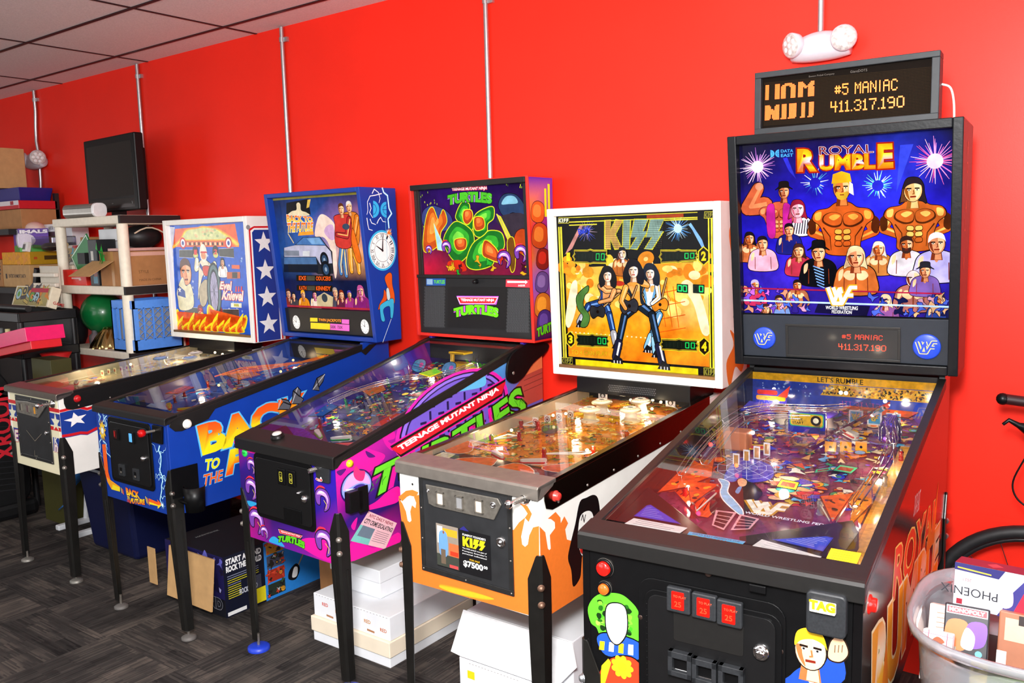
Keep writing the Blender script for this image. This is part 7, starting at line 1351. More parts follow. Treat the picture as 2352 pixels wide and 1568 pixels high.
mb = MB(); mb.box((-.22, q['yb0'] - .0, q['zb'] - .012), (.22, q['yb0'] + .19, q['zb0']), BLACK); mb.build('head_pedestal', p.root, .002)
mb = MB(); mb.box((-HB, q['yb0'], q['zb0'] + .03), (HB, q['yb0'] + .028, q['zb0'] + .042), mat('brass_trim', '#9a7448', .35, .8)); mb.build('glass_trim', b)
mb, a = pf_panel(p, '#e0c890'); X = hw - .018; a.clip = ((-X, .02), (X, p.pL - .01)); scatter(a, ((-X, .2), (X, p.pL)), 150, ['#e04828', '#f0d8a0', '#3858b8', '#f0a040', '#c82828', '#f4ecd0', '#88a8d8'], 17, (.010, .03), '#402010'); a.rect((-X, .62), (X, 1.2), '#5870c0') if False else None
a.clip = None; p.pfo = N = mb.build('playfield', p.root); lamps(p, [(-.15, .4), (.15, .6), (-.1, .85), (.15, 1.0)], (1, .8, .5), .7)
for u, t, c in ((-.1, .75, '#88a8e0'), (.08, .82, '#88a8e0'), (-.02, .92, '#e8e8f0')): bumper_mesh(p, u, t, c, r=.034).build('pop_bumper', N)
for u, t, an in ((-.10, .27, -.5), (.10, .27, pi + .5)): flipper_mesh(p, u, t, an).build('flipper', N)
for k in range(6): sign(p, -.18, .45 + .035 * k, .0, .028, .03, '#f0e4c0', lambda a, w, h: (a.rect((-w / 2, 0), (w / 2, h), '#f0e0b0'), a.ell((0, h / 2), .008, .008, '#c82828')), 'standup_target')
for u, t in ((.05, 1.0), (.15, .98), (-.15, .6)): bulb(p, u, t, .035, '#ffe0b0', 6, .007)
mb = MB(); a = p.pf(mb, ART, .024); a.rect((-X, .02), (X, .2), '#d8c48c'); a.blob([(-.2, .05), (-.05, .06), (-.03, .17), (-.2, .2)], '#e07848'); a.blob([(.05, .05), (.2, .05), (.2, .2), (.05, .16)], '#e07848'); mb.build('apron', p.root)
for sg in (-1, 1):
    mb = MB(); a_ = .08; b_ = q['L'] - .01; x = sg * (hw - .0185); mb.add([(x, a_, p.ztop(a_) - .044), (x, b_, p.ztop(b_) - .05), (x, b_, p.ztop(b_) - .006), (x, a_, p.ztop(a_) - .006)], [(0, 1, 2, 3)], plain('#c8c0ac', .3)); mb.build('side_liner', p.root)

# ---------------------------------------------------------------- dot display on top of the black machine
q5 = PP[5]
t = thing('dot_matrix_sign', 'wide grey-framed orange dot matrix display standing on the black head', 'display sign', (q5['x'], q5['y'], 0), q5['yaw'])
mb = MB(); FR = mat('sign_frame_grey', '#2b2e31', .45, noise=.15, spec=.25); za, zb, xa, xb, ya, yb = q5['zb1'], 2.088, -.262, .264, 1.12, 1.19
for a_, b_ in (((xa, ya, za), (xb, yb, za + .022)), ((xa, ya, zb - .018), (xb, yb, zb)), ((xa, ya, za + .02), (xa + .02, yb, zb - .018)), ((xb - .022, ya, za + .02), (xb, yb, zb - .018))): mb.box(a_, b_, FR)
mb.box((xa + .02, yb - .02, za + .02), (xb - .02, yb - .004, zb - .018), BLACK); mb.build('frame', t, .002)
mb = MB(); mb.box((xa + .019, ya + .018, za + .021), (xb - .021, ya + .024, zb - .017), mat('dot_panel', '#120c08', .6, spec=.03)); a = Art(mb, (0, ya + .0175, 0), (1, 0, 0), (0, 0, 1), DOTS)
g0 = [(-.238, 1.925), (.243, 1.915), (.241, 2.048), (-.236, 2.058)]; a.dots(['#' * 128] * 32, g0, '#2c2014', mat('unlit_dots', attr=True, rough=.7, noise=0, emis=.1, spec=.03), .55)
G_ = lambda c0, r0, c1, r1: [lerp(g0, c0 / 128, 1 - r1 / 32), lerp(g0, c1 / 128, 1 - r1 / 32), lerp(g0, c1 / 128, 1 - r0 / 32), lerp(g0, c0 / 128, 1 - r0 / 32)]
BIG = ['###     ####    ######     ####      ###', '###     ####  ##########   #####    ####', '###     #### ####   #####  ######  #####', '###     #### ####    ####  ############ '] + ['###     #### ####    ####  #### ## #####'] + ['###     #### ####    ####  ####    #####'] * 6
BG2 = ['####     ###  ####  ######    ###   ####'] + ['#####   ####  ####  ######    ###   ####'] * 2 + ['####### ####  ####  ######    ###   ####'] + ['############  ####  ######    ###   ####'] * 3 + ['##### ######  ####  ######    ###   ####'] * 3 + ['####   ##### ##### ######    ####  ####']
a.dots(BIG, G_(1, 2, 41, 13), '#ff5c08', DOTS, .86); a.dots(BG2, G_(1, 17, 41, 28), '#ff5c08', DOTS, .86); a.dots(dot_rows('#5 MANIAC'), G_(57, 6, 104, 14), '#ff7008', DOTS, .9); a.dots(dot_rows('411.317.190'), G_(54, 18, 109, 26), '#ff7008', DOTS, .9)
a.words('Boston Pinball Company', (-.10, 2.056), .007, '#3a3028'); a.words('GiantDOTS', (.02, 2.056), .007, '#3a3028'); mb.build('dot_panel', t)
mb = MB(); mb.tube(smooth([(.268, 0), (.285, -.02), (.292, -.06), (.294, -.125)], 5, False) and [(.264 + u, 1.17, 2.0 + v) for u, v in smooth([(0, 0), (.022, -.012), (.032, -.05), (.035, -.106)], 5, False)], .0032, plain('#d8d4d0'), 8); mb.build('power_cord', t)
# ---------------------------------------------------------------- conduits, emergency lights
PIPE = mat('galvanised_conduit', '#c4c4c6', .3, .85, noise=.1)
for x, pts, cl, lb in ((-2.985, [(0, 2.768), (0, 1.0)], [2.70], 'straight silver conduit rising above the blue machine head'), (-1.572, [(0, 2.768), (0, 1.0)], [2.655], 'straight silver conduit rising above the red-sided machine head'), (-4.43, [(0, 2.768), (0, .6)], [2.69], 'straight silver conduit behind the black television'), (-.082, [(0, 2.768), (0, 2.25)], [2.7], 'short silver conduit dropping into the white twin-head light over the dot display'), (-5.83, [(0, 2.768), (0, 2.62), (-.02, 2.5), (-.03, 2.4), (-.01, 2.30), (-.02, 2.1), (-.06, 1.9), (-.08, .6)], [2.70], 'wavering silver conduit carrying the small emergency light above the packed rack')):
    t = thing('conduit', lb, 'conduit', (x, -.015, 0), 0, 'conduits on the red wall'); mb = MB(); mb.tube([(dx, 0, z) for dx, z in pts], .0115, PIPE, 10); mb.build('pipe', t)
    for z in cl: mb = MB(); mb.tube([(0, -.002, z - .012), (0, -.002, z + .012)], .014, PIPE, 10); mb.box((.0, .0, z - .012), (.04, .015, z + .012), PIPE); mb.build('clamp', t)
def emergency_light(loc, s, label, yaws):
    t = thing('emergency_light', label, 'emergency light', loc, 0, 'emergency lights'); Wp = plain('#c9c2c9', .35)
    mb = MB(); k = 12; V = []
    for i in range(k + 1):
        u = -1 + 2 * i / k; r = .052 * (1 - .42 * abs(u) ** 2.2)
        for j in range(12): an = 2 * pi * j / 12; V.append((u * .10 * s, -.035 + min(.035, -.045 * sin(an) * (.7 + .3 * (1 - u * u)))* 1.0, r * cos(an) * s + .012 * (1 - u * u)))
    mb.add(V, [(i * 12 + j, i * 12 + (j + 1) % 12, (i + 1) * 12 + (j + 1) % 12, (i + 1) * 12 + j) for i in range(k) for j in range(12)] + [tuple(range(11, -1, -1)), tuple(range(k * 12, k * 12 + 12))], Wp, smooth=True); mb.build('housing', t)
    for sg, yw in zip((-1, 1), yaws):
        d = Vector((sin(yw), -cos(yw), -.12)).normalized(); c = Vector((sg * .085 * s, -.065, .022 * s)) ; mb = MB(); mb.lathe([(.022 * s, -.03), (.040 * s, -.012), (.044 * s, .012), (.040 * s, .016)], c, Wp, d, 24); h = mb.build('lamp_head', t)
        mb = MB(); mb.lathe([(.040 * s, .0165), (.036 * s, .020), (0, .022)], c, mat('frosted_lens', '#c8bcb8', .15, noise=.4, nscale=90), d, 24)
        q = Vector((0, 0, 1)).rotation_difference(d)
        for i in range(7): an = 2 * pi * i / 6; rr = .022 * s if i < 6 else 0; mb.lathe([(.010 * s, 0), (.006 * s, .003), (0, .0035)], c + q @ Vector((rr * cos(an), rr * sin(an), .020)), mat('lens_cell', '#e8e4e4', .1), d, 8)
        mb.build('lens', h)
emergency_light((-.075, -.0, 2.222), 1.0, 'white emergency light with two round heads above the dot display', (-.55, .35)); emergency_light((-5.86, 0, 2.245), 1.25, 'small white emergency light on the wavering conduit', (-.3, 1.15))
# ---------------------------------------------------------------- boxes and shelves
CARD = mat('brown_cardboard', '#b07c4c', .75, noise=.12, nscale=20); CARD2 = mat('pale_cardboard', '#c49a66', .75, noise=.1, nscale=25); WBOX = mat('white_card', '#eef0f4', .6, noise=.04, nscale=12); CRM = mat('cream_card', '#f2e4cc', .65, noise=.05, nscale=12)
def cbox(name, label, cat, b, m, front=None, side=None, top=None, rz=0.0, group=None, lid=None, roll=0.0, taper=0.0, bev=.003, pitch=0.0):
    x0, x1, y0, y1, z0, z1 = b; w, d, h = x1 - x0, y1 - y0, z1 - z0; mb = MB(); mb.box((-w / 2, -d / 2, 0), (w / 2, d / 2, h), m, taper=taper)
    if front: front(Art(mb, (0, -d / 2, 0), (1, 0, 0), (0, 0, 1)), w, h)
    if side: side(Art(mb, (w / 2, 0, 0), (0, 1, 0), (0, 0, 1)), d, h)
    if top: top(Art(mb, (0, 0, h), (1, 0, 0), (0, 1, 0)), w, d)
    o = mb.build(name, None, bev); o.location = ((x0 + x1) / 2, (y0 + y1) / 2, z0); o.rotation_euler = (pitch, roll, rz); tag(o, label, cat, group)
    if lid: lm, lh, ov = lid; mb = MB(); mb.box((-w / 2 - ov, -d / 2 - ov, h - lh), (w / 2 + ov, d / 2 + ov, h + .003), lm); mb.build('lid', o, bev)
    return o
def txt(s, u, v, h, col, bold=.02, **k): return lambda a, w, hh: a.words(s, (w * u, hh * v), h, col, bold, **k)
def many(*f): return lambda a, w, h: [g_(a, w, h) for g_ in f]
def patch(u0, v0, u1, v1, col): return lambda a, w, h: a.rect((w * u0, h * v0), (w * u1, h * v1), col)
def speck(n, cols, seed, box=(-.45, .08, .45, .92), size=(.006, .02)): return lambda a, w, h: scatter(a, ((w * box[0], h * box[1]), (w * box[2], h * box[3])), n, cols, seed, size, '#28201c')
# white resin shelf unit
t = thing('shelf_unit', 'white resin shelf unit with black end bands holding the television and cartons', 'shelf unit', (-4.48, -.225, 0)); SW = plain('#efe6d2', .5)
for z0, z1 in ((1.738, 1.789), (1.308, 1.361), (.912, .956), (.45, .495)):
    mb = MB(); mb.box((-.41, -.195, z0), (.425, .195, z1), SW); mb.box((-.39, -.18, z0 - .004), (.40, .18, z0 + .01), SW); s_ = mb.build('shelf', t, .006); mb = MB(); mb.box((.405, -.199, z0 + .002), (.430, .199, z1 - .002), mat('dark_band', '#1c1414', .6)); mb.build('end_band', s_)
for x in (-.37, .385):
    for y in (-.165, .165):
        mb = MB()
        for z0, z1 in ((0, .45), (.495, .912), (.956, 1.308), (1.361, 1.738)): mb.cyl((x, y, z0), (x, y, z1), .033, SW, n=16)
        mb.build('post', t)
# television and gadget on top
t = thing('television', 'black flat screen television standing on the white shelf unit', 'television', (-4.41, -.23, 1.789), -.06)
mb = MB(); mb.box((-.345, -.03, .035), (.33, .03, .50), BLACK); mb.box((-.25, .03, .10), (.25, .08, .42), BLACK); mb.build('casing', t, .008)
mb = MB(); mb.box((-.305, -.0315, .125), (.29, -.0295, .455), mat('dark_glass', '#0a0a09', .08, noise=.02)); mb.build('screen', t)
mb = MB(); mb.box((-.305, -.0325, .055), (.29, -.030, .11), mat('glossy_strip', '#1c1a1a', .15)); a = Art(mb, (0, -.0325, 0), (1, 0, 0), (0, 0, 1)); a.words('V', (.25, .072), .018, '#888'); a.ell((0, .085), .012, .004, '#555'); mb.build('bezel_strip', t)
mb = MB(); mb.box((-.05, -.02, .006), (.05, .03, .06), BLACK); mb.lathe([(.14, 0), (.135, .006), (.05, .012), (0, .013)], (0, 0, 0), BLACK, n=28, sy=.7); mb.build('stand', t)
t = thing('projector', 'small silver and white boxy gadget lying on the shelf before the television', 'gadget', (-4.54, -.372, 1.789), .12)
mb = MB(); mb.prism(rrect((-.045, .0), (.045, .085), .03), 'x', -.17, .12, mat('silver_shell', '#a8a29a', .35, .7)); mb.box((-.17, -.047, .055), (.115, .047, .06), plain('#5a5650')); mb.build('shell', t)
mb = MB(); mb.prism(rrect((-.048, -.0), (.048, .088), .034), 'x', .12, .145, plain('#f6f4f4', .3)); mb.build('end_cap', t, .004)
mb = MB(); mb.tube(smooth([(.0, 0), (.03, .02), (.06, -.01), (.09, .02), (.12, .0)], 5, False) and [(-4.25 + u, -.36 + v, 1.794 + .003 * sin(40 * u)) for u, v in smooth([(0, 0), (.03, .03), (.05, -.01), (.08, .03), (.11, .0), (.09, -.02)], 5, False)], .003, plain('#202020'), 6); tag(mb.build('coiled_cord'), 'short black coiled cord beside the silver gadget', 'cord')
BX = 'cartons and goods on the white shelf unit'
S_ = 1.361
o = cbox('cardboard_carton', 'long brown cardboard carton with open flaps on the middle white shelf', 'carton', (-4.37, -4.115, -.40, -.05, S_, 1.572), CARD, patch(.02, 0, .14, 1, '#c09058'), many(patch(-.5, .86, .5, .97, '#e0b0a0'), txt('STYLE', -.2, .35, .018, '#6a4a2c', 0), txt('MADE IN CHINA', -.2, .12, .014, '#6a4a2c', 0), patch(-.46, .2, -.36, .24, '#6a4a2c'), patch(-.46, .12, -.36, .16, '#6a4a2c')))
mb = MB(); mb.box((-.14, -.19, -.003), (.11, -.01, .0), CARD2, Matrix.Rotation(.5, 3, 'X'), c=(0, 0, 0)); f_ = mb.build('flap', o); f_.location = (-.06, -.175, .16)
cbox('plastic_tray', 'flat pinkish plastic tray with red clips on the brown carton', 'tray', (-4.34, -4.12, -.36, -.08, 1.574, 1.592), plain('#d8a8a0', .3))
mb = MB(); mb.ball((0, 0, 0), .13, mat('black_nylon', '#101014', .5, noise=.3), 20, sz=(.8, 1.0, .55)); mb.tube([(.10, -.10 + .04 * k, .02 + .035 * sin(k * pi / 5)) for k in range(6)], .005, plain('#d8c8b0'), 6); o = mb.build('backpack'); o.location = (-4.22, -.2, 1.66); tag(o, 'black nylon bag with a pale cord on the brown carton', 'bag')
cbox('white_box', 'white box with a blue stripe on top of the plain white box', 'box', (-4.60, -4.36, -.27, -.10, 1.64, 1.715), WBOX, None, patch(-.4, .35, .5, .62, '#3838a0')); cbox('white_box', 'plain tall white box under the blue-striped white box', 'box', (-4.62, -4.375, -.26, -.08, S_, 1.638), WBOX)
cbox('red_box', 'red shoebox with a white mark on the middle white shelf', 'box', (-4.84, -4.535, -.41, -.30, S_, 1.462), plain('#e02a20', .4), many(patch(-.1, .4, .28, .5, '#f0c8c0'), patch(.2, .32, .3, .4, '#f0c8c0'))); cbox('dark_box', 'narrow dark game box standing upright beside the red shoebox', 'box', (-4.50, -4.40, -.40, -.27, S_, 1.65), plain('#26282c', .4), many(patch(.0, .1, .4, .4, '#b0604c'), patch(-.2, .55, .1, .75, '#c8c4bc'), patch(-.1, .05, .4, .2, '#4888a0')))
t = thing('green_tray', 'green tray with a white border tipped against the dark game box', 'tray', (-4.62, -.36, 1.468), 0); mb = MB(); mb.box((-.13, -.004, 0), (.13, .004, .17), plain('#1c7c3c', .35), Matrix.Rotation(-.6, 3, 'Y'), c=(0, 0, .05)); a = Art(mb, (0, -.004, .05), (cos(.6), 0, sin(.6)), (-sin(.6), 0, cos(.6))); a.loop([(-.122, -.042), (.122, -.042), (.122, .112), (-.122, .112)], .006, '#e8f0e8'); mb.build('board', t); mb = MB(); mb.box((.0, -.05, .03), (.09, -.006, .10), plain('#141414')); mb.build('black_insert', t)
cbox('puzzle_box', 'box printed with a brown skull on the shelf behind the red shoebox', 'box', (-5.0, -4.75, -.32, -.12, 1.49, 1.62), plain('#d8d4c8', .5), many(patch(-.5, .2, .5, .85, '#b08c4c'), speck(14, ['#7c5c28', '#c8a868', '#402c14', '#58a0b8'], 4, size=(.012, .03)), patch(.1, .84, .5, .98, '#b02838')))
cbox('tan_box', 'small tan cardboard box beside the plain tall white box', 'box', (-4.82, -4.70, -.28, -.15, S_, 1.67), CARD); cbox('beige_box', 'low beige box lying behind the red shoebox', 'box', (-5.0, -4.84, -.34, -.1, S_, 1.488), CRM) 
t = thing('gift_bow', 'crumpled green gift bow poking out of the brown carton', 'bow', (-4.30, -.41, 1.50)); mb = MB(); g = random.Random(4)
for k in range(9): an = g.uniform(0, 6); mb.add([(0, 0, .05), (.05 * cos(an), -.015 + .02 * sin(an), .05 + g.uniform(-.09, .09)), (.05 * cos(an + .7), -.02 + .02 * sin(an), .06 + g.uniform(-.09, .1)), (.02 * cos(an + .4), -.03, .08)], [(0, 1, 2, 3)], plain('#28b048', .3))
mb.build('ribbon', t)
t = thing('milk_crate', 'blue plastic milk crate with lattice sides on the lower white shelf', 'crate', (-4.155, -.24, .958)); BC = plain('#5a98f4', .4); mb = MB()
for x in (-.13, .115):
    for z0, z1 in ((0, .075), (.265, .315)): mb.box((x, -.16, z0), (x + .012, .16, z1), BC)
    for k in range(6): y = -.16 + k * .0624; mb.box((x, y, .07), (x + .012, y + .008 if k not in (0, 5) else y + .03, .27), BC) if k < 5 else mb.box((x, .13, .07), (x + .012, .16, .27), BC)
    for j in range(4):
        for k in range(4):
            y = -.125 + k * .064; z = .075 + j * .048
            for s_ in (-1, 1): mb.tube([(x + .006, y - .028, z + .024 - s_ * .024), (x + .006, y + .028, z + .024 + s_ * .024)], .003, BC, 5)
for y in (-.16, .148):
    for z0, z1 in ((0, .075), (.265, .315)): mb.box((-.13, y, z0), (.127, y + .012, z1), BC)
    for k in range(5): mb.box((-.13 + k * .06, y, .07), (-.115 + k * .06, y + .012, .27), BC)
mb.box((-.13, -.16, 0), (.127, .16, .012), BC); mb.build('basket', t); mb = MB(); mb.box((-.105, -.14, .012), (.10, .14, .26), plain('#9a9a9c', .7)); mb.build('grey_liner', t)
mb = MB(); mb.ball((0, 0, 0), .14, plain('#0c6c34', .3, coat=.3), 28); o = mb.build('exercise_ball'); o.location = (-4.72, -.22, 1.165); tag(o, 'round green ball under the middle white shelf', 'ball')
mb = MB(); mb.ball((0, 0, .10), .10, mat('black_nylon'), 16, sz=(1, 1, 1.6)); o = mb.build('black_sack'); o.location = (-4.99, -.3, .958); tag(o, 'black sack slumped beside the green ball', 'sack')
mb = MB(); n = 36; pr = [(.135, 0), (.13, .02), (.10, .07), (.065, .115), (.05, .13), (.03, .12), (.02, .09)]; V = [(r * (1 + .09 * cos(12 * 2 * pi * j / n)) * cos(2 * pi * j / n), r * (1 + .09 * cos(12 * 2 * pi * j / n)) * sin(2 * pi * j / n), z) for r, z in pr for j in range(n)]; mb.add(V, [(i * n + j, i * n + (j + 1) % n, (i + 1) * n + (j + 1) % n, (i + 1) * n + j) for i in range(len(pr) - 1) for j in range(n)], mat('golden_chrome', '#d8b878', .1, 1.0, noise=.05), smooth=True); o = mb.build('bundt_pan'); o.location = (-4.50, -.28, .957); tag(o, 'shiny fluted metal cake pan upside down on the lower white shelf', 'cake pan')
for x, y, h, r, c, lb in ((-4.70, -.3, .10, .035, '#c8ccd0', 'small clear glass jar beside the shiny cake pan'), (-4.30, -.30, .19, .035, '#a8a890', 'tall glass bottle with a pale paper label beside the blue crate')): mb = MB(); mb.lathe([(r, 0), (r, h * .65), (r * .5, h * .8), (r * .45, h)], (0, 0, 0), glassy('jar_glass_' + c[1:], c, .03, .2, c), n=18); mb.lathe([(r * 1.01, h * .15), (r * 1.01, h * .5)], (0, 0, 0), CRM, n=18) if h > .15 else None; o = mb.build('glass_jar'); o.location = (x, y, .957); tag(o, lb, 'jar')
# packed rack further along the wall
t = thing('storage_rack', 'black storage rack packed with cartons along the red wall', 'rack', (-6.1, -.26, 0)); RB_ = plain('#141214', .5)
for z in (.45, 1.294, 1.705): mb = MB(); mb.box((-.7, -.16, z), (.58 if z > 1.5 else .76, .22, z + .04), RB_); mb.build('shelf', t)
mb = MB(); mb.box((-.7, .20, .02), (.5, .215, 1.30), RB_); mb.build('back_panel', t)  # dark panel added to black out the red wall behind the lower rack
for x in (-.68, .55):
    for y in ((-.14, .2) if x < 0 else (.2,)): mb = MB(); mb.box((x - .015, y - .015, 0), (x + .015, y + .015, 2.0), RB_); mb.build('post', t)
cbox('cardboard_carton', 'plain brown carton on the top rack shelf under the white and red box', 'carton', (-5.95, -5.535, -.32, -.05, 1.745, 1.885), CARD); cbox('gift_box', 'white and red flat box on the plain brown carton', 'box', (-5.95, -5.535, -.33, -.06, 1.887, 1.945), plain('#c81c28', .4), many(patch(-.5, .45, .5, 1, '#e8dce0'), patch(.2, .5, .32, .95, '#b02030'))); cbox('blue_bin', 'shallow dark blue bin on the white and red box', 'bin', (-6.0, -5.58, -.30, -.06, 1.948, 2.04), plain('#24207c', .4), taper=.12); cbox('cardboard_carton', 'tall tan carton at the very top of the rack', 'carton', (-6.1, -5.775, -.38, -.15, 2.042, 2.33), CARD2)
cbox('cardboard_carton', 'brown carton with black printed name under the yellow wooden crate', 'carton', (-5.81, -5.395, -.36, -.13, 1.334, 1.492), CARD2, many(txt('ENTERTAINMENT EARTH', -.28, .42, .026, '#2c2018', .02, width=.26), patch(-.4, .38, -.34, .6, '#2c2018'), patch(.3, .05, .42, .12, '#6a5030'))); cbox('cardboard_carton', 'brown carton with large black letters at the edge of the rack', 'carton', (-6.25, -5.83, -.36, -.13, 1.334, 1.53), CARD, many(txt('LE', .3, .6, .06, '#181410', .03), txt('-T', .32, .25, .05, '#181410', .03)))
t = cbox('wooden_crate', 'yellow wooden crate with a hand slot on the brown printed carton', 'crate', (-5.80, -5.37, -.36, -.12, 1.494, 1.582), plain('#e8a010', .6, noise=.2), lambda a, w, h: scatter(a, ((-w * .4, .01), (w * .4, h - .01)), 10, ['#d88c10', '#e89418'], 3, (.01, .03), '#d88a10', 'flame'), many(patch(-.5, 0, .5, 1, '#b88c18'), patch(-.1, .35, .42, .68, '#4a3410'), patch(-.4, .4, -.3, .6, '#c04c18')))
egg = lambda s_: lambda a, w, h: [a.poly([(-w / 2, 0), (w / 2, 0), (w / 2, h * .22), (0, h * .3), (-w / 2, h * .25)], '#48a838'), a.blob([(s_ * w / 2, h * .2), (s_ * w / 2, h * .8), (s_ * w * .1, h * .74), (-s_ * w * .05, h * .5), (s_ * w * .1, h * .28)], '#e0d8e8'), a.text('HATCH' if s_ > 0 else 'IMALS', [(-w * .46, h * .78), (w * .48, h * .80), (w * .48, h * .96), (-w * .46, h * .94)], '#f4f0f8', .06, '#402078', .06)]
t = cbox('egg_toy_box', 'purple toy box with white lettering and a pale egg on top, on the yellow crate', 'toy box', (-5.63, -5.44, -.36, -.17, 1.583, 1.745), plain('#6c48b0', .35), egg(1), egg(-1), rz=-.25); mb = MB(); mb.ball((0, .03, .16), .075, plain('#e8c8bc', .4), 18, sz=(1.2, .9, .7)); mb.build('egg', t)
cbox('white_toy_box', 'white window box with a small figure behind the clear clamshell', 'toy box', (-5.58, -5.12, -.18, -.06, 1.583, 1.774), WBOX, many(patch(-.3, .1, .1, .72, '#503838'), patch(-.2, .2, 0, .5, '#c85838'), txt('KIDS', -.2, .8, .022, '#303030'))); mb = MB(); mb.box((-.17, -.07, .03), (.17, .07, .10), CLEAR); mb.ball((-.05, 0, .03), .05, plain('#2c1c1c'), 12, sz=(2, 1, .6)); o = mb.build('clamshell_pack', None, .006); o.location = (-5.14, -.30, 1.583); tag(o, 'clear plastic clamshell over a dark blob beside the purple toy box', 'package')
o = cbox('picture_frame', 'tiny white frame leaning on the purple toy box', 'picture frame', (-5.50, -5.40, -.37, -.34, 1.583, 1.65), plain('#ece8e4', .5), many(patch(-.28, .2, .28, .8, '#8a8078'), patch(-.2, .28, .2, .72, '#4c4844')), pitch=-.25)
# black cart with board game and bottles
t = thing('utility_cart', 'black plastic utility cart carrying a tilted board game', 'cart', (-5.0, -.62, 0)); BK = mat('cart_black', '#1b1b1d', .4, noise=.1)
for z in (1.155, .93): mb = MB(); mb.box((-.42, -.18, z), (.375, .18, z + .012), BK); [mb.box(a_, b_, BK) for a_, b_ in (((-.42, -.18, z), (.375, -.165, z + .06)), ((-.42, .165, z), (.375, .18, z + .06)), ((-.42, -.18, z), (-.405, .18, z + .06)), ((.36, -.18, z), (.375, .18, z + .06)))]; mb.build('shelf', t, .006)
for x in (-.39, .35):
    for y in (-.16, .16): mb = MB(); mb.cyl((x, y, 0), (x, y, 1.16), .018, BK, n=12); mb.build('post', t)
mb = MB(); mb.box((-.41, .168, .02), (.37, .178, 1.16), BK); mb.box((.352, -.17, .30), (.362, .17, .93), BK); mb.build('back_panel', t); mb = MB(); mb.tube([(-.35, -.1, 1.235), (.34, -.1, 1.235)], .02, BK, 12); mb.build('handle', t)  # dark back and side panels added to close off the red wall
cbox('board_game', 'board game box with cream edge leaning on the black cart', 'board game', (-5.17, -4.68, -.60, -.54, 1.225, 1.36), plain('#efe4c8', .5), many(patch(-.46, .04, .46, .94, '#a89c60'), speck(20, ['#68a048', '#d88838', '#484850', '#a8c8d0', '#c8b060'], 6, size=(.02, .04)), patch(-.05, .7, .42, .9, '#b83048')), txt('GAME', -.02, .2, .02, '#c02828', ang=0), pitch=-.35)
t = thing('slatted_rack', 'white slatted rack with a black side rail behind the white shelf post', 'rack', (-4.93, -.47, 1.218)); mb = MB(); mb.box((-.16, -.02, .0), (-.12, .02, .26), BLACK, Matrix.Rotation(.35, 3, 'Y')); mb.build('side_rail', t)
for k in range(4): mb = MB(); mb.box((-.12 - .02 * k, -.03, .20 - .065 * k), (.17, .0, .225 - .065 * k), plain('#e8e0d0')); mb.build('slat', t, .005)
mb = MB(); mb.box((-.08, .0, .0), (.17, .01, .27), plain('#d0c8b8')); mb.build('back_panel', t)
g = random.Random(6)
for k, (x, y, c, lb) in enumerate(((-5.34, -.70, '#a8a090', 'clear bottle at the wall end of the cart shelf row'), (-5.25, -.71, '#c8b890', 'bottle with a yellow cap and red band on the cart shelf'), (-5.14, -.69, '#8a9098', 'greyish bottle in the middle of the cart shelf row'), (-5.02, -.70, '#a09c98', 'bottle with a cream cap and green band on the cart shelf'), (-4.88, -.69, '#b0a898', 'squat clear jar on the cart shelf'))):
    mb = MB(); mb.lathe([(.032, 0), (.034, .06), (.016, .10), (.013, .13)], (0, 0, 0), glassy('bottle_' + c[1:], c, .04, .3, c), n=16); mb.lathe([(.0155, .12), (.0155, .15), (0, .151)], (0, 0, 0), plain(('#888', '#e0b050', '#777777', '#e8d8a0', '#999999')[k] if k else '#888888'), n=12); o = mb.build('bottle'); o.location = (x, y, .943); tag(o, lb, 'bottle', 'bottles on the cart shelf')
mb = MB(); mb.lathe([(.045, 0), (.045, .02), (.04, .024), (0, .025)], (0, 0, 0), plain('#c0c0bc', .3), (0, -1, 0), 24); a = Art(mb, (0, -.0255, 0), (1, 0, 0), (0, 0, 1)); a.ell((0, 0), .034, .034, '#585c60'); a.star((0, 0), .02, '#c8c8c8'); o = mb.build('dial'); o.location = (-4.74, -.70, .989); tag(o, 'round grey dial gadget at the cart shelf end', 'gadget')
# pink lidded box, chair and things below
o = cbox('shoe_box', 'long red box with a pink lid and white sticker resting tilted on the chair', 'box', (-4.88, -4.06, -.99, -.82, .985, 1.105), plain('#d81424', .4), roll=-.155); mb = MB(); mb.box((-.425, -.106, .045), (.418, .106, .124), plain('#e81468', .35)); a = Art(mb, (0, -.106, 0), (1, 0, 0), (0, 0, 1)); a.rect((-.37, .055), (-.30, .105), '#f0ece8'); a.rect((-.36, .06), (-.33, .066), '#303030'); mb.build('lid', o, .002)
t = thing('gaming_chair', 'black floor gaming chair with red lettering beside the striped machine', 'chair', (-4.78, -1.04, 0)); CH = mat('chair_leatherette', '#121214', .4, noise=.3, nscale=30)
mb = MB(); mb.prism(smooth([(-.16, .12), (.14, .10), (.17, .35), (.12, .74), (.05, .885), (-.06, .89), (-.10, .72), (-.12, .4)], 5), 'x', -.28, .28, CH); a = Art(mb, (.28, 0, 0), (0, 1, 0), (0, 0, 1))
for k in range(16): a.line([(-.12, .2 + .035 * k), (.12, .17 + .035 * k)], .003, '#2c2c30')
a.text('XROOM', [(.10, .36), (.10, .80), (-.02, .80), (-.02, .36)][0:4], '#d82434', .03); mb.build('backrest', t, .012)
mb = MB(); mb.prism(smooth([(-.62, .12), (-.10, .08), (-.05, .26), (-.4, .30), (-.62, .26)], 5), 'x', -.27, .27, CH); mb.build('seat', t, .012); mb = MB(); mb.box((-.26, -.55, 0), (.30, .2, .10), CH); mb.build('rocker_base', t, .03)
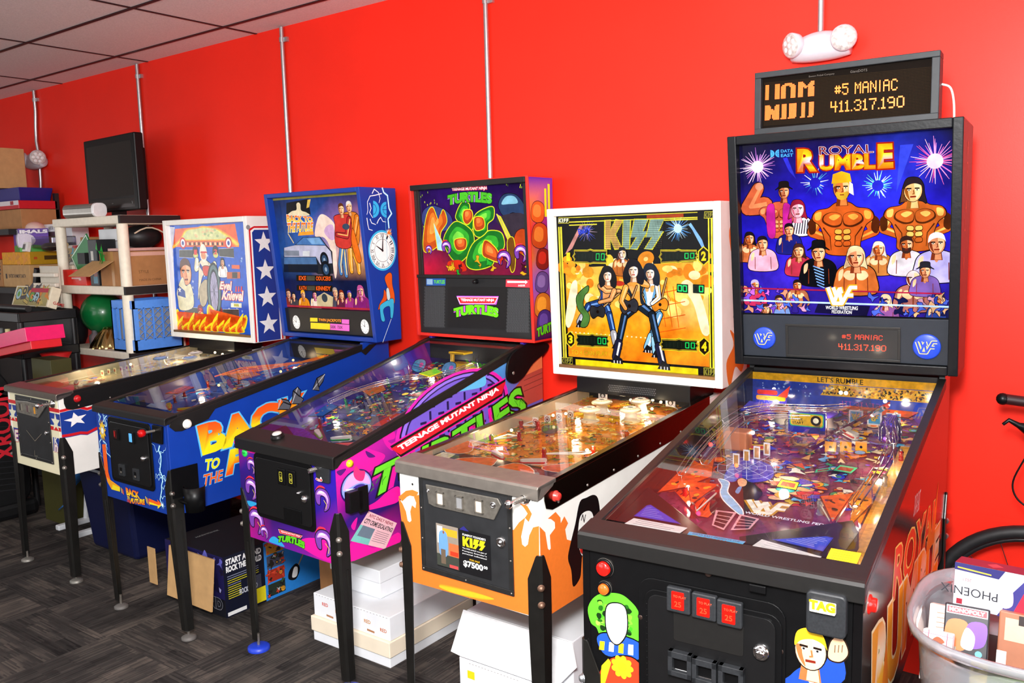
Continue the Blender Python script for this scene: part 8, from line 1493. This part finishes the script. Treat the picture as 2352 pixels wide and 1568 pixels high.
cbox('olive_tote', 'dark olive tote bag panel under the pink lidded box', 'tote', (-4.33, -4.10, -.88, -.76, 0, .97), plain('#3c3a10', .6)); cbox('framed_print', 'black framed print with a red shape under the pink lidded box', 'picture', (-4.47, -4.345, -.81, -.78, .0, .95), plain('#1a1614', .4), many(lambda a, w, h: a.loop([(-w * .44, h * .03), (w * .44, h * .03), (w * .44, h * .97), (-w * .44, h * .97)], .004, '#b0a8a0'), lambda a, w, h: a.blob([(0, h * .6), (w * .4, h * .7), (w * .3, h * .9), (-.0, h * .85)], '#c82c1c')))
mb = MB(); mb.lathe([(.06, 0), (.06, .02), (.025, .10), (.025, .16)], (0, 0, .60), plain('#28783c'), n=16); mb.lathe([(.028, .16), (.028, .2)], (0, 0, .6), plain('#e8e8e8'), n=16); mb.lathe([(.028, .2), (.04, .27), (.09, .36), (0, .361)], (0, 0, .6), plain('#d01c1c', .4), n=16); mb.cyl((0, 0, 0), (0, 0, .6), .03, BLACK, n=12); o = mb.build('flared_stand'); o.location = (-4.53, -.64, 0); tag(o, 'red, white and green flared stand under the pink lidded box', 'stand')
t = thing('folding_stand', 'white folding stand with splayed feet on the carpet under the striped machine', 'stand', (-3.95, -.80, 0)); WS = plain('#d8dade', .4)
for x in (-.1, .12): mb = MB(); mb.box((x - .02, -.15, 0), (x + .02, .2, .03), WS); mb.tube([(x, .02, .02), (x + .03, .05, .42)], .016, WS, 10); mb.build('leg', t, .006)
mb = MB(); mb.box((-.14, -.02, .30), (.22, .12, .33), mat('grey_tray', '#7c8288', .4)); mb.build('tray', t)
mb = MB(); V = []; 
for i in range(9):
    u = i / 8; V += [(-.20 * u + .02 * sin(9 * u), -.02 * sin(7 * u), .38 - .26 * u), (-.20 * u + .07 + .01 * cos(8 * u), .03 + .02 * sin(6 * u), .40 - .23 * u)]
mb.add(V, [(2 * i, 2 * i + 1, 2 * i + 3, 2 * i + 2) for i in range(8)], plain('#3c88d8', .7), smooth=True); o = mb.build('blue_cloth'); o.location = (-3.86, -.92, 0); sm = o.modifiers.new('thick', 'SOLIDIFY'); sm.thickness = .008; tag(o, 'strip of blue cloth hanging under the striped machine', 'cloth')
NV = plain('#10163c', .35); t = cbox('storage_tote', 'navy blue lidded storage tote under the striped and blue machines', 'tote', (-3.66, -3.17, -1.0, -.35, 0, .46), NV, taper=.12, bev=.02, lid=(plain('#0c1230', .4), .03, .015))
mb = MB(); mb.ball((0, 0, .17), .20, mat('bin_liner', '#0b0b0e', .18, noise=.5, nscale=14, bump=1.0), 30, sz=(.8, .9, .8)); g = random.Random(9); mb.v = [(x * (1 + g.uniform(-.12, .12)), y * (1 + g.uniform(-.12, .12)), max(0, z * (1 + g.uniform(-.1, .12)))) for x, y, z in mb.v]; o = mb.build('trash_bag'); o.location = (-2.44, -.20, 0); tag(o, 'crumpled black plastic trash bag behind the game carton', 'trash bag')
def rb_side(a, d, h):
    a.rect((-d / 2, 0), (-d * .19, h), '#0e1226'); a.rect((-d * .19, 0), (d / 2, h), '#2c88e0'); X = lambda u: d * (-.5 + .31 * u)
    for t_, v in (('START A BAND', .85), ('ROCK THE WORLD', .73)): a.text(t_, [(X(.06), h * v), (X(.94), h * v), (X(.94), h * (v + .1)), (X(.06), h * (v + .1))], '#f4f4f4', .05)
    for k in range(11): a.line([(X(.08), h * (.66 - .036 * k)), (X(.4 if k > 3 else .85), h * (.66 - .036 * k))], .003, '#d8d020' if k in (2, 3) or k > 4 else '#8a90a8'); a.line([(X(.55), h * (.5 - .02 * k)), (X(.9), h * (.5 - .02 * k))], .0015, '#8a90a8')
    a.text('ROCK BAND', [(X(.35), h * .3), (X(.8), h * .3), (X(.8), h * .39), (X(.35), h * .39)], '#c8ccd8', .03); a.rect((X(.62), h * .03), (X(1), h * .28), '#f0e020'); a.rect((X(.04), h * .02), (X(.5), h * .08), '#e8e8e8')
    for k in range(4): q_ = [(-d * .17, h * (.05 + .24 * k)), (-d * .03, h * (.05 + .24 * k)), (-d * .03, h * (.26 + .24 * k)), (-d * .17, h * (.26 + .24 * k))]; a.poly(q_, ['#28342c', '#a83020', '#484c60', '#c88828'][k]); scatter(a, (q_[0], q_[2]), 12, ['#e0a030', '#c8c8c8', '#385838', '#d84830', '#202020'], k, (.006, .014))
    a.line([(d * .06, h * .3), (d * .2, h * .78)], .007, '#c8a878'); a.blob([(d * .0, h * .22), (d * .06, h * .17), (d * .10, h * .32), (d * .07, h * .44), (d * .01, h * .36)], '#141418'); a.blob([(d * .03, h * .23), (d * .07, h * .22), (d * .08, h * .36), (d * .05, h * .38)], '#f0f0f0')
rb = cbox('game_carton', 'black and blue video game carton with torn open flap under the blue machine', 'carton', (-2.66, -2.225, -1.115, -.44, 0, .272), plain('#12131c', .4), many(patch(-.5, .3, .5, 1, '#201c50'), speck(12, ['#6868c8', '#a8a8e0', '#181438'], 3, (.1, .35, .48, .95), (.015, .04)), lambda a, w, h: a.text('ROCK BAND', [(-w * .4, h * .12), (w * .45, h * .10), (w * .45, h * .3), (-w * .4, h * .3)], '#20222c', .06, '#b8bcc8', .02), txt('SPECIAL EDITION', -.36, .05, .010, '#d8d8e0', .0)), rb_side, lambda a, w, h: [a.words('HARMONIX', (-.1, -.25), .016, '#b0b0b0', 0, pi / 2), a.ell((-.17, -.28), .018, .018, '#888888', 14)])
mb = MB(); mb.box((0, -.004, -.205), (.33, .004, .02), CARD2, Matrix.Rotation(-.12, 3, 'X'), c=(0, 0, 0)); f_ = mb.build('flap', rb); f_.location = (-.13, -.37, .25); mb = MB(); mb.box((-.04, -.03, .0), (.02, -.026, .17), CARD2); f_ = mb.build('flap', rb); f_.location = (-.24, -.36, .07)
cbox('cardboard_carton', 'small brown carton behind the stacked white card boxes', 'carton', (-2.10, -1.95, -.70, -.44, 0, .17), CARD, None, None, patch(-.1, -.3, .2, .0, '#6a4828'))
CG = 'white card storage boxes under the machines'
def reds(a, w, h):
    for u, v, c in ((-.38, .55, '#d84830'), (-.2, .42, '#d88030'), (.18, .45, '#d08828'), (.38, .3, '#d07030')): a.words('RED', (w * u, h * v), .014, c, .02)
    for u in (-.28, .26): a.line([(w * u - .02, h * .18), (w * u + .02, h * .16)], .008, '#b88058')
    for k in range(24): a.line([(-w * .46 + w * .04 * k, h * .95), (-w * .46 + w * .04 * k + .007, h * .95)], .002, '#a09898')
cbox('card_box', 'white card box with cream lid lowest in its stack under the magenta machine', 'storage box', (-1.755, -1.325, -1.035, -.55, 0, .10), WBOX, group=CG, lid=(CRM, .058, .006)); cbox('card_box', 'white card box marked in red and orange crayon on the cream-lidded one', 'storage box', (-1.75, -1.325, -1.03, -.52, .104, .198), WBOX, reds, group=CG)
cbox('card_box', 'small lidded white card box topmost beneath the magenta machine', 'storage box', (-1.745, -1.47, -.93, -.52, .20, .315), WBOX, group=CG, lid=(WBOX, .05, .006)); cbox('card_box', 'white card box lying behind the small lidded one', 'storage box', (-1.925, -1.765, -.75, -.40, 0, .30), WBOX, group=CG); cbox('card_box', 'long white card box beyond the crayon-marked one', 'storage box', (-1.30, -1.10, -.55, -.12, 0, .16), WBOX, group=CG, lid=(CRM, .04, .005))
b1 = cbox('card_box', 'white card box with a yellow sticker under the open flapped one', 'storage box', (-.945, -.50, -1.08, -.42, 0, .175), WBOX, many(patch(-.42, .62, -.35, .78, '#f0dc20'), lambda a, w, h: [a.line([(-w * .40 + w * .03 * k, h * .93), (-w * .40 + w * .03 * k + .006, h * .93)], .002, '#a09898') for k in range(16)]), group=CG)
b2 = cbox('card_box', 'white card box with drooping open flap under the flame machine', 'storage box', (-.93, -.50, -1.05, -.40, .178, .335), WBOX, group=CG); mb = MB(); mb.prism([(-.225, .0), (.215, .0), (.24, -.07), (.17, -.155), (-.215, -.155), (-.26, -.15)], 'y', 0, .004, plain('#fafafc', .6)); f_ = mb.build('flap', b2); f_.location = (-.0, -.33, .157); f_.rotation_euler = (-.22, 0, 0)
cbox('card_box', 'white card box with red handwriting beyond the open flapped one', 'storage box', (-.72, -.47, -.38, -.08, 0, .30), WBOX, None, None, None, group=CG, lid=(WBOX, .04, .004))
# ---------------------------------------------------------------- bicycle and clear tub at the end of the row
t = thing('bicycle', 'black bicycle parked against the red wall beside the clear tub', 'bicycle', (.654, -.12, 0)); TY = mat('tyre_rubber', '#171719', .55, noise=.3, nscale=60)
ring = lambda r, n=56: [(r * cos(2 * pi * k / n), 0, .325 + r * sin(2 * pi * k / n)) for k in range(n + 1)]
mb = MB(); mb.tube(ring(.300), .022, TY, 12, caps=False); wl = mb.build('tyre', t); mb = MB(); mb.tube(ring(.276), .009, plain('#1c1c1e', .3), 8, caps=False); mb.build('rim', wl)
for k in range(16): an = 2 * pi * k / 16; mb = MB(); mb.cyl((.02 * cos(an + .8), -.02 if k % 2 else .02, .325 + .02 * sin(an + .8)), (.272 * cos(an), 0, .325 + .272 * sin(an)), .0013, plain('#26262a', .3, .6), n=5); mb.build('spoke', wl)
mb = MB(); mb.cyl((0, -.045, .325), (0, .045, .325), .02, STEEL); mb.build('hub', wl)
mb = MB()
for y in (-.05, .05): mb.tube([(0, y, .325), (.08, y * .9, .62), (.12, y * .6, .72)], .012, BLACK, 10)
mb.tube([(.11, 0, .70), (.17, 0, .96)], .02, BLACK, 12); mb.build('fork', t)
mb = MB(); mb.tube([(.13, 0, .76), (.55, 0, .32)], .018, BLACK, 12); mb.tube([(.16, 0, .92), (.62, 0, .85)], .016, BLACK, 12); mb.build('frame', t)
mb = MB(); mb.tube([(.17, 0, .96), (.12, -.02, 1.02), (.03, -.05, 1.045), (-.05, -.07, 1.055)], .012, mat('bar_black', '#1a1a1c', .2), 12); mb.tube([(.02, -.052, 1.048), (-.10, -.085, 1.062)], .0165, plain('#2a1416', .4), 14); mb.ball((-.105, -.087, 1.062), .019, BLACK, 14); mb.tube([(.17, 0, .96), (.2, .04, 1.03), (.28, .06, 1.05)], .012, mat('bar_black'), 12); hb = mb.build('handlebar', t)
mb = MB(); mb.tube([(-.10, -.10, .985), (-.085, -.10, 1.0), (-.06, -.09, .985), (-.035, -.08, .975), (-.01, -.07, .95)], [.005, .007, .009, .02, .022], BLACK, 10); mb.build('brake_lever', hb)
mb = MB(); mb.tube([(x, -.06, z) for x, z in smooth([(-.01, .95), (-.04, .88), (-.07, .80), (-.06, .75), (-.02, .72), (.06, .70)], 5, False)], .003, BLACK, 6); mb.build('brake_cable', hb)
FRO = glassy('frosted_tub', '#f2f4f8', .12, .3, '#dfe2ea')
t = thing('plastic_tub', 'tall clear plastic tub full of boxed games beside the black machine', 'tub', (.79, -1.12, 0), .06); mb = MB(); n = 48
def sup(r, z, k=3.2): return [(.30 * r * math.copysign(abs(cos(2 * pi * j / n)) ** (2 / k), cos(2 * pi * j / n)), .27 * r * math.copysign(abs(sin(2 * pi * j / n)) ** (2 / k), sin(2 * pi * j / n)), z) for j in range(n)]
R_ = [sup(.80, .005), sup(.93, .70), sup(.94, .73), sup(1.0, .735), sup(1.01, .755), sup(.985, .757), sup(.955, .74), sup(.92, .70), sup(.79, .012)]; V = [p_ for r in R_ for p_ in r]
mb.add(V, [(i * n + j, i * n + (j + 1) % n, (i + 1) * n + (j + 1) % n, (i + 1) * n + j) for i in range(len(R_) - 1) for j in range(n)] + [tuple(range(n - 1, -1, -1)), tuple(range(8 * n, 9 * n))], FRO, smooth=True); mb.build('shell', t)
TG = 'boxed games in the clear tub'

cbox('game_box', 'large black game box deep in the clear tub with white letters', 'boxed game', (.60, 1.0, -1.24, -.90, .012, .60), plain('#17150f', .4), many(lambda a, w, h: scatter(a, ((-w * .3, h * .9), (w * .5, h * .99)), 14, ['#8a7c50', '#c8b890', '#403820'], 4, (.004, .012)), lambda a, w, h: a.words('ION', (-w * .3, h * .93), .026, '#f0f0f0', .04)), group=TG)
cbox('card_pack_box', 'white and navy card box with the upside down word PHOENIX in the clear tub', 'boxed game', (.555, .71, -1.02, -.95, .695, .80), plain('#dfe6f0', .35), lambda a, w, h: [a.poly([(w * .1, 0), (w / 2, 0), (w / 2, h), (w * .28, h * .55), (w * .18, h * .2)], '#3a3880'), a.poly([(w * .3, h * .1), (w / 2, h * .05), (w / 2, h * .85)], '#e02840'), a.poly([(-w / 2, h * .84), (w * .1, h * .80), (w * .18, h), (-w / 2, h)], '#2c2c6c'), a.blob([(w * .18, h * .2), (w * .3, h * .3), (w * .28, h * .65), (w * .2, h * .5)], '#c8b8c8'), a.words('PHOENIX', (w * .1, h * .48), .020, '#2c2c34', 0, pi), a.words('2021', (-w * .26, h * .68), .007, '#c83848', 0, pi), a.line([(-w * .46, h * .9), (0, h * .86)], .003, '#e0d040'), a.rect((-w * .45, h * .08), (-w * .37, h * .2), '#a02838')], None, lambda a, w, d: [a.rect((-w / 2, -d / 2), (w / 2, d / 2), '#7c2440'), a.poly([(w * .0, -.02), (w * .12, 0), (0, .02), (-w * .1, 0)], '#e04858')], rz=-.05, group=TG, pitch=-.12)
cbox('game_box', 'dark MONOPOLY boxed game with an orange and violet swirl in the clear tub', 'boxed game', (.555, .645, -1.15, -1.12, .62, .745), plain('#1c1a22', .3), lambda a, w, h: [a.blob([(-w * .45, h * .35), (-w * .4, h * .7), (0, h * .72), (w * .1, h * .4), (-w * .1, h * .2)], '#e8702c'), a.blob([(0, h * .3), (w * .05, h * .7), (w * .44, h * .72), (w * .4, h * .35)], '#7038b0'), a.blob([(-w * .1, h * .3), (0, h * .62), (w * .2, h * .5), (w * .15, h * .25)], '#d8c8c0'), a.ell((w * .3, h * .2), .007, .007, '#58b8e0'), a.rect((-w * .4, h * .14), (-w * .2, h * .26), '#a09888'), a.rect((-w * .46, h * .83), (w * .46, h * .97), '#f0e8e8'), a.rect((-w * .44, h * .845), (w * .44, h * .955), '#d82838'), a.text('MONOPOLY', [(-w * .4, h * .865), (w * .4, h * .865), (w * .4, h * .94), (-w * .4, h * .94)], '#f8f0f0', .05), a.line([(-w * .46, h * .08), (-w * .2, h * .1), (w * .2, h * .05), (w * .46, h * .09)], .0015, '#e0e0e0')], rz=.08, group=TG, pitch=-.35)
cbox('game_box', 'white box printed with red framed toy pictures by the tub wall', 'boxed game', (.525, .585, -1.235, -1.205, .60, .71), plain('#f4f0f0', .4), lambda a, w, h: [a.line([(-w * .3, 0), (-w * .3, h)], .0015, '#e03858'), a.line([(w * .32, 0), (w * .32, h)], .0015, '#e03858')] + [a.line([(-w / 2, h * k), (w / 2, h * k)], .0012, '#e87088') for k in (.2, .45, .7, .93)] + [a.blob([(-w * .2, h * (k + .06)), (0, h * (k + .18)), (w * .25, h * (k + .1)), (0, h * (k + .02))], c) for k, c in ((.02, '#c85838'), (.24, '#d82878'), (.48, '#4868a8'), (.72, '#a05838'))], group=TG, pitch=-.3)
cbox('game_box', 'pale box with orange diagrams tucked behind the white red-framed box', 'boxed game', (.52, .575, -1.13, -1.10, .64, .73), plain('#f0dcd0', .4), lambda a, w, h: [a.line([(-w * .2, h * (.2 + .12 * k)), (w * .4, h * (.22 + .12 * k))], .0015, '#c87858') for k in range(6)], group=TG, pitch=-.3)
cbox('game_box', 'green and yellow printed box lying across the tub opening', 'boxed game', (.63, .90, -1.30, -1.26, .605, .69), plain('#7ca030', .35), lambda a, w, h: [a.rect((-w / 2, 0), (-w * .38, h), '#e8d820'), a.rect((-w * .1, h * .1), (w * .08, h * .6), '#a87848'), a.rect((w * .15, h * .2), (w * .32, h * .7), '#d8c038'), a.rect((w * .17, h * .25), (w * .30, h * .62), '#8c2c24')] + [a.ell((w * (-.3 + .13 * k), h * (.7 if k % 2 else .4)), .010, .006, '#38501c', 12) for k in range(6)], group=TG, pitch=-.4)
cbox('game_box', 'brown photo-printed box beside the dark swirl box in the tub', 'boxed game', (.655, .72, -1.08, -1.05, .60, .725), plain('#a86c50', .4), many(patch(-.3, .5, .4, .9, '#d8b89c'), patch(.1, .8, .4, .97, '#281c1c'), patch(-.5, 0, -.2, .3, '#e8e0e0')), group=TG, pitch=-.25)
cbox('game_box', 'white and blue printed box with a magenta shape under the upside down card box', 'boxed game', (.715, .90, -1.05, -1.02, .60, .715), plain('#d0dcf0', .4), many(patch(-.42, .2, -.15, .6, '#28304c'), lambda a, w, h: a.blob([(0, h * .4), (w * .2, h * .5), (w * .45, h * .45), (w * .4, h * .2), (w * .1, h * .3)], '#e0389c'), patch(-.5, .85, .5, .95, '#7080c0')), group=TG, pitch=-.25)
